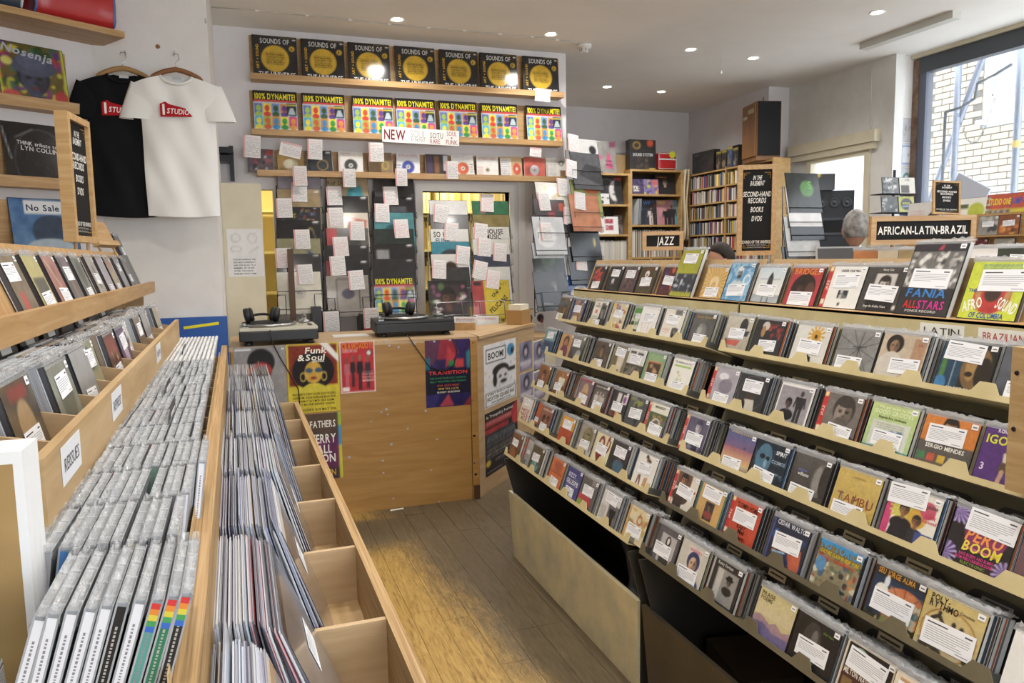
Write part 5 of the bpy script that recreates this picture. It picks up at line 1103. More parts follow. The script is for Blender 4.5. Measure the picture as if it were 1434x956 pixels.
for i, (px, bg, ops, desc, lab) in enumerate(D):
    bx = LX - .034; bz = LZ + .0125; h = .140
    xr = bx - .0105 * 2.2
    yl = y_at_px(px, xr - h * ls, bz + h * lcn)
    cd(L(frame((bx, yl + CDW / 2, bz), FACE_R, lean)), 'dcov%d' % i, bg, ops, 'sleeved CD showing %s, on the pine ledge' % desc, lab, 26, h=h, w=.136, sleeve=.02, d=.012)
for i, (px, bg, lab) in enumerate(((186, '3a3a3e', 'tall dark boxed set leaning at the far end of the pine ledge'), (204, 'a5a6a8', 'tall silver-grey boxed set in plastic at the end of the pine ledge'))):
    yl = y_at_px(px, LX - .03 - .04 - .08, LZ + .25)
    cd(L(frame((LX - .034, min(yl, 3.70) + .05, LZ + .0125), FACE_R, lean)), 'tallset%d' % i, bg, [('N', 5, '8a8a8e', .4)], lab, (.6, .3, 1.) if i else None, 16, w=.17, h=.245, d=.02, name='boxed_cd_set', cat='CD set', sleeve=.02)
# ---- sign on two legs standing on the ledge (seen at a slant) and a bare wooden easel
INK = '1d1d1f'
def hand_sign(name, M, w, h, fr, label, lines, foot=0., legs=True, cat='sign', th=.022, inner='26262a', n=3, wd=PINEZ):
    s = empty(name, M, label=label, cat=cat)
    mb = MB(); mb.box(-w / 2, 0, -th, -w / 2 + fr, h, 0).box(w / 2 - fr, 0, -th, w / 2, h, 0).box(-w / 2 + fr, 0, -th, w / 2 - fr, fr, 0).box(-w / 2 + fr, h - fr, -th, w / 2 - fr, h, 0)
    mb.build('frame', wd, s)
    MB().box(-w / 2 + fr, fr, -th * .7, w / 2 - fr, h - fr, -th * .3).build('board', mat('blackboard', '1f1f20', .7, spec=.2), s)
    m2 = MB()
    for t in lines: put_text(m2, t[0], t[1] * w, t[2] * h, t[3] * h, t[4], -th * .3 + .0006, **(t[5] if len(t) > 5 else {}))
    m2.build('lettering', PAPER, s)
    if legs:
        for sx in (-1, 1):
            q = MB(); q.tube([(sx * w * .28, -foot, -th / 2), (sx * w * .28, 0.003, -th / 2)], .006, 8); q.build('leg', wd, s)
    return s
BASE = lambda w: [('IN THE', 0, .86, .045, 'e8e6e0', {'shear': .2, 'wide': .22 * w}), ('BASEMENT', 0, .80, .05, 'e8e6e0', {'shear': .2, 'wide': .36 * w}), ('SECOND-HAND', 0, .68, .055, 'f0eee8', {'shear': .12, 'wide': .72 * w}), ('RECORDS', 0, .61, .055, 'f0eee8', {'shear': .12, 'wide': .46 * w}), ('BOOKS', 0, .51, .055, 'f0eee8', {'shear': .12, 'wide': .32 * w}), ('DVDS', 0, .41, .055, 'f0eee8', {'shear': .12, 'wide': .26 * w}), ('SOUNDS OF THE UNIVERSE', 0, .15, .032, 'e8e6e0', {'wide': .74 * w}), ('7 BROADWICK STREET LONDON', 0, .115, .014, 'c8c6c0', {'wide': .5 * w, 'bold': 0}), ('SOUNDSOFTHEUNIVERSE.COM', 0, .09, .014, 'c8c6c0', {'wide': .44 * w, 'bold': 0})]
GOLD = 'a5803c'
def corners(s, w, h, fr, th):
    z = -th * .3 + .0006
    for sx in (-1, 1):
        for sy in (-1, 1):
            mb = MB()
            cx = sx * (w / 2 - fr - .03 * w); cy = h / 2 + sy * (h / 2 - fr - .03 * h); l = .16 * w; t = .006 * h
            mb.quad(*[(cx - (sx * l if k in (1, 2) else 0), cy - (sy * t if k > 1 else 0), z) for k in range(4)], GOLD)
            mb.quad(*[(cx - (sx * t if k in (1, 2) else 0), cy - (sy * l if k > 1 else 0), z) for k in range(4)], GOLD)
            mb.quad(*[(cx - sx * (l * .5 if k in (1, 2) else 0), cy - sy * (t + l * .3 if k > 1 else l * .3), z) for k in range(4)], GOLD)
            mb.build('corner_ornament', PAPER, s)
p = L(Vector((LX - .085, 2.98, LZ + .17))).to_translation()
p0 = onx(83, 330, p.x); sg_y = 2.98
ss = hand_sign('framed_sign', Matrix.Translation((p.x - .02, sg_y, onx(83, 333, p.x).z + .0)) @ frame((0, 0, 0), (math.sin(math.radians(8)), math.cos(math.radians(8)))), .215, .425, .022, 'slanted wooden framed blackboard sign standing on the pine ledge', BASE(.215), foot=.06, th=.04)
corners(ss, .215, .425, .022, .04)
e = empty('wooden_easel', L(frame((LX - .11, 3.52, LZ + .165), (.25, 1), 24)), label='bare pine card easel on two thin legs on the ledge', cat='easel')
MB().box(-.10, .05, -.012, .10, .14, 0).build('board', OAK, e)
MB().box(-.10, .028, -.012, .10, .05, .016).build('groove_lip', OAK, e)
for sx in (-.07, .07): MB().tube([(sx, -.02, -.006), (sx, .03, -.006)], .005, 8).build('leg', OAK, e)
# ---- white edged picture frames stacked at the near end
pic = []
for k in range(3):
    y = .775 + k * .0185
    o = MB().box(-.315, 0, -.018, 0, .30, 0).build('canvas', mat('white_canvas', 'e8e8e8', .6), None, frame((-.196, y, 1.3645 - .30), FACE_F, 0), label=('brown portrait canvas with white edges at the near end of the bins', 'white edged canvas behind the brown portrait canvas', 'rearmost white edged canvas of the stack by the bins')[k], cat='canvas')
    if k == 0:
        obj('picture', cover_mesh('brownpic', .30, .285, 'a5824c', [('N', 3, 'b08c54', .5), ('E', .60, .52, .28, .34, '2a2220'), ('E', .58, .52, .17, .2, 'b88a68'), ('E', .5, .9, .5, .2, '9ab09a')], 30, PAPER), o, Vector((-.1575, .004, .0006)))
        MB().box(-.10, .255, .001, -.022, .278, .0014, 'e3dc8e').build('yellow_label', PAPER, o); MB().box(-.10, .235, .0016, -.045, .256, .002, 'e8eaf0').build('price_label', PAPER, o)
MB().box(-.52, .755, .0, -.26, .84, 1.064).build('plinth', PLYX, label='plywood plinth under the stacked canvases', cat='plinth')

# ---- shelves on the splayed wall
WA = (WD.x, WD.y)
def wl(t, off, z): return WC + WD * t + WN * off + Vector((0, 0, z))
def wall_shelf(t0, t1, z, dep, th, lip, label):
    s = empty('wall_shelf', frame(wl((t0 + t1) / 2, 0, z), WA), label=label, cat='shelf')
    w = (t1 - t0) / 2
    MB().box(-w, -th, .001, w, 0, dep).build('shelf_board', OAK, s)
    if lip: MB().box(-w, -th, dep, w, lip, dep + .016).build('shelf_lip', OAK, s); MB().box(-w, 0, .001, w - .02, .29, .012).build('back_board', OAK, s)
    return s
wall_shelf(-2.4, .05, 2.70, .26, .03, 0, 'thick pine shelf carrying the sports bags')
wall_shelf(-2.4, -.12, 2.305, .085, .018, .035, 'narrow pine LP shelf with a lip, below the bag shelf')
wall_shelf(-2.4, -.12, 1.925, .085, .018, .035, 'narrow pine LP shelf behind the slanted sign')
wall_shelf(-2.4, -.2, 1.56, .085, .018, .035, 'narrow pine LP shelf just above the display ledge')
def wall_lp(t, z, key, bg, ops, label, w=.305, n=44):
    o = MB().box(-w / 2, 0, -.004, w / 2, w, 0, '1c1c1e').build('lp_sleeve', CASE, None, frame(wl(t, .068, z + .001), WA, 10), label=label, cat='LP')
    obj('cover', cover_mesh(key, w - .004, w - .004, bg, ops, n, GLOSS), o, Vector((0, .002, .0004))); return o
wall_lp(-.305, 2.305, 'wlp0', '6a5a2a', [('B', 0, 0, 1, 1, 90, ['b8b02c', '8a3a6a', '3a6a4a', 'c83a3a', 'd8c83a', '5a3a7a', '2a4a2a'], .07), ('R', 0, 0, .04, 1, 'c8c83a'), ('R', .95, 0, 1, 1, 'c8c83a'), ('E', .15, .88, .14, .1, 'd0504a'), ('E', .88, .82, .1, .12, 'c23a3a'), ('F', .5, .56, .56, '3f4660', '23263a', '2c3048'), ('E', .52, .36, .34, .16, '4a5068'), ('E', .5, .28, .22, .14, '565c78'), ('E', .14, .32, .08, .07, 'd8d060'), ('T', 'Nosenja', .45, .14, .13, 'b8bcc8', {'wide': .75, 'rot': -8, 'shear': .2}), ('T', 'SSSS', .55, .92, .07, 'e8e8ec', {'wide': .3})], 'LP with a blue-toned portrait among bright flowers')
wall_lp(-.31, 1.925, 'wlp1', '161618', [('O', .55, .65, .4, .55, .012, '3a3a3e'), ('L', .02, .1, .1, .6, .012, '8a8c90'), ('L', .2, .25, .45, .1, .012, '6a6c70'), ('T', 'THINK tribute to', .5, .34, .06, 'd0d0d0', {'wide': .6, 'rot': -4}), ('T', 'LYN COLLINS', .55, .43, .07, 'd0d0d0', {'wide': .6, 'rot': -4})], 'shrink-wrapped black LP with silver lettering')
wall_lp(-.305, 1.56, 'wlp2', '3f74b0', [('N', 10, '24508c', .8), ('N', 6, '7aa4cc', .5), ('E', .6, .55, .3, .28, '2a3f5a'), ('E', .55, .8, .35, .14, 'a9bccc'), ('R', .22, .04, .85, .26, 'e8ecf0'), ('T', 'No Sale', .5, .15, .10, '2a3a5a', {'wide': .5})], 'blue water LP with a white title box')
wall_lp(-.66, 1.925, 'wlp3', '4a5258', [('N', 5, '6a7278', .5)], 'grey LP beside the shrink-wrapped black one', n=10)
wall_lp(-.66, 2.305, 'wlp4', '2a1c18', [('N', 5, '4a3428', .5)], 'dark brown LP beside the flowered one', n=10)
# ---- sports bags
def bag(t, col, trim, label, w=.36):
    b = empty('sports_bag', frame(wl(t, .13, 2.7005), WA), label=label, cat='bag')
    body = MB(); body.smooth = True
    n = 14; prof = []
    for k in range(n):
        a = 2 * math.pi * k / n; c, s_ = math.cos(a), math.sin(a)
        prof.append((.115 * math.copysign(abs(c) ** .45, c), .12 + .12 * math.copysign(abs(s_) ** .45, s_)))
    xs = [-w / 2, -w / 2 + .02, -w / 4, 0, w / 4, w / 2 - .02, w / 2]; kk = [.90, 1, 1, 1, 1, 1, .90]
    for x, q in zip(xs, kk):
        for (z, y) in prof: body.v.append((x, .12 + (y - .12) * q if y > .02 else y, z * q))
    for i in range(len(xs) - 1):
        for k in range(n): body.f.append((i * n + k, i * n + (k + 1) % n, (i + 1) * n + (k + 1) % n, (i + 1) * n + k)); body.c.append(None)
    body.f.append(tuple(range(n))); body.c.append(None); body.f.append(tuple(reversed(range((len(xs) - 1) * n, len(xs) * n)))); body.c.append(None)
    body.build('body', mat('bag_' + col, col, .35, coat=.2), b)
    for x in (-w / 2, w / 2):
        q = MB(); q.smooth = True; q.tube([(x, .12 + (y - .12) * .92, z * .92) for z, y in prof], .006, 6, closed=True); q.build('piping', mat('piping_' + trim, trim, .4), b)
    for dy in (.0, .025): MB().box(-w / 2 + .02, .155 + dy, .108, w / 2 - .02, .167 + dy, .1175).build('stripe', mat('piping_' + trim, trim, .4), b)
    h_ = MB(); h_.smooth = True; h_.tube([(-.08, .235, 0), (-.06, .29, 0), (.06, .29, 0), (.08, .235, 0)], .009, 8); h_.build('handle', mat('bag_' + col, col, .35), b)
bag(-.16, 'b52a2c', '5b78b8', 'red vinyl sports bag with blue piping on the top shelf')
bag(-.58, '3a4654', 'd8dadc', 'dark blue-grey sports bag with white piping on the top shelf')

# ---- T-shirts on hangers against the pillar
def tshirt(xc, zt, yw, col, label, printer, tone):
    H_, W = .735, .35
    root = empty('t_shirt', frame((xc, yw, zt - H_), FACE_F), label=label, cat='t-shirt')
    mb = MB(); mb.smooth = True
    rs = np.random.RandomState(int(abs(xc) * 1000)); f1, f2 = rs.uniform(0, 6, 2)
    def fold(x, y): return .009 * math.sin(x * 34 + f1 + y * 5) * (1 - y / H_ * .75) + .007 * math.sin(x * 19 - y * 15 + f2) + .004 * math.sin(x * 50 + y * 22)
    nx, ny = 26, 26; I = {}
    def add(x, y, z):
        mb.v.append((x, y, z)); return len(mb.v) - 1
    for side in (1, -1):
        for j in range(ny + 1):
            v = j / ny; y = v * H_
            hw = W / 2 * (1.0 + .02 * math.sin(v * 3)) + (.035 * max(0, (v - .72) / .28) if v < .92 else .035)
            top = 0.
            for i in range(nx + 1):
                u = i / nx * 2 - 1; x = u * hw; yy = y
                # shoulder slope and neck scoop
                lim = H_ - .055 * abs(u) ** 1.1 * 1.2
                neck = .075
                if abs(x) < neck: lim = min(lim, H_ - (.062 if side > 0 else .02) * math.sqrt(max(0, 1 - (x / neck) ** 2)))
                yy = v * lim
                hem = .012 * math.cos(u * 1.4) * (1 - v)
                z = side * (.012 + .028 * (1 - u * u) ** .5) * (.55 + .45 * (1 - v)) + fold(x, yy) * (1 if side > 0 else .5)
                I[side, i, j] = add(x, yy - hem, z + .045)
        for j in range(ny):
            for i in range(nx):
                q = (I[side, i, j], I[side, i + 1, j], I[side, i + 1, j + 1], I[side, i, j + 1])
                mb.f.append(q if side > 0 else q[::-1]); mb.c.append(None)
    for sg in (1, -1):     # sleeves
        n1, n2 = 10, 12; J = {}
        for a in range(n1 + 1):
            u = a / n1; ang = math.radians(62 + 26 * u); dx, dy = math.cos(ang), -math.sin(ang)
            cx = sg * (W / 2 - .035 + .068 * u); cy = H_ - .095 - .15 * u; r = .088 - .012 * u
            nxv, nyv = -dy * sg, dx
            for b_ in range(n2):
                an = 2 * math.pi * b_ / n2
                J[a, b_] = add(cx + nxv * r * math.cos(an), cy + nyv * r * math.cos(an), .045 + (.006 + .024 * min(1, u * 1.6)) * math.sin(an))
        for a in range(n1):
            for b_ in range(n2):
                q = (J[a, b_], J[a + 1, b_], J[a + 1, (b_ + 1) % n2], J[a, (b_ + 1) % n2])
                mb.f.append(q if sg < 0 else q[::-1]); mb.c.append(None)
    cm = mat('cotton_' + col, col, .92, spec=.1)
    mb.build('body', cm, root)
    cl = MB(); cl.smooth = True
    cl.tube([(.078 * math.sin(a), H_ - .012 - .052 * math.cos(a), .045 + .02 * math.cos(a) + .012) for a in np.linspace(-1.35, 1.35, 13)], .008, 6); cl.build('collar', cm, root)
    lb = MB().box(-.022, H_ - .032, .030, .022, H_ - .018, .032, tone).build('neck_label', PAPER, root)
    # chest print: a red arrow panel with white lettering
    pm = MB(); z0 = .0
    pm.poly([(-.075, -.035, z0), (.08, -.030, z0), (.045, .012, z0), (-.03, .030, z0), (-.048, .042, z0), (-.075, .030, z0)], 'b3262c')
    put_text(pm, '1', -.058, .002, .052, 'f4f2ee', .0006); put_text(pm, 'STUDIO', .010, -.006, .026, 'f4f2ee', .0006, wide=.105, rot=-3, shear=.1)
    pm.build('chest_print', CLOTHM, root, Vector((-.01 if col == 'f1f0ec' else -.03, H_ - .20, .0915)))
    return root
def hanger(xc, zt, yw, label, pale):
    h = empty('coat_hanger', frame((xc, yw, zt), FACE_F), label=label, cat='hanger')
    mb = MB(); mb.smooth = True
    mb.tube([(x, .042 - 2.4 * x * x - .10 * abs(x), .045) for x in np.linspace(-.125, .125, 17)], [.008] + [.0135] * 15 + [.008], 8)
    mb.build('bar', mat('hanger_wood_' + pale, pale, .4), h)
    hk = MB(); hk.smooth = True
    hk.tube([(0, .04, .045), (0, .075, .045), (.018, .095, .042), (.014, .125, .03), (-.008, .128, .02), (-.014, .118, .012)], .0025, 6); hk.build('hook', mat('chrome', 'd8d8d8', .15, 1.), h)
pw_ = ony(245, 112, 4.545)
tshirt(pw_.x + .016, pw_.z + .012, 4.47, 'f1f0ec', 'white cotton t-shirt with a red chest logo hanging on the pillar', None, 'd0d0d0')
hanger(pw_.x + .016, pw_.z - .015, 4.47, 'brown wooden hanger holding the white t-shirt', '8a5a34')
pk = ony(178, 108, 4.575)
tshirt(pk.x - .005, pk.z + .008, 4.52, '1c1d1f', 'black cotton t-shirt with a red chest logo, half behind the white one', None, 'e0e0e0')
hanger(pk.x - .005, pk.z - .02, 4.52, 'pale wooden hanger holding the black t-shirt', 'a98454')
for px, py, lb in ((177, 80, 'small steel wall hook above the black t-shirt'), (245, 80, 'small steel wall hook above the white t-shirt'), (298, 36, 'small steel hook high on the pillar edge')):
    q = ony(px, py, YP); h = MB(); h.smooth = True
    h.tube([(0, 0, .0), (0, 0, .02), (0, -.02, .035), (0, -.018, .05), (0, -.0, .055)], .003, 6); h.build('wall_hook', mat('chrome', 'd8d8d8', .15, 1.), None, frame((q.x if px < 290 else -.125, YP - .001, q.z + .02), FACE_F), label=lb, cat='hook')
q = ony(221, 65, YP); MB().lathe([(.001, 0), (.012, 0), (.009, .006), (.003, .008)], n=10).build('wall_plug', mat('brown_plug', '9a6a48', .6), None, Matrix.Translation(q) @ Matrix.Rotation(math.pi / 2, 4, 'X'), label='small brown peg in the pillar above the shirts', cat='peg')
# blue board with a yellow strip leaning at the foot of the pillar
pb1, pb2 = ony(250, 445, 4.55), ony(313, 490, 4.55)
bb = MB().box(pb1.x - .12, 4.555, .6, -.10, 4.575, pb1.z).build('blue_board', mat('blue_board_paint', '2456a4', .4), label='blue board with a yellow strip standing by the pillar', cat='board')
M = frame(ony(280, 456, 4.554), FACE_F, 0, 6); MB().box(-.085, -.008, 0, .10, .008, .001, 'e3dc3c').build('yellow_strip', PAPER, bb, M)

# ================================================================== COUNTER
CYF, CZT = 4.545, 1.045
ctr = empty('shop_counter', Vector((0, 0, 0)), label='veneered shop counter covered with posters, carrying two turntables', cat='counter')
MB().box(-.09, CYF, 0, 1.315, CYF + .018, CZT - .022).build('front_panel', COUNTERM, ctr)
MB().box(1.319, CYF - .004, 0, 1.362, CYF + .018, CZT - .022).build('corner_post', COUNTERM, ctr)
MB().box(-.10, CYF, CZT - .022, 1.365, 5.30, CZT).build('counter_top', PLYX, ctr)
MB().box(-.09, CYF + .018, 0, -.07, 5.28, CZT - .022).build('side_panel', COUNTERM, ctr)
MB().box(1.30, CYF + .018, 0, 1.318, 5.28, CZT - .022).build('side_panel', COUNTERM, ctr)
AX = Vector((.43, .478, 0)).normalized(); AN = Vector((AX.y, -AX.x, 0)); AP = Vector((1.366, CYF, 0))
AM = frame(AP, (AX.x, AX.y))
wing = empty('counter_wing', AM, label='angled plywood counter wing covered with flyers', cat='counter')
MB().box(0, 0, -.018, 1.0, CZT - .02, 0).build('front_panel', PLYX, wing)
MB().prism([(0.004, CZT - .02, .012), (1.0, CZT - .02, .012), (1.0, CZT - .02, -.20), (.45, CZT - .02, -.42), (0.02, CZT - .02, -.0)][::-1], (0, .02, 0)).build('counter_top', PLYX, wing)
def onpl(px, py, p0, n):
    r = Vector(_ray(px, py)); o = Vector((0, 0, H)); return o + r * ((p0 - o).dot(n) / r.dot(n))
def poster(name, tl, tr, bl, key, bg, ops, label, pos, xdir, nrm, n=50, cat='poster', tilt=0, mt=None):
    a, b, c = (onpl(*q, pos + nrm * .0006, nrm) for q in (tl, tr, bl))
    w = (b - a).length; h = a.z - c.z if tilt == 0 else (a - c).length
    o = MB().box(-w / 2, 0, 0, w / 2, h, .0005, 'e8e8e4').build(name, PAPER, None, frame((a + b) / 2 - Vector((0, 0, h)), xdir), label=label, cat=cat)
    obj('print', cover_mesh(key, w, h, bg, ops, n, mt or PAPER), o, Vector((0, 0, .0008))); return o
cp = Vector((0, CYF, 0)); cn = Vector((0, -1, 0))
poster('poster', (326, 487), (399, 483), (332, 590), 'po0', '8f8d8e', [('N', 4, '9a9899', .5), ('E', .52, .22, .26, .18, '1e1c1e'), ('E', .5, .34, .22, .12, 'b02c2c'), ('E', .5, .45, .2, .16, '6a4a40'), ('R', .04, .03, .34, .06, 'e8e8e8'), ('T', 'M', .95, .045, .03, 'eee')], 'grey poster of a dark-haired head, half behind the records', cp, FACE_F, cn)
poster('poster', (400.5, 483), (473, 478.5), (408, 580), 'po1', 'd8c42c', [('R', .04, .03, .96, .60, '8f2f1c'), ('N', 6, '6a2014', .6, {'x0': .04, 'y0': .03, 'x1': .96, 'y1': .6}), ('E', .5, .40, .40, .27, '181416'), ('E', .5, .42, .17, .16, 'd9a83c'), ('E', .42, .39, .07, .035, '3a5a78'), ('E', .6, .39, .07, .035, '3a5a78'), ('E', .5, .5, .06, .02, '8a2a20'), ('O', .3, .48, .05, .06, .008, 'd8b848'), ('O', .7, .48, .05, .06, .008, 'd8b848'), ('P', [(.2, .66), (.4, .58), (.6, .58), (.82, .66), (.9, .7), (.1, .7)], 'dccb38'), ('P', [(.62, .0), (.78, 0), (1, .2), (1, .3)], 'f0efe6'), ('T', 'Funk', .56, .10, .085, 'f2efe0', {'wide': .42, 'shear': .15}), ('T', '&Soul', .46, .20, .085, 'f2efe0', {'wide': .52, 'shear': .15}), ('T', 'WEEKENDER', .6, .26, .028, 'f2efe0', {'wide': .24}), ('T', 'INCOGNITO TONY ALLEN ALICE RUSSELL', .5, .73, .03, '2a2418', {'wide': .84}), ('T', 'CHARLES MR SCRUFF RENEGADE BRASS BAND', .5, .78, .03, '2a2418', {'wide': .84}), ('T', 'DJ FORMAT JAY MOR DELE SOSIMI', .5, .83, .03, '2a2418', {'wide': .76}), ('T', 'SHY MACHINE ANDREW ASHONG', .54, .88, .028, '2a2418', {'wide': .7}), ('T', 'EAST SUSSEX 13-15 MAY 2016', .5, .96, .034, '2a2418', {'wide': .84})], 'yellow and rust poster of a woman with an afro and sunglasses', cp, FACE_F, cn, 56)
poster('poster', (412, 581), (477, 577), (420, 674), 'po2', '4a3a2c', [('G', '5a4632', '3a2c40'), ('R', .0, .0, .14, 1, 'd8d03c'), ('R', .92, 0, 1, .2, 'a8c83c'), ('R', .92, .2, 1, .5, '4a9ac8'), ('R', .92, .5, 1, 1, 'd8d03c'), ('R', .1, .38, .92, .82, '6a2a5a'), ('T', 'FATHERS', .6, .16, .10, 'e8e4dc', {'wide': .55}), ('T', 'TERRY', .6, .38, .13, 'f0eee8', {'wide': .55}), ('T', 'CALL', .55, .54, .12, 'f0eee8', {'wide': .45}), ('T', 'SON', .65, .68, .12, 'f0eee8', {'wide': .4}), ('T', 'DAWN', .6, .90, .09, 'c8a040', {'wide': .5})], 'dark poster with white names and a rainbow edge under the yellow one', cp + Vector((0, -.0014, 0)), FACE_F, cn, 40)
poster('poster', (475, 479), (524, 476.5), (478, 551), 'po3', 'c22f34', [('R', 0, 0, 1, 1, 'f0e8e4'), ('R', .04, .03, .96, .97, 'c42c34'), ('T', 'CRAWDADDY!', .5, .085, .11, 'e08a2c', {'wide': .88}), ('M', .2, .32, .6, 'c8606a', '7a4a3a', .6), ('M', .36, .28, .6, '2a2226', '7a5a48', .5), ('M', .56, .26, .68, '26222a', '8a6650', .55), ('M', .78, .30, .62, '34303a', '7a5a48', .55), ('E', .82, .24, .08, .06, '2a2a2e'), ('E', .82, .24, .06, .045, 'e8e4e0'), ('R', .06, .88, .25, .95, 'f0e8e4'), ('K', .08, .15, .5, .22, 3, 'f0d8d0'), ('K', .62, .6, .94, .8, 5, 'f0d8d0')], 'red poster with four performers in evening dress', cp, FACE_F, cn, 40)
poster('poster', (594.5, 476.5), (657.5, 474), (596, 571), 'po4', '2c2450', [('G', '3a2a62', '232050'), ('P', [(.0, 0), (.35, 0), (.2, .35), (0, .4)], '5a2a4a'), ('P', [(.35, 0), (.6, .0), (.75, .22), (.4, .3), (.25, .3)], '9a2c3c'), ('P', [(.5, .1), (.7, .25), (.45, .42)], 'c03a40'), ('P', [(.0, .28), (.12, .25), (.1, .6), (0, .62)], '2a6a8a'), ('R', .52, .32, .66, .40, '2f8a4a'), ('R', .66, .30, .85, .42, 'c83c40'), ('P', [(.9, .2), (1, .16), (1, .5), (.92, .45)], '2f7a8a'), ('R', 0, .44, 1, .80, '1d1c2e'), ('P', [(.3, .98), (.5, .8), (.62, .98)], 'b03a4a'), ('P', [(.8, 1), (1, .84), (1, 1)], '8a2a3a'), ('P', [(0, .82), (.3, .8), (.2, 1), (0, 1)], '2f2a66'), ('T', 'TRANSITION', .5, .49, .05, 'd0484a', {'wide': .86}), ('T', 'KEB DARGE FROM JAZZ CARNIVAL', .5, .57, .025, '3a8a5a', {'wide': .8}), ('T', 'BILLY WOOTEN AND FRIENDS', .5, .62, .025, '3a8a5a', {'wide': .8}), ('T', 'SOUL JAZZ NIGHT', .5, .68, .025, 'c05a4a', {'wide': .5}), ('T', '10PM TILL LATE', .5, .73, .025, 'd8b04a', {'wide': .45}), ('T', 'BUSSEY BUILDING', .5, .78, .025, 'd8d4cc', {'wide': .5})], 'dark geometric poster lettered TRANSITION on the counter', cp, FACE_F, cn, 44, mt=GLOSS)
poster('poster', (677, 480), (722, 476), (680, 569), 'po5', 'e6e8ee', [('B', .02, .02, .98, .98, 60, ['e0a0a0', 'a0b8d8', 'e0d0a0', 'f4f4f6'], .02), ('R', .06, .08, .66, .30, '2a2a2e'), ('R', .08, .095, .64, .285, 'eceef2'), ('T', 'BOOM!', .36, .19, .10, '1e1e20', {'wide': .48}), ('E', .82, .18, .12, .1, '3a8ac0'), ('E', .86, .2, .04, .05, '1e1e20'), ('E', .5, .46, .25, .1, '26262a'), ('P', [(.3, .48), (.95, .46), (.95, .52), (.3, .54)], '26262a'), ('E', .55, .58, .2, .14, 'd8d8dc'), ('E', .48, .56, .04, .02, '26262a'), ('E', .64, .56, .04, .02, '26262a'), ('E', .58, .65, .1, .03, '26262a'), ('E', .32, .6, .06, .1, '26262a'), ('R', .04, .76, .96, .98, '2a2a2e'), ('R', .06, .77, .94, .97, 'eceef2'), ('T', 'EVERY FRIDAY NIGHT', .5, .80, .03, '1e1e20', {'wide': .8}), ('T', 'HOXTON SQUARE BAR', .5, .87, .06, '1e1e20', {'wide': .84}), ('T', 'WWW.BOOMPARTY.CO.UK', .5, .94, .03, '1e1e20', {'wide': .6})], 'white poster lettered BOOM! with a man in a cap', AP, (AX.x, AX.y), AN, 48)
poster('poster', (678.5, 572), (724, 567), (681, 660), 'po6', '232022', [('R', 0, .14, 1, .24, 'a83036'), ('R', 0, .27, .7, .34, 'a83036'), ('P', [(.8, .08), (1, 0), (1, .4), (.82, .34)], 'b83238'), ('T', 'In Tranquility Festival', .45, .07, .045, 'e0dcd8', {'wide': .8}), ('K', .06, .16, .8, .22, 2, 'e8c8c4'), ('K', .06, .36, .9, .56, 7, '8a9aa8'), ('K', .06, .58, .9, .74, 4, '9a9490'), ('E', .1, .8, .07, .05, 'd8b83c'), ('K', .3, .78, .75, .84, 2, 'c8c4be'), ('K', .06, .93, .5, .96, 1, 'b8b4ae')], 'black and red gig poster low on the counter wing', AP, (AX.x, AX.y), AN, 40)
for k, (x0, y0) in enumerate(((727, 479), (746, 476.5), (728, 522), (747, 518))):
    poster('flyer', (x0, y0), (x0 + 17.5, y0 - 2), (x0 + 1, y0 + 40), 'fly', '9a9ab4', [('N', 5, '5a5a78', .7), ('E', .5, .35, .22, .24, '2a2838'), ('E', .5, .38, .12, .14, 'b8a8b8'), ('R', .1, .7, .9, .78, 'e8e4ea'), ('R', .2, .82, .8, .9, 'd8c0d0')], 'small violet flyer of a dark-haired face on the counter wing', AP, (AX.x, AX.y), AN, 14, cat='flyer')['group'] = 'violet flyers on the counter wing'
# blobs of blue tack and torn paper
tack = MB(); random.seed(61)
for px, py in ((538, 478), (545, 484), (541, 573), (534, 577), (543, 580), (548, 622), (536, 645), (537, 662), (551, 698), (604, 658), (615, 702), (558, 486), (580, 481), (608, 478), (630, 476), (571, 600), (612, 615), (520, 590), (489, 640), (662, 480), (662, 560), (664, 610), (664, 648), (666, 664), (596, 575)):
    q = ony(px, py, CYF - .001); s_ = random.uniform(.003, .008)
    tack.box(q.x - s_, CYF - .004, q.z - s_ * .8, q.x + s_, CYF - .0002, q.z + s_ * .9)
tack.build('blue_tack', mat('blue_tack_m', 'a9b4c4', .8), ctr, kind='stuff')
q = onz(556, 713, 0); MB().hexa([(q.x - .045, q.y - .02, .001), (q.x + .04, q.y - .01, .001), (q.x + .042, q.y + .012, .001), (q.x - .04, q.y + .006, .001)] + [(q.x - .045, q.y - .02, .002), (q.x + .04, q.y - .01, .002), (q.x + .042, q.y + .012, .002), (q.x - .04, q.y + .006, .002)]).build('paper_scrap', mat('scrap_paper', 'ece9e2', .8), label='torn scrap of white paper on the floor by the counter', cat='paper scrap')
MB().box(1.325, CYF - .02, .001, 1.36, CYF - .006, .09).build('door_stop', mat('dark_brown_block', '4a3220', .6), label='small dark block at the foot of the counter corner', cat='block')

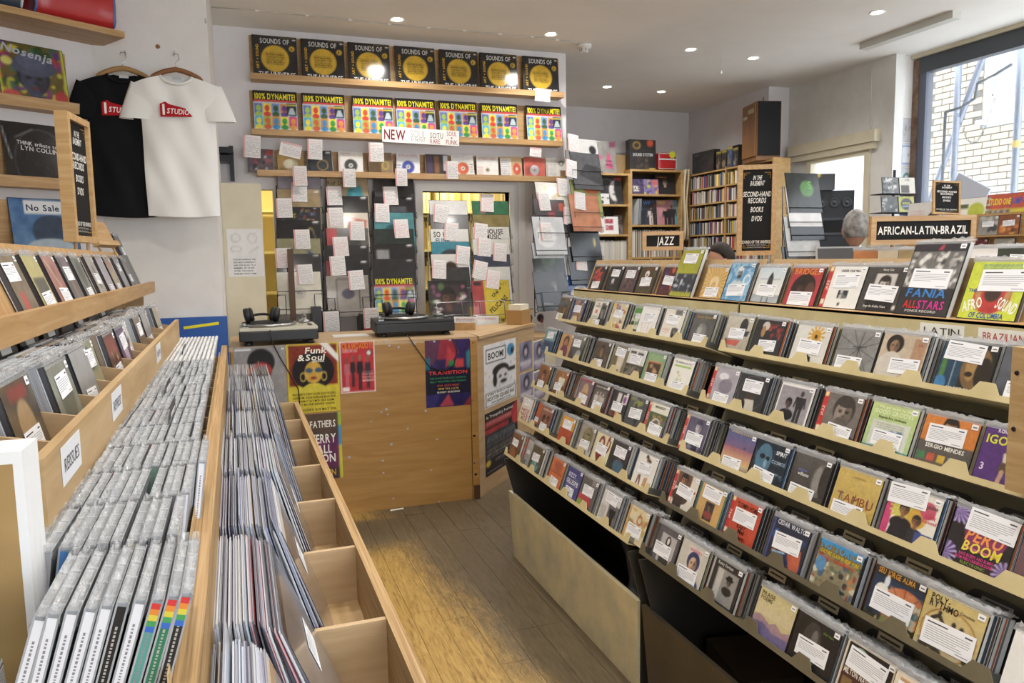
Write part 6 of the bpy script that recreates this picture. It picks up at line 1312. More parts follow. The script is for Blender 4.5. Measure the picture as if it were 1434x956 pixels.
# ---- turntables with headphones
def turntable(x0, x1, y0, label, top, body, rz=0.):
    w, dp = x1 - x0, .34; TM = Matrix.Translation(((x0 + x1) / 2, y0 + dp / 2, CZT)) @ Matrix.Rotation(math.radians(rz), 4, 'Z'); t = empty('turntable', TM, label=label, cat='turntable')
    bevel(MB().box(-w / 2, -dp / 2, .026, w / 2, dp / 2, .085).build('plinth', body, t), .006)
    bevel(MB().box(-w / 2 + .002, -dp / 2 + .002, .085, w / 2 - .002, dp / 2 - .002, .105).build('top_plate', top, t), .004)
    for sx in (-1, 1):
        for sy in (-1, 1):
            f = MB(); f.smooth = True; f.lathe([(.026, .0003), (.028, .008), (.022, .018), (.02, .027)], (sx * (w / 2 - .05), sy * (dp / 2 - .05), 0), 14); f.build('foot', DARK, t)
    pl = MB(); pl.smooth = True; pl.lathe([(.160, .105), (.166, .112), (.166, .120), (.158, .124)], (-.055, 0, 0), 40); pl = pl.build('platter', mat('brushed_platter', 'b8b8b6', .25, .9), t)
    MB().lathe([(.150, .124), (.150, .127)], (-.055, 0, 0), 36).build('slipmat', mat('slipmat', '2a2a2c', .9), pl)
    MB().lathe([(.003, .127), (.003, .138)], (-.055, 0, 0), 8).build('spindle', STEEL, pl)
    ar = MB(); ar.smooth = True; ax, ay = w / 2 - .06, dp / 2 - .07
    ar.lathe([(.034, .105), (.034, .122), (.016, .126), (.014, .150)], (ax, ay, 0), 18); ar = ar.build('tonearm_base', mat('arm_metal', 'a8a8a8', .3, .9), t)
    q = MB(); q.smooth = True; q.tube([(ax, ay + .05, .150), (ax, ay, .150), (ax + .004, ay - .10, .148), (ax - .02, ay - .18, .142), (ax - .045, ay - .215, .135)], .005, 8); q.build('tonearm', mat('arm_metal', 'a8a8a8', .3, .9), ar)
    q = MB(); q.smooth = True; q.tube([(ax, ay + .03, .150), (ax, ay + .065, .150)], .014, 12); q.build('counterweight', STEEL, ar)
    MB().box(w / 2 - .05, -dp / 2 + .04, .105, w / 2 - .03, -dp / 2 + .16, .110).build('pitch_fader', DARK, t)
    MB().box(-w / 2 + .02, -dp / 2 + .02, .105, -w / 2 + .055, -dp / 2 + .04, .112).build('start_button', STEEL, t)
    k = MB(); k.smooth = True; k.lathe([(.014, .105), (.014, .128), (.010, .131)], (-w / 2 + .03, -dp / 2 + .07, 0), 12); k.build('speed_knob', STEEL, t)
    # headphones lying on the plinth
    hx0 = -.09; hp = empty('headphones', TM, label='black headphones lying on the ' + label.split(',')[0], cat='headphones')
    for s in (-1, 1):
        c = MB(); c.smooth = True; c.lathe([(.022, -.026), (.042, -.022), (.045, -.004), (.040, .010), (.028, .024)], (0, 0, 0), 20)
        c.build('ear_cup', mat('headphone_black', '17171a', .45), hp, Matrix.Translation((hx0 + s * .075, -.06, .128 + .046)) @ Matrix.Rotation(math.radians(-s * 78), 4, 'Y'))
        c = MB(); c.smooth = True; c.lathe([(.020, .012), (.040, .010), (.043, .020), (.030, .030)], (0, 0, 0), 18)
        c.build('ear_pad', mat('headphone_pad', '2b2b2e', .8), hp, Matrix.Translation((hx0 + s * .075, -.06, .128 + .046)) @ Matrix.Rotation(math.radians(-s * 78), 4, 'Y'))
    b = MB(); b.smooth = True; b.tube([(hx0 - .085 * math.cos(a), -.06 + .13 * math.sin(a), .150 + .02 * math.sin(a)) for a in np.linspace(0, math.pi, 15)], .008, 8); b.build('headband', mat('headphone_black', '17171a', .45), hp)
    cdl = MB(); cdl.smooth = True
    return t, hp
a, b = ony(335, 474, 4.66), ony(445, 470, 4.66)
IVORY = mat('ivory_plate', 'c9c5b4', .35); BLK = mat('turntable_black', '1d1d1f', .4)
turntable(a.x, b.x, 4.60, 'turntable with ivory top plate, by the yellow poster', IVORY, BLK)
a, b = ony(526, 466, 4.80), ony(634, 462, 4.80)
turntable(a.x, b.x, 4.72, 'all-black turntable, above the bare counter front', mat('turntable_charcoal', '2b2b2e', .3, .3), BLK, -3)
for lb, pts in (('headphone cable trailing down the counter front by the grey poster', ((378, 462), (382, 480), (392, 500), (404, 520), (418, 545), (420, 572))), ('headphone cable looping over the dark geometric poster', ((570, 468), (578, 480), (592, 500), (602, 514), (622, 520), (636, 510), (640, 490), (634, 474)))):
    w = MB(); w.smooth = True; w.tube([ony(px, py, CYF - .006 if i else CYF - .012) + Vector((0, 0, 0)) for i, (px, py) in enumerate(pts)], .003, 6)
    w.build('headphone_cable', DARK, label=lb, cat='cable')
# papers and singles on the counter
q = onz(490, 470, CZT + .001); MB().box(q.x - .11, q.y - .07, CZT + .0003, q.x + .11, q.y + .07, CZT + .006).build('magazine_tray', mat('paper_white', 'd9d8d2', .6), label='white sheet of paper lying on the counter between the turntables', cat='paper')
for px, lb in ((648, 'short wooden block on the counter beside the black turntable'),):
    q = onz(650, 462, CZT); MB().obox(Matrix.Translation((q.x, q.y, CZT + .0005)) @ Matrix.Rotation(-.5, 4, 'Z'), -.08, -.012, 0, .08, .012, .05).build('wood_block', OAK, label=lb, cat='wood block')

# ================================================================== BACK WALL SHELVES
def back_shelf(z, x0, x1, label, dep=.11):
    s = empty('wall_shelf', Vector((0, 0, 0)), label=label, cat='shelf')
    MB().box(x0, YB - dep, z - .018, x1, YB - .0005, z).build('shelf_board', OAK, s)
    MB().box(x0, YB - dep - .016, z - .018, x1, YB - dep, z + .024).build('shelf_lip', OAK, s)
    MB().box(x0, YB - .012, z, x1, YB - .0005, z + (.31 if z > 2.3 else .18)).build('back_board', OAK, s)
    return s
S1, S2, S3 = 2.838, 2.452, 2.165
back_shelf(S1, .12, 2.53, 'oak wall shelf of black and yellow LPs under the ceiling')
back_shelf(S2, .105, 2.515, 'oak wall shelf of brightly gridded LPs')
back_shelf(S3, .13, 2.51, 'oak wall shelf of seven-inch singles')
SOTU = [('E', .5, .53, .31, .31, 'd9ac2c'), ('E', .88, .28, .065, .065, 'd9ac2c'), ('R', .62, .02, .95, .04, '6a5a2a'), ('K', .3, .4, .7, .68, 9, '4a3c18'), ('T', 'SOUNDS OF', .5, .12, .115, 'c9c9c6', {'wide': .66}), ('T', 'THE UNIVERSE', .53, .905, .11, 'ecebe6', {'wide': .84}), ('T', 'ART + SOUND', .10, .5, .06, 'd9ac2c', {'rot': 90, 'wide': .58}), ('R', .9, .06, .97, .09, 'e8e8e8')]
FC = [['5a6ac0', '9ac04a'], ['e8d83c', 'd83c2c'], ['6a8ac8', '3a5a3a'], ['d8883c', '5a3a8a'], ['2a3a3a', '6a8aa0'], ['4aa8d8', 'f0e03c'], ['a8b83c', 'd8603c'], ['d88a3c', '3a8ac8'], ['f0e040', '3a9a4a'], ['d83c8a', 'e89a3c']]
DYN = [('R', 0, 0, 1, .22, '201e1e'), ('R', .02, .215, .98, .265, 'c8403c'), ('R', 0, .265, 1, .88, 'b8bcc0'), ('R', 0, .88, 1, 1, 'e0e2e4'), ('K', .04, .9, .96, .98, 2, '33333a')]
for k in range(10):
    i, j = k % 5, k // 5; x0, y0 = .03 + i * .192, .30 + j * .295
    DYN += [('R', x0, y0, x0 + .172, y0 + .27, FC[k][0]), ('E', x0 + .09, y0 + .11, .055, .075, FC[k][1]), ('E', x0 + .09, y0 + .25, .08, .06, FC[k][1])]
DYN += [('R', .75, .28, .97, .56, '2a3034'), ('P', [(.78, .54), (.83, .38), (.9, .38), (.95, .54)], 'a8b8c0'), ('R', .75, .30, .97, .34, 'b8b03c'), ('T', '100% DYNAMITE!', .5, .125, .135, 'e4d92e', {'wide': .92})]
LPW = .308
SC_ = obj  # alias
body_lp = MB().box(-LPW / 2, 0, -.006, LPW / 2, LPW, 0, '202022').mesh('lp_sleeve', CASE)
def wallLP(x, z, key, bg, ops, label, group=None, n=48, tilt=7., y=None):
    o = obj('lp_sleeve', body_lp, None, frame((x, (YB - .085) if y is None else y, z + .0008), FACE_F, tilt), label=label, cat='LP', group=group)
    obj('cover', cover_mesh(key, LPW - .004, LPW - .004, bg, ops, n, GLOSS), o, Vector((0, .002, .0004))); return o
for k, px in enumerate((353, 421.8, 488, 554, 616.5, 674, 734)):
    x = ony(px, 60, YB - .10).x + LPW / 2
    ab = 'AB'[k % 2]
    wallLP(x, S1, 'sotu' + ab, '242426', SOTU + [('T', ab, .88, .28, .06, '2a2418')], 'black LP with a yellow disc marked %s, on the top wall shelf' % ab, 'black and yellow LPs on the top wall shelf')
for k, px in enumerate((353.5, 422.8, 493.4, 555, 616, 675, 739)):
    x = ony(px, 130, YB - .10).x + LPW / 2
    wallLP(x, S2, 'dyn', '201e1e', DYN, 'LP lettered 100% DYNAMITE! with ten bright faces, on the second wall shelf', 'brightly gridded LPs on the second wall shelf', 60)
# seven-inch singles
SG = .182
body_sg = MB().box(-SG / 2, 0, -.003, SG / 2, SG, 0, 'd8d6d0').mesh('single_sleeve', CASE)
def disc(c, hole='222', r=.26): return [('E', .5, .58, r, r, c), ('E', .5, .58, r * .35, r * .35, 'e6e2d8'), ('E', .5, .58, r * .14, r * .14, hole)]
SGS = [(364, '4a4650', [('N', 6, '8a6a70', .6), ('B', .2, .3, .8, .8, 12, ['c0c0c8', '2a2a34', 'a04a50'], .08), ('R', .7, .05, .95, .25, 'a83a3a')], 'a frosted grey print'),
       (407, 'b08a4a', [('E', .5, .6, .28, .22, 'd8d0b0'), ('K', .1, .75, .9, .92, 2, '7a5a2a')], 'a gold sleeve with cream centre'),
       (449, '2c3038', [('O', .6, .6, .2, .2, .02, 'a8883c'), ('R', .75, .06, .92, .14, 'e0e0e0')], 'a navy sleeve with gold ring'),
       (491.5, 'e4e2dc', disc('3a3c3e') + [('K', .1, .08, .5, .12, 1, '8a8a8a'), ('R', .06, .2, .08, .9, 'b04a44')], 'a black centre in white paper'),
       (534, '8a6f50', [('O', .7, .55, .12, .16, .02, 'b8a83c')], 'brown paper with yellow ring'),
       (572, 'dfe1e8', disc('3f4aa0') + [('K', .1, .06, .9, .2, 2, 'b86a6a'), ('K', .04, .5, .2, .9, 4, '6a6a70')], 'a violet label in white paper'),
       (613, '3a3238', [('R', .1, .1, .3, .9, '4a3a5a'), ('R', .4, .1, .6, .8, '8a5a3a'), ('R', .78, .05, .98, .7, 'c8c8cc'), ('K', .1, .85, .7, .9, 1, 'c8c0b8')], 'a dark stage with a grey card'),
       (650, 'e6e4e0', disc('d8603a') + [('K', .1, .06, .6, .12, 1, 'a86a60'), ('K', .8, .4, .95, .8, 4, '6a6a70')], 'an orange label in white paper'),
       (684, 'e4e2dc', [('E', .5, .62, .1, .1, 'b8a890'), ('E', .5, .62, .04, .04, '222'), ('K', .1, .08, .9, .2, 2, 'b87a70'), ('K', .06, .5, .3, .9, 5, 'c08a80'), ('K', .1, .9, .8, .95, 1, '77777c')], 'pink scribbles on white paper'),
       (718, 'c9a878', [('E', .75, .55, .18, .26, 'c84a3a'), ('E', .75, .55, .05, .07, 'e8e0d0'), ('R', .0, .1, .5, .95, 'e2e0dc'), ('K', .05, .15, .45, .9, 8, '8a8a90')], 'a red label in tan paper'),
       (750, 'cc5a4c', disc('e4e0ea', '4a3a6a', .22), 'a lilac label on coral red'),
       (781, 'e4e2da', [('O', .75, .25, .1, .1, .02, '6a6a6a'), ('R', .68, .55, .98, .9, '8a6a4a'), ('K', .06, .3, .5, .85, 6, 'a0a0a4'), ('R', .04, .3, .06, .9, 'b04a44')], 'cream paper with a tiny photo')]
for k, (px, bg, ops, desc) in enumerate(SGS):
    x = ony(px, 220, YB - .10).x
    o = obj('single_sleeve', body_sg, None, frame((x, YB - .080, S3 + .0008), FACE_F, 8, (k * 7 % 5) - 2), label='seven-inch single showing %s, on the singles shelf' % desc, cat='single')
    obj('cover', cover_mesh('sgl%d' % k, SG - .003, SG - .003, bg, ops, 26, PRINT), o, Vector((0, .0015, .0004)))
# ---- handwritten notes
NOTES = {}
def note_mesh(w, h, v):
    k = (w, h, v)
    if k in NOTES: return NOTES[k]
    rs = random.Random(v * 77 + int(w * 999)); mb = MB(); mb.box(-w / 2, -h / 2, 0, w / 2, h / 2, .0006, 'e6e3e1')
    if h > w: mb.quad(*[(-w / 2 + x, y, .0009) for x, y in ((.001, -h / 2), (.012, -h / 2), (.012, h / 2), (.001, h / 2))], 'd8a8a6')
    else: mb.quad(*[(x, h / 2 - y, .0009) for x, y in ((-w / 2, .012), (w / 2, .012), (w / 2, .001), (-w / 2, .001))], 'd8a8a6')
    y = h / 2 - .018; i = 0
    while y > -h / 2 + .008:
        col = 'b5383c' if (i < 2 and v % 2) or (v == 4) or (v == 2 and i % 3 == 1) else '4a4a58'
        x = -w / 2 + .016; px, py = x, y
        while x < w / 2 - .006:
            x2 = min(x + rs.uniform(.004, .008), w / 2 - .004); y2 = y + rs.uniform(-.0035, .0035)
            if rs.random() > .14: mb.quad((px, py - .0007, .001), (x2, y2 - .0007, .001), (x2, y2 + .0007, .001), (px, py + .0007, .001), col)
            px, py = x2, y2; x = x2
        y -= .0085 + (.004 if i < 2 else 0); i += 1
    NOTES[k] = mb.mesh('note_card', PAPER); return NOTES[k]
NID = [0]
def note(p, xdir, w, h, roll, where, tilt=0.):
    NID[0] += 1; v = NID[0] % 5
    tone = ('mostly black', 'red-headed black', 'mixed red and black', 'red-headed black', 'all red')[v]
    return obj('note_card', note_mesh(w, h, v), None, frame(p, xdir, tilt, roll), label='note card with %s handwriting, %s' % (tone, where), cat='note card', group='handwritten note cards')
for px, py, w, h, ro in ((353, 205, .115, .155, -3), (407, 210, .15, .10, -12), (441, 209, .105, .145, -2), (420, 246, .10, .14, 1), (489, 249, .095, .135, 1), (527, 213, .11, .14, 1), (562, 248, .09, .13, 1), (633, 238, .095, .135, 1), (750, 213, .10, .07, -4)):
    note(ony(px, py, YB - .133), FACE_F, w, h, ro, 'on the singles shelf')
note(ony(760, 133, YB - .13), FACE_F, .13, .10, -3, 'hung from the top wall shelf')
paper_sign('card_sign', frame(ony(590, 201.5, YB - .13), FACE_F, 0, -1.2), .60, .115, 'eceae6', [('NEW', .16, .5, .62, '7a2a30', {'wide': .27}), ('SOUL', .46, .38, .5, 'b4b6b8', {'wide': .2, 'bold': 0}), ('SOTU', .70, .40, .36, '55555a', {'wide': .17, 'bold': 0}), ('BY THE FOOT', .46, .76, .2, '8a8c90', {'wide': .18, 'bold': 0}), ('RARE', .68, .78, .3, 'a33c40', {'wide': .13, 'bold': 0}), ('SOUL', .90, .22, .28, 'a33c40', {'wide': .13, 'bold': 0}), ('+', .90, .50, .2, 'a33c40'), ('FUNK', .90, .78, .3, 'a33c40', {'wide': .15, 'bold': 0})], 'long white card hand-lettered NEW SOUL SOTU on the second wall shelf')

# ---- wire racks of LPs in front of the back wall
WIRE = mat('black_wire', '26262a', .4, .5); WIREG = mat('grey_wire', 'a8aaac', .3, .8)
def gen(bg, *o): return bg, list(o)
RKT = {}
def wire_rack(tiers, desc, short, xdir=FACE_F, y0=5.80, dy=.036, wm=WIRE, pl=None, w=.31, notes=(), tilt=13.):
    """tiers: (column, top row, paper colour, print, what it shows) from the top down; each LP stands in its own wire tray"""
    x = Vector((xdir[0], xdir[1], 0)).normalized(); nr = x.cross(Vector((0, 0, 1)))
    rk = empty('wire_rack', Vector((0, 0, 0)), label='%s' % desc, cat='rack')
    pts = []
    for i, (px, py, bg, ops, d) in enumerate(tiers):
        base = pl if pl is not None else Vector((0, y0, 0))
        pt = onpl(px, py, base + nr * (dy * i - .07), nr)     # top edge of the sleeve
        tr = math.radians(tilt)
        bot = pt - Vector((0, 0, w * math.cos(tr))) + nr * (w * math.sin(tr))
        pts.append(bot); RKT.setdefault(short, []).append((py, bot, x, nr, tilt))
        o = obj('lp_sleeve', body_lp, None, frame(bot, xdir, tilt), label='LP showing %s, %s' % (d, short), cat='LP')
        obj('cover', cover_mesh('rk_%s_%d' % (desc, i), LPW - .004, LPW - .004, bg, ops, 30, GLOSS), o, Vector((0, .002, .0004)))
        M = frame(bot, xdir, tilt)
        t = MB(); t.smooth = True; lw = w / 2 + .004
        t.tube([M @ Vector(q) for q in ((-lw, .05, -.03), (-lw, -.004, -.03), (-lw, -.004, .008), (-lw, .035, .008), (lw, .035, .008), (lw, -.004, .008), (lw, -.004, -.03), (lw, .05, -.03))], .0025, 6)
        if i == len(tiers) - 1: t.tube([M @ Vector(q) for q in ((-.10, -.004, .008), (-.10, .14, .008), (-.155, .14, .008))], .0025, 6); t.tube([M @ Vector(q) for q in ((.10, -.004, .008), (.10, .14, .008), (.155, .14, .008))], .0025, 6)
        t.build('wire_tray', wm, rk)
    for s in (-1, 1):
        u = MB(); u.smooth = True; off = x * (s * (w / 2 + .004))
        top = pts[0] + off + Vector((0, 0, .20)) - nr * .085; low = pts[-1] + off - nr * .035 - Vector((0, 0, .04))
        u.tube([top, low], .004, 6); u.build('upright', wm, rk)
    return rk
def blk(*x): return ('1f1f22', [('R', .82, .03, .95, .08, 'e0e0e0')] + list(x))
T1 = [(418, 240, '8a8490', [('E', .5, .5, .2, .3, '6a6470'), ('R', .85, .05, .95, .1, 'ddd')], 'a grey sketch'), (418, 264, 'a08a66', [('N', 4, '8f7a58', .5), ('R', .85, .05, .95, .1, 'ddd')], 'plain tan card'),
      (418, 290, '2a2a2c', [('B', 0, 0, 1, 1, 130, ['c83c3c', '3a5aa0', 'd8d83c', 'e8e8e8', '1a1a1a', '8a8a8a'], .025)], 'a tiny multicoloured check'), (418, 308, *blk(('O', .75, .5, .1, .3, .01, '8a7a4a')), 'black with a gold loop'),
      (418, 333, '8a8662', [('P', [(.6, 1), (.7, .3), (1, .5), (1, 1)], '3a4a7a')], 'olive with a blue corner'), (418, 355, *blk(('N', 5, '333', .5)), 'plain black'), (418, 380, 'd4cdba', [('E', .5, .5, .14, .14, 'b8b4a8'), ('B', .44, .45, .56, .55, 5, ['55555a', '8a8a8a'], .02)], 'a cream card with a small grey disc')]
T2 = [(486, 248, 'a08c6a', [('P', [(.5, .3), (.8, .2), (.9, .6), (.4, .7)], '3a8a98'), ('T', 'Ruf Dug', .25, .14, .09, '6a5a40')], 'tan card lettered Ruf Dug'), (486, 274, *blk(), 'black with a white price tag'), (486, 297, 'd8cdb8', [('P', [(.45, .1), (.95, .2), (.9, .5), (.5, .45)], 'b85a44')], 'cream with a red brush mark'),
      (486, 319, '5a5654', [('R', 0, 0, .25, 1, 'b83c40'), ('E', .6, .4, .2, .2, '3a3836'), ('B', .3, .2, .9, .8, 10, ['8a8684', '2a2828'], .08)], 'grey photo with a red band'), (486, 343, *blk(('R', 0, .9, 1, 1, '2c2c30')), 'black gloss'), (486, 364, *blk(('R', .0, .0, .1, 1, '8a3436')), 'black with a red edge'),
      (486, 385, '8d857c', [('E', .5, .45, .15, .12, '3a3648'), ('L', .25, .1, .25, .8, .01, '3a3836'), ('L', .75, .1, .75, .8, .01, '3a3836'), ('L', .25, .1, .75, .1, .01, '3a3836'), ('T', 'M', .12, .86, .12, '26262a')], 'taupe with a line frame and dark disc')]
T3 = [(551, 249, '2a2a2c', [('N', 5, '4a4a4c', .6)], 'a smoky black photo'), (551, 275, *blk(('R', .4, .25, .8, .6, '4a4a52')), 'black with a grey panel'), (551, 297, '3f7f86', [('N', 4, '5a9aa0', .5), ('E', .5, .6, .3, .3, '2a5a60')], 'teal water'), (551, 320, '24302c', [('R', .25, .4, .55, .8, '1a2420')], 'bottle green'),
      (551, 341, *blk(('R', .08, .15, .38, .6, '8a8a8a')), 'black with a grey square'), (551, 362, *blk(('N', 4, '2f2f33', .5)), 'charcoal'), (551, 386, '201e1e', DYN, 'ten bright faces under 100% DYNAMITE!')]
T4 = [(627, 280, 'd9d8d6', [('E', .3, .2, .06, .06, 'b86a70')], 'white with a pink mark'), (629, 300, '5a5a5c', [('G', '6a6a6c', '4a4a4c')], 'mid grey'), (629, 320, 'd8d6d0', [('T', 'SO HO', .3, .14, .14, '26262a', {'wide': .45}), ('T', 'FUNK', .32, .30, .12, '2a6a8a', {'wide': .4})], 'white with SO HO in heavy type'), (630, 338, '2f7f94', [('E', .5, .7, .4, .5, '2a3034')], 'teal above a dark arch'),
      (630, 355, 'd6d2cc', [('F', .5, .45, .4, '8a5a40', '2a1c16', '6a4a3a'), ('K', .65, .1, .95, .3, 3, 'b8a8a0')], 'a cropped head on white'), (630, 374, '2a2a2c', [('N', 6, '3a3a3c', .5)], 'dark ribbed grey'), (626, 392, '1e1d1e', [('R', .1, .12, .9, .95, '33282a'), ('B', .12, .15, .35, .9, 10, ['8a4a70', 'd8d0c8', '4a6a3a'], .07), ('B', .68, .15, .9, .9, 10, ['d8d0c8', '6a7a4a', 'a04a70'], .07), ('F', .5, .45, .44, '5a3a2c', '1a1312', '2a2022')], 'a dark portrait with flowers')]
T5 = [(686, 281, '2f6a48', [('B', .2, .2, .8, .6, 8, ['c85a78', '2a4a34'], .06)], 'green with pink figures'), (687, 300, '7a6a3c', [('N', 5, '9a8a50', .5), ('E', .35, .55, .16, .18, '2a3a3a'), ('E', .72, .55, .16, .18, '2a3a3a')], 'goggled eyes on khaki'), (687, 317, 'd4d2cc', [('T', 'HOUSE', .58, .12, .12, '3a3430', {'wide': .5}), ('T', 'MUSIC', .55, .26, .12, '3a3430', {'wide': .42})], 'white with HOUSE in heavy type'), (687, 334, 'd2d0c8', [('E', .5, .6, .2, .1, '2a3a5a')], 'bare off-white'),
      (688, 356, '2f3446', [('N', 5, '4a5066', .5)], 'navy haze'), (688, 373, 'd0cec8', [], 'plain pale grey'), (686, 392, 'd3b92a', [('R', 0, 0, .32, 1, 'a8383a'), ('R', .06, .04, .26, .14, '26262a'), ('T', 'ATLAST', .75, .09, .09, '8a7a3a', {'wide': .4}), ('T', 'the', .6, .34, .1, '26240e', {'rot': 40}), ('T', 'PELICANS', .68, .62, .12, '26240e', {'rot': 40, 'wide': .6}), ('T', 'and', .7, .2, .07, '26240e')], 'yellow lettered PELICANS beside a red strip')]
wire_rack(T1, 'wire rack by the cream board', 'cream board rack', pl=Vector((0, 5.82, 0)))
wire_rack(T2, 'wire rack second from the cream board', 'second wire rack', pl=Vector((0, 5.82, 0)))
wire_rack(T3, 'wire rack left of the hatch', 'rack left of hatch', pl=Vector((0, 5.82, 0)))
wire_rack(T4, 'grey wire rack on the left in the hatch', 'left hatch rack', pl=Vector((0, 5.80, 0)), dy=.032, wm=WIREG)
wire_rack(T5, 'grey wire rack on the right in the hatch', 'right hatch rack', pl=Vector((0, 5.80, 0)), dy=.032, wm=WIREG)
T6 = [(770, 255, 'd6d2c6', [('B', .1, .2, .7, .6, 6, ['c8b04a', 'b8a8a0'], .07)], 'cream with yellow shapes'), (768, 279, '3a3236', [('B', .3, .1, .8, .8, 10, ['a03a40', '5a2a30'], .09), ('R', .8, .1, .97, .3, 'c84a30')], 'red brush marks on plum'), (766, 303, 'cfd1d4', [('N', 5, 'b0b2b6', .6), ('E', .4, .5, .3, .3, 'e4e6e8')], 'milky plastic over white'), (766, 339, 'c4c6c8', [('N', 5, '8a8c90', .6)], 'grey plastic over white'),
      (768, 361, '22241f', [('B', .1, .05, .9, .4, 10, ['3a4a30', '2a3a24'], .09), ('E', .8, .7, .15, .1, 'a86a3a')], 'black with dark foliage'), (768, 380, '2b2a2b', [('G', '3a3839', '1c1b1c'), ('B', .5, .3, .75, .5, 5, ['8a8888', '5a5858'], .05), ('T', 'Midnite', .35, .82, .06, '8a8888')], 'charcoal with a faint figure')]
wire_rack(T6, 'wire rack by the partition end', 'partition rack', xdir=(.97, .25), pl=Vector((2.32, 5.62, 0)), dy=.034)
T7 = [(815, 194, 'd9d8d6', [('E', .8, .3, .12, .12, '26262a')], 'white with a black spot'), (818, 214, '55555a', [('P', [(.2, .6), (.5, .3), (1, .4), (1, .9)], '3a3a3e')], 'a grey car photo'), (818, 252, '8f9a52', [('E', .7, .2, .3, .18, 'b85a30'), ('T', 'oths', .6, .15, .09, 'e8e4d8')], 'lime lettered oths'), (816, 272, 'b8704c', [('N', 4, 'c88a66', .5)], 'terracotta'),
      (816, 313, *blk(('E', .8, .5, .04, .12, 'b8a03c')), 'black with a gold flick'), (814, 345, *blk(('R', .7, .1, .95, .25, 'd8d8d8')), 'black with a white tag'), (814, 384, '2f55a0', [('E', .4, .6, .36, .3, 'd4cfc4'), ('E', .4, .55, .2, .2, '2a2a30')], 'blue with a pale disc')]
wire_rack(T7, 'wire rack beyond the partition', 'far partition rack', xdir=(.97, .25), pl=Vector((2.70, 5.75, 0)), dy=.03)
# notes stuck on the racks
def rack_note(short, px, py, ro, where, w=.112, h=.145):
    best = None
    for (tp, bot, x, nr, tilt) in RKT[short]:
        if best is None or tp <= py + 4: best = (bot, x, nr, tilt)
    bot, x, nr, tilt = best; t = math.radians(tilt)
    n = nr * math.cos(t) + Vector((0, 0, 1)) * math.sin(t)
    p = onpl(px, py, bot + n * .0045, n)
    return note(p, (x.x, x.y), w, h, ro, where, tilt)
for sh, lst in (('cream board rack', ((419, 269, -2), (398, 291, 1), (423, 335, 1), (397, 361, 1), (427, 384, 2))), ('second wire rack', ((468, 274, 1), (470, 304, 1), (500, 323, -1), (477, 345, 2), (473, 372, 2), (499, 392, 3))), ('rack left of hatch', ((547, 274, 1), (535, 298, -2), (562, 320, 2))),
                ('left hatch rack', ((617, 299, -7), (632, 324, -7), (615, 377, -5), (648, 357, -8))), ('right hatch rack', ((682, 284, -4), (673, 325, -8), (678, 346, -6), (700, 353, -6), (672, 378, -14), (690, 391, -10))),
                ('partition rack', ((762, 282, 2), (788, 262, -4), (797, 303, -10), (765, 324, 0), (781, 342, -6))), ('far partition rack', ((812, 281, -8), (813, 346, -10), (814, 366, -4), (800, 236, -10), (803, 200, -6)))):
    for px, py, ro in lst: rack_note(sh, px, py, ro, 'on the ' + sh)
for px, py, ro, y in ((464, 450, 1, 5.495), (520, 445, 2, 5.495)): note(ony(px, py, y), FACE_F, .112, .145, ro, 'on a black box')
# black boxes and stands low on the back counter, and the low bench they stand on
bench = empty('back_bench', Vector((0, 0, 0)), label='low back bench below the wire racks', cat='bench')
MB().box(.38, 5.42, .88, 2.3, YB - .03, .92).build('bench_top', PLYX, bench); MB().box(.40, 5.46, 0, 2.28, 5.48, .88).build('bench_front', CREAM, bench)
for px0, px1, pyt, lb in ((437, 450, 430, 'narrow black file box on the back bench'), (452, 476, 436, 'black box of records below the taupe LP'), (505, 536, 440, 'black box with a red stripe on the back bench')):
    a, b = ony(px0, pyt, 5.5), ony(px1, pyt, 5.5)
    o = MB().box(a.x, 5.5, .921, b.x, 5.7, a.z).build('file_box', DARK, label=lb, cat='box')
    if 'red' in lb: MB().box(a.x + .02, 5.497, a.z - .12, b.x - .05, 5.4995, a.z - .02).build('stripe', mat('red_stripe', 'b02c30', .5), o)
for px, lb, ro in ((655, 'white seven-inch single with scribbles leaning in the hatch', -3), (686, 'white seven-inch single with orange centre leaning in the hatch', -3)):
    q = ony(px, 470, 5.40); zz = onpl(px, 472, Vector((0, 5.4, 0)), Vector((0, -1, 0))).z
    o = obj('single_sleeve', body_sg, None, frame((q.x, 5.44, .921), FACE_F, 14, ro), label=lb, cat='single')
    obj('cover', cover_mesh('hs%d' % px, SG - .003, SG - .003, 'e2e0da', (disc('c87a4a', '222', .14) if px > 670 else [('K', .1, .1, .9, .9, 9, '9a9a9e')]) + [('K', .1, .08, .9, .2, 2, 'b0685e')], 24), o, Vector((0, .0015, .0004)))
# store room shelving seen through the hatch
st = empty('store_shelf', Vector((0, 0, 0)), label='cream store room shelving full of pale spines behind the hatch', cat='shelf')
SHM = mat('store_shelf_paint', 'e6dca8', .6)
for z in (.9, 1.25, 1.6, 1.95, 2.3): MB().box(.0, 6.85, z, 2.5, 7.2, z + .02).build('shelf_board', SHM, st)
for x in (.0, .85, 1.7, 2.48): MB().box(x, 6.85, .0, x + .02, 7.2, 2.5).build('upright', SHM, st)
sp = MB(); random.seed(71)
for z in (.92, 1.27, 1.62, 1.97):
    x = 1.0
    while x < 2.46:
        w = random.uniform(.008, .03); h = random.uniform(.20, .30)
        if not (1.68 < x + w and x < 1.74): sp.box(x, 6.92, z + .0005, x + w - .001, 7.15, z + h, random.choice(['e8e0b8', 'd8cc98', 'f0e8c8', 'c8b878', 'e0c860', 'd0d0c0', '9a8a60']))
        x += w
sp.build('stored_records', PAPER, label='pale record spines on the store room shelving', cat='record', kind='stuff')

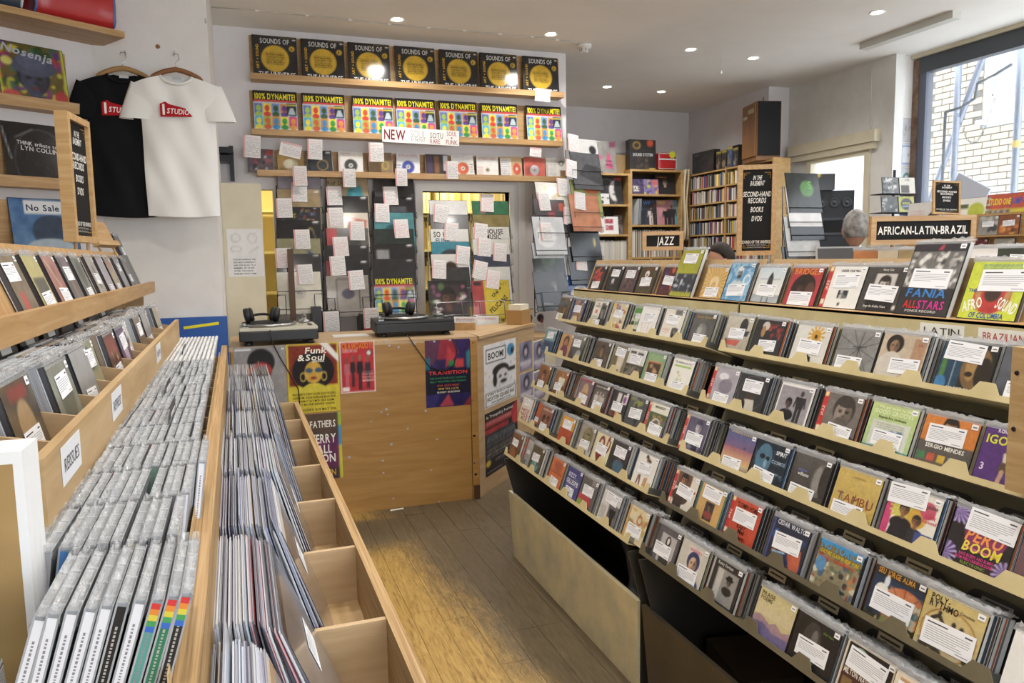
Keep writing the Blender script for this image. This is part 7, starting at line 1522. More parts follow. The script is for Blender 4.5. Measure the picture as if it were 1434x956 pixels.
# ---- cream board with a notice, dark bracket above it, flyers by the partition
a, b, c = ony(311, 256, 5.4), ony(365, 256, 5.4), ony(372, 482, 5.4)
MB().box(-.114, 5.40, 0, b.x, 5.43, a.z).build('cream_board', CREAM, label='tall cream board standing between the pillar and the racks', cat='board')
poster('notice', (317, 321), (367, 320), (321, 388), 'notice', 'ecebe8', [('O', .25, .2, .12, .08, .006, 'b8b8b8'), ('O', .7, .2, .12, .1, .006, 'b8b8b8'), ('O', .25, .42, .14, .06, .006, 'c0c0c0'), ('L', .6, .5, .85, .38, .006, 'b0b0b0'), ('T', 'PLEASE HANDLE THE', .46, .64, .028, '33333a', {'wide': .62}), ('T', 'RECORDS CAREFULLY', .46, .70, .028, '33333a', {'wide': .62}), ('T', 'AND GIVE BACK TO A', .46, .76, .028, '33333a', {'wide': .62}), ('T', 'MEMBER OF STAFF', .44, .82, .028, '33333a', {'wide': .58}), ('T', 'AFTER YOU HAVE', .42, .88, .028, '33333a', {'wide': .54}), ('T', 'FINISHED WITH THEM', .46, .94, .028, '33333a', {'wide': .62})], 'white notice asking to handle records carefully on the cream board', Vector((0, 5.40, 0)), FACE_F, cn, 30, cat='notice')
a, b = ony(311, 205, 5.93), ony(329, 254, 5.93)
br = empty('wall_bracket', Vector((0, 0, 0)), label='black metal bracket on the wall above the cream board', cat='bracket')
MB().box(-.12, 5.80, a.z - .06, b.x, 5.949, a.z - .02).build('arm', DARKM, br); MB().box(b.x - .03, 5.88, b.z, b.x, 5.949, a.z).build('upright', DARKM, br); MB().box(-.12, 5.82, a.z - .12, b.x - .03, 5.949, a.z - .075).build('arm', DARKM, br)
wd = MB().box(.30, 5.60, 0, .34, 5.64, 1.62).build('wood_post', mat('dark_wood', '5a3f28', .5), label='dark wooden post below the first wire rack', cat='post')
for k, (px, py) in enumerate(((741, 430), (757, 430))):
    poster('flyer', (px - 8, py), (px + 7, py), (px - 7, py + 33), 'fullfly', 'e6e5e2', [('T', 'FULL MOON', .5, .08, .07, '26262a', {'wide': .8}), ('E', .5, .45, .3, .16, '2a2c34'), ('E', .62, .55, .14, .12, '8a3a40'), ('K', .2, .72, .8, .92, 4, 'b87a78')], 'white FULL MOON flyer on the white wall by the partition racks', Vector((0, YB - .0115, 0)), FACE_F, cn, 20, cat='flyer')['group'] = 'FULL MOON flyers'
bx = empty('card_crate', frame(AP + AX * .90 - AN * .02 + Vector((0, 0, CZT + .0205)), (.67, .74)), label='cardboard crate of cream index cards on the counter wing', cat='crate')
M_ = bx.matrix_local
MB().box(-.09, -.02, -.12, .09, .085, 0).build('body', mat('brown_cardboard', 'a9814e', .7), bx)
MB().box(-.075, .0, -.11, .075, .125, -.01).build('cards', mat('cream_card', 'e3dcc6', .7), bx)

# ================================================================== FAR CORNER: shelving, speakers, signs, people
SHW = wood('shelf_birch', 'a88450', 'b8955f', 'c6a672', (4, 4, 8), .5, nscale=2.)
BACKD = mat('shelf_dark_board', '4a4034', .8)  # dark brown backing of the birch shelves
def shelf_unit(x0, x1, y0, y1, zs, label, split=None):
    u = empty('shelf_unit', Vector((0, 0, 0)), label=label, cat='shelf')
    for x in [x0, x1] + ([split] if split else []): MB().box(x - .012, y0, 0, x + .012, y1, max(zs) if x in (x0, x1) else zs[-2]).build('upright', SHW, u)
    for z in zs: MB().box(x0 + .012, y0 + .002, z - .022, x1 - .012, y1, z).build('shelf_board', SHW, u)
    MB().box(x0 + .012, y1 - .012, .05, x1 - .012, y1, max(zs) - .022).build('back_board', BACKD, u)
    return u
ZA = [.35, .70, 1.05, 1.405, 1.775, 2.103, 2.44]; ZB_ = [.45, .80, 1.16, 1.52, 1.88, 2.22, 2.49]
shelf_unit(3.66, 4.075, 7.60, 7.945, ZA, 'low birch record shelf standing against the far wall')
shelf_unit(4.10, 4.745, 7.60, 7.945, ZB_, 'tall birch record shelf beside the far corner')
far_sp = MB(); random.seed(81)
def spines(x0, x1, y, z, hmin, hmax, cols, wmin=.004, wmax=.012, dep=.3):
    x = x0
    while x < x1 - .004:
        w = random.uniform(wmin, wmax)
        far_sp.box(x, y, z + .0005, min(x + w - .0008, x1), y + dep, z + random.uniform(hmin, hmax), random.choice(cols)); x += w
PALE = ['d8d4cc', 'c8c2b6', 'b0aca6', 'e4e2dc', '8a8680', 'd0c4a8', '6a6a6e', 'e8e6e2', '3a3a40', '9a6a5a']
spines(3.675, 4.06, 7.63, 1.405, .29, .31, ['d8d4cc', 'c0bab0', 'e0dcd2', 'b8b4ac', 'd0c8b4', 'ccd0d4'])
spines(4.115, 4.73, 7.63, 1.52, .29, .31, PALE); spines(4.115, 4.73, 7.63, 1.16, .28, .31, PALE); spines(3.675, 4.06, 7.63, 1.05, .28, .31, PALE)
far_sp.build('shelved_records', PAPER, label='pale LP spines filling the birch record shelves', cat='record', kind='stuff')
def flat_thing(name, cat, p, xdir, w, h, d, key, bg, ops, label, tilt=8., n=26, mt=None):
    o = MB().box(-w / 2, 0, -d, w / 2, h, 0, bg if d > .02 else '2a2a2c').build(name, CASE, None, frame(p, xdir, tilt), label=label, cat=cat)
    obj('cover', cover_mesh(key, w - .003, h - .003, bg, ops, n, mt or PRINT), o, Vector((0, .0015, .0005))); return o
def at7(px, py, Y=7.64): return ony(px, py, Y)
flat_thing('lp_sleeve', 'LP', (4.0 - .125, 7.66, 2.1035), FACE_F, .31, .31, .006, 'far0', '2a2a2c', [('O', .4, .6, .4, .5, .01, '8a8a8a'), ('E', .68, .5, .2, .36, 'd0cecc'), ('E', .72, .46, .06, .04, '2a2a2c'), ('E', .68, .62, .08, .03, '55504f'), ('E', .88, .4, .2, .5, '1c1c1e'), ('R', .7, .02, .98, .14, 'c84038')], 'LP with a pale face on black, in the low birch shelf')
flat_thing('leaflet', 'leaflet', (3.77, 7.62, 2.1035), FACE_F, .15, .12, .003, 'far1', 'd8d8d8', [('B', .1, .2, .9, .8, 6, ['26262a', '55555a'], .12)], 'small black and white leaflet in the low birch shelf', n=14)
flat_thing('paper_bag', 'bag', (3.83, 7.63, 1.7755), FACE_F, .27, .20, .02, 'far2', 'e2e1e0', [('R', .4, .15, .75, .4, 'b03a44'), ('R', .42, .5, .75, .75, 'b03a44'), ('B', .42, .18, .72, .72, 10, ['e2e1e0'], .03)], 'white bag with red print in the low birch shelf')
flat_thing('figurine_box', 'box', (4.0, 7.70, 1.7755), FACE_F, .12, .22, .08, 'far3', '6a5f58', [('B', .1, .1, .9, .9, 16, ['3a3432', '9a8a80', 'b8a8a0'], .1)], 'dim figurine box beside the white bag', n=14)
# tall unit
flat_thing('cd_case', 'CD', (4.21, 7.64, 2.2205), FACE_F, .15, .17, .03, 'far4', '4a3f6a', [('R', .1, .45, .6, .8, 'e0dcd8'), ('T', 'JAZ', .35, .62, .2, '26262a'), ('B', .4, .1, .9, .4, 6, ['6a5aa0', '2a2a3a'], .1)], 'violet boxed CD in the tall birch shelf', n=16)
flat_thing('cd_case', 'CD', (4.38, 7.64, 2.2205), FACE_F, .19, .17, .03, 'far5', '8a7aa8', [('B', .05, .05, .95, .95, 24, ['d8c83c', 'e88a4a', '5a4a9a', 'e4e0ec', '3a6aa0'], .09), ('R', .6, .05, .95, .4, 'd86a70')], 'comic coloured boxed CD in the tall birch shelf', n=20)
flat_thing('lp_sleeve', 'LP', (4.585, 7.68, 2.2205), FACE_F, .26, .235, .006, 'far6', '1d1c1d', [('F', .5, .4, .3, 'b09a88', '4a443e', '26262a'), ('T', 'CHAMPIONS', .35, .14, .06, 'c87a3c', {'wide': .5})], 'black LP with a guitarist in the tall birch shelf')
for k, x in enumerate((4.14, 4.155, 4.17)): flat_thing('magazine', 'magazine', (x + .012, 7.70, 1.8805), (.35, -.94), .22, .29, .004, 'far7', 'c8ccd0', [('N', 5, '9aa0a8', .5)], 'pale magazine leaning at the side of the tall birch shelf', tilt=3, n=8)['group'] = 'leaning pale magazines'
for k, (x, bg, lb) in enumerate(((4.26, '4a7a9a', 'blue magazine with a torn-off edge in the tall birch shelf'), (4.40, '2c3040', 'dark magazine lettered WP in the tall birch shelf'), (4.60, 'b87a88', 'pink magazine lettered WP with two figures in the tall birch shelf'))):
    flat_thing('magazine', 'magazine', (x, 7.66 + .006 * (2 - k), 1.8805), FACE_F, .22 if k < 2 else .27, .285, .005, 'far8%d' % k, bg, [('N', 4, ['6a9ab8', '4a4a5a', 'd8a0a8'][k], .6), ('M', .5, .3, .7, ['2a3a4a', 'd8d0c8', '1e1e24'][k], 'a5785a', 1.5), ('R', .8, 0, 1, 1, ['3a6a86', '26262e', '5a9ab0'][k])] + ([('M', .72, .2, .8, '26262c', '6a4a38', 1.4), ('T', 'WP', .25, .12, .14, 'e4d83c' if k == 2 else '4a8ad8')] if k else []), lb, tilt=6)
# on top
flat_thing('boxed_set', 'box set', (4.27, 7.64, 2.4905), FACE_F, .33, .33, .09, 'far9', '2c2b2c', [('E', .28, .2, .15, .13, 'b08a3c'), ('E', .28, .2, .1, .08, '3a3020'), ('T', 'SOUND SYSTEM', .5, .5, .10, 'd0d0d2', {'wide': .76}), ('R', .62, .92, .95, .99, 'c8a83c'), ('B', .2, .6, .9, .9, 10, ['4a4038', '6a5a48', '2a2624'], .09), ('S', .78, .12, 9, 'd8502c', .13, .75), ('E', .78, .12, .1, .09, 'd8502c')], 'big dark box set lettered SOUND SYSTEM on the tall birch shelf', tilt=3)
b = empty('shoulder_bag', frame((4.585, 7.70, 2.4905), FACE_F), label='red vinyl shoulder bag with a yellow star tag on the tall shelf', cat='bag')
o = bevel(MB().box(-.115, 0, -.06, .115, .20, .06).build('body', mat('bag_b52a2c', 'b52a2c', .35, coat=.2), b), .03, 3)
MB().box(-.11, .115, .0605, .11, .13, .063).build('white_stripe', mat('piping_d8dadc', 'd8dadc', .4), b)
m_ = MB(); m_.smooth = True; m_.tube([(-.113, .02, .058), (.113, .02, .058), (.113, .185, .058), (-.113, .185, .058)], .005, 6, closed=True); m_.build('piping', mat('piping_d8dadc', 'd8dadc', .4), b)
s_ = MB(); s_.poly([(.055 + (.05 if k % 2 else .035) * math.cos(k * math.pi / 8), .175 + (.05 if k % 2 else .035) * math.sin(k * math.pi / 8), .066) for k in range(16)]); s_.build('star_tag', mat('yellow_tag', 'd3d83a', .6), b)
flat_thing('lp_sleeve', 'LP', (3.80, 7.66, 2.4405), FACE_F, .315, .36, .006, 'far10', '8f8a86', [('N', 6, 'b4b0ac', .7), ('N', 12, '6a6662', .4), ('R', .74, .03, .98, .2, '8a2a5a'), ('P', [(.1, .55), (.3, .4), (.5, .5), (.3, .6)], 'd0487a'), ('P', [(.58, .8), (.66, .35), (.74, .4), (.86, .85)], 'd0487a'), ('L', .6, .6, .8, .62, .015, '3a2a30'), ('L', .58, .72, .84, .74, .015, '3a2a30')], 'silver plastic-wrapped LP with pink shapes on the low shelf')
flat_thing('cardboard_box', 'box', (4.05, 7.75, 2.4405), FACE_F, .16, .22, .12, 'far11', 'a58a62', [('N', 4, '94794f', .5)], 'brown cardboard box between the silver LP and the box set', tilt=0, n=6)
for k, (x, c) in enumerate(((4.775, 'd8cdb4'), (4.80, 'c8b898'))):
    t = MB(); t.smooth = True
    P = {}
    for i in range(5):
        for j in range(9):
            P[i, j] = len(t.v); t.v.append((x + .012 * math.sin(j * .9 + k) + .006 * i, 7.56 + .05 * i - .012 * k, 1.72 + .78 * j / 8 - (.03 * math.sin(i) if j == 0 else 0)))
    for i in range(4):
        for j in range(8): t.f.append((P[i, j], P[i + 1, j], P[i + 1, j + 1], P[i, j + 1])); t.c.append(None)
    o = t.build('tote_bag', mat('calico_' + c, c, .9), label=('outer calico tote bag hanging from the side of the tall shelf', 'inner calico tote bag hanging from the side of the tall shelf')[k], cat='bag'); s = o.modifiers.new('thick', 'SOLIDIFY'); s.thickness = .006
# ---- CD wall shelf on the right hand wall
XS0 = 4.85
ZC = [1.09, 1.26, 1.43, 1.595, 1.76, 1.93, 2.10, 2.268, 2.44]
cw = empty('cd_shelf', Vector((0, 0, 0)), label='tall birch CD shelf on the right hand wall', cat='shelf')
for y in (6.16, 6.92, 7.62): MB().box(XS0, y - .010, .9, XR - .001, y + .010, 2.455).build('upright', SHW, cw)
for z in ZC: MB().box(XS0 + .002, 6.17, z - .016, XR - .001, 7.61, z).build('shelf_board', SHW, cw)
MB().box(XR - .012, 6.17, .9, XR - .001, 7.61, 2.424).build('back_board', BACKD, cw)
cs = MB(); random.seed(91)
SPC = ['d8d6d2', 'c8c4bc', 'e4e2de', '2a2a2e', '3a3a3e', '8a8680', 'b0a89a', '3a5a9a', 'b84a3a', 'd8b83c', '4a6a4a', '7a3a50', 'e0dcd0', '55555a', '1e1e20', 'c8a878']
for z in ZC[:-1]:
    for (a, b2) in ((6.18, 6.905), (6.935, 7.605)):
        y = a
        while y < b2 - .012:
            w = random.choice((.0105, .0105, .012, .02)); h = random.choice((.125, .125, .128, .138))
            if random.random() > .04:
                ln = random.uniform(-.002, .012) if random.random() < .12 else 0
                cs.hexa([(XS0 + .012, y, z + .0005), (XR - .02, y, z + .0005), (XR - .02, min(y + w - .001, b2), z + .0005), (XS0 + .012, min(y + w - .001, b2), z + .0005), (XS0 + .012, y + ln, z + h), (XR - .02, y + ln, z + h), (XR - .02, min(y + w - .001 + ln, b2), z + h), (XS0 + .012, min(y + w - .001 + ln, b2), z + h)], random.choice(SPC))
            y += w
cs.build('shelved_cds', PAPER, label='rows of CD spines filling the birch shelf on the wall', cat='CD', kind='stuff')
flat_thing('boxed_set', 'box set', (4.90, 7.42, 2.4405), FACE_L, .42, .24, .08, 'bb0', '2b2c2e', [('R', .08, .4, .2, .65, '3a3c40'), ('O', .6, .55, .2, .2, .012, '4a4c50'), ('O', .6, .55, .32, .28, .008, '44464a'), ('T', 'SYNTH', .2, .12, .07, '8a8c90'), ('B', .35, .2, .85, .9, 16, ['3a3c40', '4a4c50'], .05)], 'wide black boxed set on top of the CD shelf', tilt=0)
for k, (y, bg, c2) in enumerate(((7.12, '2a2a26', 'b8a83c'), (7.02, '2a2a26', 'b8a83c'), (6.92, '2c4a86', 'd8c03c'), (6.82, '26282c', 'c8b83c'))):
    flat_thing('dvd_box', 'box', (4.90, y, 2.4405), FACE_L, .095, .20 if k < 2 else .225, .07, 'bb%d' % (k % 3 + 1), bg, [('R', .05, .03, .95, .16, c2), ('E', .4, .7, .3, .18, '8a7a5a'), ('B', .2, .3, .8, .9, 8, ['55504a', '2a2826', '8a8478'], .1)], ('yellow-titled black box next to the wide boxed set', 'second yellow-titled black box on the CD shelf', 'blue and yellow box on the CD shelf', 'black box beside the wooden loudspeaker')[k], tilt=0, n=14)
# wooden loudspeaker
sp_ = empty('loudspeaker', Matrix.Translation((4.90, 6.42, 2.4405)) @ Matrix.Rotation(math.radians(-14), 4, 'Z'), label='large teak loudspeaker with black grille on top of the CD shelf', cat='loudspeaker')
TEAK = wood('teak_veneer', '7a5230', '8c6238', '9a7044', (12, 12, 1.2), .4, nscale=2.5)
MB().box(-.11, -.17, 0, .13, .17, .56).build('cabinet', TEAK, sp_)
MB().box(-.124, -.155, .045, -.1105, .155, .55).build('side_trim', TEAK, sp_)
MB().box(-.10, -.186, .045, .12, -.1705, .555).build('grille', mat('black_grille_cloth', '202022', .9), sp_)
MB().box(-.131, .03, .42, -.1245, .12, .45).build('tape', mat('masking_tape', 'c8bca0', .8), sp_); MB().box(-.131, -.12, .46, -.1245, .0, .50).build('tape', mat('masking_tape', 'c8bca0', .8), sp_)
MB().tube([(.0, -.05, .56), (.0, -.05, .62)], .004, 6).build('terminal', DARK, sp_)
q = onx(1104, 188, 5.05)
d_ = bevel(MB().box(5.02, 6.51, 2.62, 5.049, 6.56, 2.72).build('motion_sensor', mat('white_plastic', 'e6e4df', .4), label='white motion sensor on the wall by the alcove', cat='sensor'), .006)
w_ = MB(); w_.smooth = True; w_.tube([(5.295, 5.42, 3.16), (5.295, 5.42, 2.85), (5.294, 5.40, 2.7), (5.295, 5.41, 2.58)], .004, 6); w_.build('wall_cable', mat('white_plastic', 'e6e4df', .4), label='thin white cable down the alcove wall', cat='cable')
# ---- island fixture between the rack and the alcove; only its top edge shows
isl = empty('island_counter', Vector((0, 0, 0)), label='long pine island counter behind the CD rack', cat='counter')
MB().box(2.18, 1.2, 0, 2.95, 4.0, 1.40).build('carcass', PLYY, isl); MB().box(2.16, 1.18, 1.40, 2.97, 4.02, 1.42).build('counter_top', OAKY, isl)
def easel_sign(px0, py0, px1, py1, dist, xdir, text, fs, label, wd, fr=.018):
    """sign board whose left upper and right lower picture corners are known; dist = depth Y of its middle"""
    nr = Vector((xdir[0], xdir[1], 0)).normalized().cross(Vector((0, 0, 1))); c = ony((px0 + px1) / 2, (py0 + py1) / 2, dist)
    a, b = onpl(px0, py0, c, nr), onpl(px1, py1, c, nr)
    w = Vector((b.x - a.x, b.y - a.y, 0)).length; h = a.z - b.z
    p = (a + b) / 2; p.z = b.z
    s = hand_sign('framed_sign', frame(p, xdir), w, h, fr, label, [(t, x, y, s_, 'f0eee8', dict(k, wide=k['wide'] * w)) for t, x, y, s_, k in text], foot=max(.001, b.z - 1.4205), th=.03, wd=wd)
    return s, w, h, p
easel_sign(900, 324, 957, 350, 3.75, (.97, -.24), [('JAZZ', .06, .5, .42, {'wide': .42, 'shear': .1})], .1, 'small framed sign reading JAZZ', OAK, .022)
sN, wN, hN, pN = easel_sign(1221, 303, 1366, 341, 2.55, (.93, -.37), [('AFRICAN-LATIN-BRAZIL', 0, .5, .27, {'wide': .86})], .1, 'long framed sign reading AFRICAN-LATIN-BRAZIL', OAK, .022)
nr = Vector((.86, -.51, 0)).normalized().cross(Vector((0, 0, 1)))
c = ony(1066, 292, 3.3); a, b = onpl(1034, 233, c, nr), onpl(1086, 357, c, nr)
w = Vector((b.x - a.x, b.y - a.y, 0)).length; h = onpl(1060, 230, c, nr).z - onpl(1060, 357, c, nr).z
p = (a + b) / 2; p.z = b.z
sB = hand_sign('framed_sign', frame(p, (.86, -.51)), w, h, .024, 'upright framed blackboard sign reading SECOND-HAND RECORDS BOOKS DVDS', BASE(w), foot=max(.002, p.z - 1.4205), th=.05); corners(sB, w, h, .024, .05)
# little sign clipped on top of the long one
nr2 = Vector((.95, -.3, 0)).normalized().cross(Vector((0, 0, 1))); c2 = ony(1324, 300, 2.40)
a2, b2 = onpl(1303, 246, c2, nr2), onpl(1341, 296, c2, nr2); w2_ = Vector((b2.x - a2.x, b2.y - a2.y, 0)).length; dN = Vector((.93, -.37, 0)).normalized(); p2 = pN + dN * (wN * .215) + Vector((0, 0, hN + .004))
sC = hand_sign('framed_sign', frame(p2, (.95, -.3), 8, -3), w2_, a2.z - b2.z, .008, 'miniature framed blackboard sign leaning on top of the long sign', BASE(w2_), foot=.001, legs=False, th=.012); corners(sC, w2_, a2.z - b2.z, .008, .012)
# CDs on the island top edge
for k, (px, pyt, bg, ops, lb, y) in enumerate(((1216, 346, 'cf8448', [('E', .12, .7, .1, .14, '8a8a6a'), ('K', .4, .4, .8, .6, 2, 'a8642c')], 'orange CD', 2.75), (1252, 347, 'c8bca0', [('B', .1, .2, .9, .9, 12, ['8a7a5a', 'd8c84a', '6a5a48'], .1)], 'tan patterned CD', 2.55), (1283, 347, '9a8458', [('L', .1, .8, .9, .7, .03, 'b03a2c')], 'khaki CD with a red stroke', 2.40), (1386, 346, 'd8d6d0', [('R', .1, .15, .9, .5, 'e8e8e8'), ('R', 0, .6, 1, 1, '8a9aa8')], 'pale blue-white CD', 1.98), (1432, 346, '2c3026', [('K', .1, .3, .9, .5, 3, '8a8a6a')], 'dark green CD', 1.80))):
    q = ony(px, pyt, y); cd(frame((q.x, y, 1.421), (.5, -.86), 10), 'isl%d' % k, bg, ops, lb + ' standing on the island counter behind the rack', (.5, .35, .9) if k > 2 else None, 16, sleeve=.03)
# laptop with its lid towards us
lp_ = empty('laptop', frame((ony(1178, 370, 3.1).x, 3.1, 1.4205), (.93, -.37)), label='open silver laptop on the island counter', cat='laptop')
bevel(MB().box(-.125, 0, -.20, .125, .016, 0).build('base', mat('silver_laptop', 'b9bbbd', .3, .8), lp_), .004)
bevel(MB().obox(Matrix.Rotation(math.radians(-10), 4, 'X'), -.125, .012, -.002, .125, .145, .005).build('lid', mat('silver_laptop', 'b9bbbd', .3, .8), lp_), .004)
MB().obox(Matrix.Rotation(math.radians(-10), 4, 'X'), -.115, .022, .0055, .115, .136, .0062).build('lid_panel', mat('grey_screen', '55585c', .3), lp_)
# ---- LP spinner rack beside the big sign
T8 = [(1122, 242, '2a2c2a', [('E', .6, .4, .2, .2, '4a7a3a'), ('T', 'S', .7, .3, .2, '5a9a4a')], 'black with a green letter'), (1122, 262, 'd8d6d4', [('N', 4, 'c0beba', .5)], 'milky white'), (1125, 280, *blk(), 'black'), (1120, 303, 'c0beba', [('N', 5, '9a9894', .6)], 'grey plastic'), (1120, 322, *blk(('O', .5, .5, .3, .3, .01, '55555a')), 'black with a fine ring'), (1118, 345, '2c2e30', [('O', .6, .5, .25, .3, .01, '8a8c90')], 'a pale line drawing on black')]
wire_rack(T8, 'spinner rack beside the board sign', 'spinner rack', xdir=(1, 0), pl=Vector((3.55, 4.75, 0)), dy=.02)
# ---- black PA loudspeaker on a bench
bn = empty('alcove_bench', Vector((0, 0, 0)), label='dark bench in the alcove under the PA loudspeaker', cat='bench')
MB().box(4.30, 4.85, .80, 5.0, 5.55, .84).build('bench_top', mat('dark_board', '26231f', .7), bn)
for x in (4.34, 4.96):
    for y in (4.89, 5.51): MB().box(x - .03, y - .03, 0, x + .03, y + .03, .80).build('leg', mat('dark_board', '26231f', .7), bn)
pxd = Vector((.93, -.37, 0)).normalized()
pa_ = empty('pa_loudspeaker', frame((4.583, 5.04, .8405), (pxd.x, pxd.y)), label='tall black PA loudspeaker with stickers on its side', cat='loudspeaker')
MB().box(-.16, 0, -.36, .16, 1.20, 0).build('cabinet', mat('pa_black', '202126', .55), pa_)
for k in range(3):
    c_ = MB(); c_.smooth = True; c_.lathe([(.050, 0), (.050, .006), (.040, .007), (.034, .002), (.012, .003), (.010, .008)], n=20); c_.build('tweeter', mat('pa_cone', '2e3036', .4), pa_, Matrix.Translation((-.10 + k * .10, 1.10, .0005)) @ Matrix.Scale(.8, 4))
MB().box(-.13, .84, 0, .13, .98, .008).build('horn_frame', mat('pa_cone', '2e3036', .4), pa_); MB().box(-.10, .86, .008, .10, .96, .0095).build('horn_mouth', mat('pa_deep', '0e0e10', .8), pa_)
c_ = MB(); c_.smooth = True; c_.lathe([(.19, 0), (.19, .01), (.17, .012), (.06, -.002 + .006), (.05, .02)], n=28); c_.build('woofer', mat('pa_cone', '2e3036', .4), pa_, Matrix.Translation((.0, .45, .0005)) @ Matrix.Scale(.78, 4))
for (y0, y1, z0, z1, c, nm) in ((.95, 1.12, -.20, -.06, 'e4e2e2', 'sticker'), (.80, .92, -.30, -.10, '4a8ab8', 'sticker'), (.62, .78, -.34, -.20, 'c8c8c4', 'sticker'), (.55, .72, -.18, -.04, '8a8a86', 'sticker'), (.30, .46, -.30, -.22, 'd8d0c8', 'sticker'), (.14, .42, -.16, -.06, 'b8b4a4', 'sticker')):
    MB().box(-.1612, y0, z0, -.1602, y1, z1).build(nm, mat('sticker_' + c, c, .6), pa_)
flat_thing('dvd_box', 'box', tuple(ony(1146, 272, 5.05)), (pxd.x, pxd.y), .26, .13, .06, 'paTop', '232324', [('R', .0, .02, .55, .25, 'c8a83c'), ('T', 'DJ MIXER', .28, .14, .12, '26262a', {'wide': .4})], 'black and yellow box on the PA loudspeaker', tilt=0, n=12).location.z = .8405 + 1.2005
# ---- small CD spinner by the column
cr = empty('cd_spinner', Matrix.Translation((4.77, 4.62, 0)) @ Matrix.Rotation(-.1, 4, 'Z'), label='small wire CD spinner in front of the white column', cat='rack')
MB().tube([(0, 0, .02), (0, 0, 2.16)], .010, 8).build('pole', WIRE, cr); MB().lathe([(.2, 0), (.2, .02), (.02, .03)], n=20).build('foot', WIRE, cr)
for z in (1.69, 1.833, 1.975):
    f_ = MB(); f_.smooth = True
    f_.tube([(-.16, -.06, z), (.16, -.06, z), (.16, .06, z), (-.16, .06, z)], .003, 6, closed=True); f_.tube([(-.16, 0, z), (0, 0, z), (.16, 0, z)], .003, 6); f_.build('wire_tier', WIRE, cr)
for k, (dx, z, bg, ops, lb) in enumerate(((-.08, 1.979, '5a5a58', [('B', .05, .05, .95, .95, 18, ['26262a', '9a9a98', 'c8c8c4'], .1)], 'grey crowd CD high in the small spinner'), (.075, 1.979, 'c8c4b4', [('R', .1, .5, .6, .95, '3a2c26'), ('T', 'LIVE', .5, .15, .12, '3a3a3a')], 'cream CD with a tiny portrait in the small spinner'), (-.08, 1.837, '4a4a4a', [('B', .05, .05, .95, .95, 18, ['26262a', '8a8a88', 'b8b8b4'], .1)], 'dark crowd CD low in the small spinner'), (.075, 1.837, 'b8b83c', [('E', .5, .5, .36, .36, '26262a'), ('T', 'SOUL', .5, .45, .14, 'd8d83c', {'wide': .5}), ('L', .25, .65, .75, .6, .04, '8a9ab8')], 'yellow CD with a black disc in the small spinner'))):
    cd(frame((4.77 + dx * .97 + .012, 4.62 - dx * .1 - .045, z), (.97, -.1), 8), 'spn%d' % k, bg, ops, lb, None, 20, sticker=0)
# prints pinned on the white column
for k, (z, bg, ops, lb) in enumerate(((2.48, 'c9c8cc', [('B', .3, .3, .7, .7, 12, ['b8b8b8', '9a9a9a'], .06)], 'pale print of a grey crest pinned on the column'), (2.27, 'd4d8e4', [('R', .15, .12, .85, .88, '8fa0c4'), ('R', .22, .18, .78, .82, 'e8eaf0'), ('T', '3', .55, .5, .12, '55555a')], 'white print with a pale blue frame on the column'), (2.06, 'd2d6da', [('E', .5, .45, .2, .24, '5a8a78'), ('E', .5, .45, .1, .14, 'e0e4e4'), ('K', .2, .85, .8, .92, 1, '6a7a78')], 'white print with a green emblem on the column'), (1.85, '4a5674', [('E', .5, .6, .26, .3, 'd8d8dc'), ('T', '7', .5, .3, .12, 'e8e8ec')], 'slate blue print with a white badge on the column'))):
    flat_thing('print', 'print', (5.49, 5.1885, z), FACE_F, .19, .20, .001, 'colp%d' % k, bg, ops, lb, tilt=0, n=22, mt=PAPER)
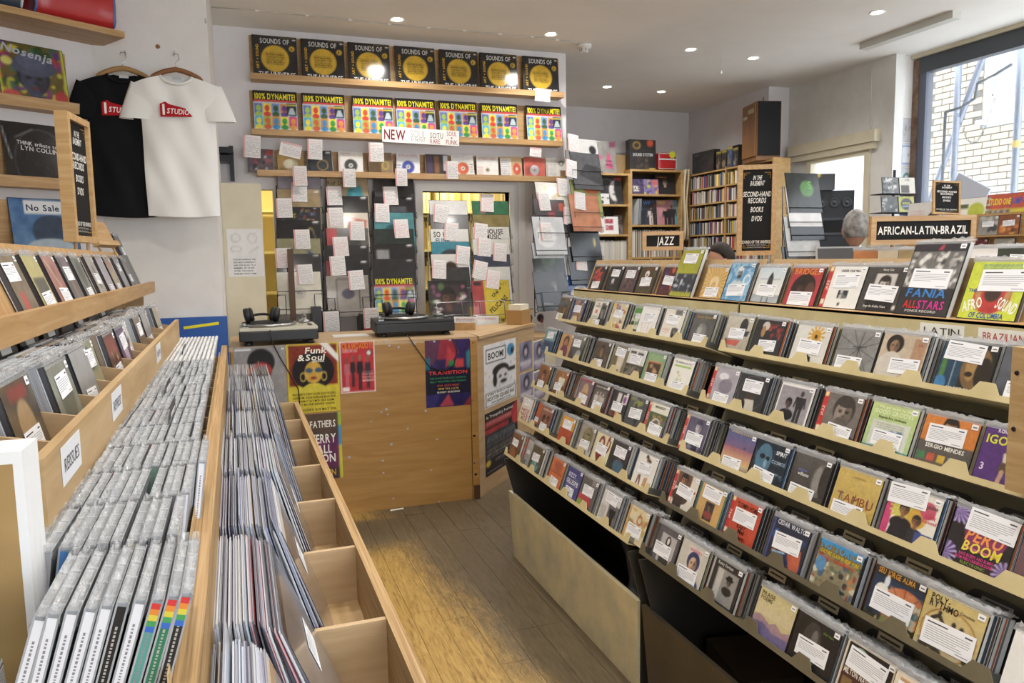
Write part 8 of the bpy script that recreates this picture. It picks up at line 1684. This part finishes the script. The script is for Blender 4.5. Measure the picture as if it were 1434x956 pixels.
# ---- record shelves under the big window
ws = empty('window_rack', Vector((0, 0, 0)), label='pine rack of records and CDs below the big window', cat='rack')
MB().box(4.576, 1.6, 0, 5.2, 4.3, 1.59).build('carcass', PLYY, ws)
MB().box(4.50, 1.6, 1.62, 4.56, 4.1, 1.63).build('ledge', OAKY, ws); MB().box(4.56, 1.6, 0, 4.575, 4.3, 1.77).build('back_board', OAKY, ws)
MB().box(4.47, 1.6, 1.50, 4.56, 4.1, 1.51).build('ledge', OAKY, ws)
for k, (px, py, z, w, h, bg, ops, lb, nm) in enumerate(((1289, 282, 1.5905, .30, .30, 'c8c4c0', [('E', .75, .6, .22, .35, '26262a'), ('E', .68, .66, .12, .16, '8a7a70'), ('K', .1, .2, .5, .5, 4, 'c09a98')], 'pale LP with a dark head on the window rack', 'lp_sleeve'), (1352, 280, 1.5905, .30, .30, 'e4e4dc', [('E', .65, .3, .2, .18, 'b8c43c'), ('E', .25, .7, .1, .1, '2f6a58'), ('E', .75, .78, .16, .14, '3a8a6a'), ('R', .08, .14, .45, .24, '55603a'), ('T', 'Jura', .25, .42, .08, 'c0404a')], 'white LP with green dots on the window rack', 'lp_sleeve'), (1405, 274, 1.5905, .31, .31, 'd8cc3a', [('R', 0, 0, 1, .32, 'c8503c'), ('R', .1, .34, .55, .95, '6a6460'), ('B', .1, .36, .55, .95, 20, ['26262a', 'b8b0a8', '8a8078'], .06), ('T', 'STUDIO ONE', .3, .16, .13, 'e4d83c', {'wide': .5}), ('T', 'JUMP-UP', .76, .16, .13, '3a5ab0', {'wide': .42})], 'yellow and red LP lettered STUDIO ONE JUMP-UP on the window rack', 'lp_sleeve'),
                                                   (1383, 305, 1.6305, .142, .125, '8a8a86', [('B', .1, .1, .9, .9, 8, ['3a3a3a', 'b8b8b4'], .12)], 'grey CD on the window rack ledge', 'cd'), (1412, 304, 1.6305, .142, .125, '8a4a2c', [('B', .1, .5, .9, .95, 12, ['d8803c', '3a2018', 'e8b04a'], .1)], 'fiery orange CD on the window rack ledge', 'cd'), (1368, 342, 1.5105, .142, .100, '7a2c34', [('R', .1, .3, .9, .7, '4a2028')], 'dark red CD on the lowest window ledge', 'cd'), (1405, 342, 1.5105, .142, .100, 'b8bcb4', [('B', .1, .2, .9, .8, 8, ['5a9a4a', 'c84a3a', 'e8e8e4'], .1)], 'white CD with green and red on the lowest window ledge', 'cd'))):
    X_ = 4.53 if nm == 'cd' else 4.60
    y = onx(px, py, X_).y
    if nm == 'cd': cd(frame((X_, y, z), FACE_L, 6), 'win%d' % k, bg, ops, lb, (.5, .42, 1.) if k < 5 else None, 18, h=h)
    else: flat_thing('lp_sleeve', 'LP', (X_ + .01, y, z), FACE_L, w, h, .005, 'win%d' % k, bg, ops, lb, tilt=9, n=34)
# crumpled paper plate on the sill behind the little sign
pl_ = MB().obox(Matrix.Translation((5.42, 4.55, 1.90)) @ Matrix.Rotation(.5, 4, 'X'), -.02, -.16, -.20, .0, .16, .20).build('ledger_sheet', mat('pale_blue_sheet', 'c4cad8', .6), label='pale blue sheet leaning in the big window', cat='sheet')
r_ = MB(); r_.smooth = True; r_.tube([(5.35, 3.2, 1.72), (5.35, 4.1, 1.72)], .04, 14); r_.build('paper_roll', mat('grey_white_roll', 'd2d6d8', .5), label='long pale paper roll lying on the window sill', cat='paper roll')

# ------------------------------------------------------------------ people
def person(loc, rz, label, pose, hair, skin, coat, trousers, head_tilt=(0, 0), grey=None):
    """one skinned body; pose = dict of joint positions (z up, +y = facing)"""
    root = empty('person', Matrix.Translation(loc) @ Matrix.Rotation(rz, 4, 'Z'), label=label, cat='person')
    J = pose
    order = ['pelvis', 'belly', 'chest', 'neckb', 'neckt', 'sL', 'eL', 'wL', 'hL', 'sR', 'eR', 'wR', 'hR', 'kL', 'aL', 'tL', 'kR', 'aR', 'tR', 'hipL', 'hipR']
    edges = [('pelvis', 'belly'), ('belly', 'chest'), ('chest', 'neckb'), ('neckb', 'neckt'), ('chest', 'sL'), ('sL', 'eL'), ('eL', 'wL'), ('wL', 'hL'), ('chest', 'sR'), ('sR', 'eR'), ('eR', 'wR'), ('wR', 'hR'), ('pelvis', 'hipL'), ('hipL', 'kL'), ('kL', 'aL'), ('aL', 'tL'), ('pelvis', 'hipR'), ('hipR', 'kR'), ('kR', 'aR'), ('aR', 'tR')]
    rad = {'pelvis': (.16, .12), 'belly': (.165, .125), 'chest': (.18, .125), 'neckb': (.065, .065), 'neckt': (.055, .058), 'sL': .075, 'eL': .05, 'wL': .036, 'hL': .04, 'sR': .075, 'eR': .05, 'wR': .036, 'hR': .04, 'hipL': .105, 'kL': .068, 'aL': .05, 'tL': .045, 'hipR': .105, 'kR': .068, 'aR': .05, 'tR': .045}
    me = bpy.data.meshes.new('body'); idx = {k: i for i, k in enumerate(order)}
    me.from_pydata([J[k] for k in order], [(idx[a], idx[b]) for a, b in edges], [])
    o = obj('body', me, root); md = o.modifiers.new('skin', 'SKIN')
    if not me.skin_vertices: me.skin_vertices.new()
    sv = me.skin_vertices[0].data
    for k in order:
        r = rad[k]; sv[idx[k]].radius = r if isinstance(r, tuple) else (r, r)
    sv[idx['pelvis']].use_root = True
    sb = o.modifiers.new('subd', 'SUBSURF'); sb.levels = 2; sb.render_levels = 2
    me.materials.append(mat('cloth_' + coat, coat, .85, spec=.2))
    # head, one shaped surface
    hc = Vector(J['head']); hb = MB(); hb.smooth = True; nu, nv = 22, 16
    for j in range(nv + 1):
        ph = math.pi * j / nv
        for i in range(nu):
            th = 2 * math.pi * i / nu
            x, y, z = math.sin(ph) * math.cos(th), math.sin(ph) * math.sin(th), math.cos(ph)
            wx, wy, wz = .076, .096, .122
            if z < -.2: wx *= 1 + .34 * (z + .2); wy *= 1 + .15 * (z + .2)
            px_, py_, pz_ = x * wx, y * wy, z * wz
            if y > .75 and -.35 < z < .15 and abs(x) < .28: py_ += .018 * (1 - abs(x) / .28)          # nose
            if y > .6 and .12 < z < .3: py_ -= .004
            hb.v.append((px_, py_, pz_))
    for j in range(nv):
        for i in range(nu): hb.f.append((j * nu + i, (j + 1) * nu + i, (j + 1) * nu + (i + 1) % nu, j * nu + (i + 1) % nu)); hb.c.append(None)
    HM = Matrix.Translation(hc) @ Matrix.Rotation(head_tilt[0], 4, 'X') @ Matrix.Rotation(head_tilt[1], 4, 'Z')
    SK = mat('skin_' + skin, skin, .5)
    hd = hb.build('head', SK, root, HM)
    for s in (-1, 1):
        e = MB(); e.smooth = True; e.lathe([(.004, -.030), (.016, -.022), (.020, 0), (.018, .018), (.006, .030)], n=12); e.build('ear', SK, hd, Matrix.Translation((s * .079, -.005, -.008)) @ Matrix.Diagonal((.45, .9, 1, 1)))
        e = MB(); e.smooth = True; e.lathe([(.001, -.006), (.010, -.004), (.011, 0), (.010, .004), (.001, .006)], n=10); e.build('eye', mat('eye_dark', '2a2220', .3), hd, Vector((s * .030, .082, .012)))
    m_ = MB(); m_.smooth = True; m_.tube([(-.022, .083, -.062), (0, .089, -.060), (.022, .083, -.062)], .005, 6); m_.build('mouth', mat('lip', '8a4a44', .5), hd)
    hr = MB(); hr.smooth = True; rs = np.random.RandomState(5)
    for j in range(nv + 1):
        ph = math.pi * j / nv
        for i in range(nu):
            th = 2 * math.pi * i / nu; x, y, z = math.sin(ph) * math.cos(th), math.sin(ph) * math.sin(th), math.cos(ph)
            k = 1.09 + .02 * rs.rand()
            lim = -.42 if y < .15 else (.32 + .5 * max(0, y - .15))
            if z < lim: z2 = lim; sc = k * (.985 if z > lim - .25 else .80)
            else: z2 = z; sc = k
            rr = math.sqrt(max(0, 1 - z2 * z2)); nrm = math.hypot(x, y) or 1
            if z < lim: xx, yy = x / nrm * rr * (.97 if z > lim - .25 else .7), y / nrm * rr * (.97 if z > lim - .25 else .7)
            else: xx, yy = x, y
            hr.v.append((xx * .078 * sc, yy * .098 * sc - .003, z2 * .124 * sc + .004))
    for j in range(nv):
        for i in range(nu): hr.f.append((j * nu + i, (j + 1) * nu + i, (j + 1) * nu + (i + 1) % nu, j * nu + (i + 1) % nu)); hr.c.append(None)
    hm = mat('hair_' + hair, hair, .7, spec=.3)
    if len(hm.node_tree.nodes) < 4:
        tc = nn(hm, 'ShaderNodeTexCoord'); n_ = nn(hm, 'ShaderNodeTexNoise', Scale=25., Detail=6.); lk(hm, tc.outputs['Object'], n_.inputs['Vector'])
        r_ = ramp(hm, n_.outputs[0], [(.3, hair), (.7, grey or hair)]); lk(hm, r_.outputs[0], bsdf(hm).inputs['Base Color']); bump(hm, n_.outputs[0], .2, .002)
    hr.build('hair', hm, hd)
    for s in ('L', 'R'):      # hands: palm and five fingers
        w = Vector(J['w' + s]); hnd = Vector(J['h' + s]); d = (hnd - w).normalized(); sd = d.cross(Vector((0, 0, 1)));  sd = sd.normalized() if sd.length > .1 else Vector((1, 0, 0)); up = sd.cross(d)
        m_ = MB(); m_.smooth = True; m_.tube([hnd - d * .01, hnd + d * .03, hnd + d * .07], [.030, .038, .032], 10)
        for f in range(4):
            b0 = hnd + d * .065 + sd * (.024 - .016 * f); l = (.06, .072, .066, .05)[f]
            m_.tube([b0, b0 + d * l * .5 - up * .006, b0 + d * l * .9 - up * .022, b0 + d * l - up * .034], [.0095, .009, .008, .006], 7)
        b0 = hnd + d * .02 + sd * .03; m_.tube([b0, b0 + sd * .02 + d * .025, b0 + sd * .026 + d * .055 - up * .01], [.011, .010, .007], 7)
        m_.build('hand', SK, root)
        t = Vector(J['t' + s]); a = Vector(J['a' + s])
        sh = MB(); sh.smooth = True; f = Vector((t.x - a.x, t.y - a.y, 0)).normalized(); b0 = Vector((a.x, a.y, .045))
        sh.tube([b0 - f * .06, b0, b0 + f * .10, b0 + f * .18], [.036, .044, .042, .030], 12); sh.build('shoe', mat('black_leather', '1a1a1c', .35), root)
    return root, hd
STAND = dict(pelvis=(0, 0, .93), belly=(0, .0, 1.10), chest=(0, -.01, 1.34), neckb=(0, -.015, 1.50), neckt=(0, .0, 1.58), head=(0, .02, 1.685),
             sL=(-.19, -.01, 1.42), eL=(-.25, .0, 1.14), wL=(-.22, .16, .98), hL=(-.20, .22, .97), sR=(.19, -.01, 1.42), eR=(.25, .0, 1.14), wR=(.22, .16, .98), hR=(.20, .22, .97),
             hipL=(-.09, 0, .88), kL=(-.10, .02, .49), aL=(-.10, -.01, .09), tL=(-.11, .12, .05), hipR=(.09, 0, .88), kR=(.10, .02, .49), aR=(.10, -.01, .09), tR=(.11, .12, .05))
r1, h1 = person(Vector((3.90, 4.08, 0)), math.radians(-30), 'person with short grey hair in a dark suit seen from behind', STAND, '5f5c5a', 'b98a72', '24262c', '24262c', (0, 0), 'a9a6a2')
cl = MB(); cl.smooth = True; cl.tube([(.068 * math.cos(a), -.012 + .068 * math.sin(a), 1.545 + .012 * math.sin(a)) for a in [k * math.pi / 8 for k in range(16)]], .018, 8, closed=True); cl.build('shirt_collar', mat('white_shirt', 'e8e8ec', .8), r1)
LEANP = dict(pelvis=(0, -.12, .88), belly=(0, -.02, 1.02), chest=(0, .14, 1.20), neckb=(0, .26, 1.35), neckt=(0, .31, 1.415), head=(0, .37, 1.49),
             sL=(-.19, .18, 1.27), eL=(-.24, .30, 1.02), wL=(-.18, .48, .98), hL=(-.16, .53, .975), sR=(.19, .18, 1.27), eR=(.24, .30, 1.02), wR=(.18, .48, .98), hR=(.16, .53, .975),
             hipL=(-.09, -.12, .84), kL=(-.10, .0, .47), aL=(-.10, -.08, .09), tL=(-.11, .05, .05), hipR=(.09, -.12, .84), kR=(.10, .0, .47), aR=(.10, -.08, .09), tR=(.11, .05, .05))
person(Vector((3.76, 4.80, 0)), math.radians(75), 'person with short dark hair leaning forward behind the CD rack', LEANP, '231c18', 'c08e74', '3a4048', '2a2c34', (math.radians(-10), 0), '38302a')

STUFF.build('cd_case_pile', CASE, label='more CDs packed behind the front covers in the racks and bins', cat='CD', kind='stuff')
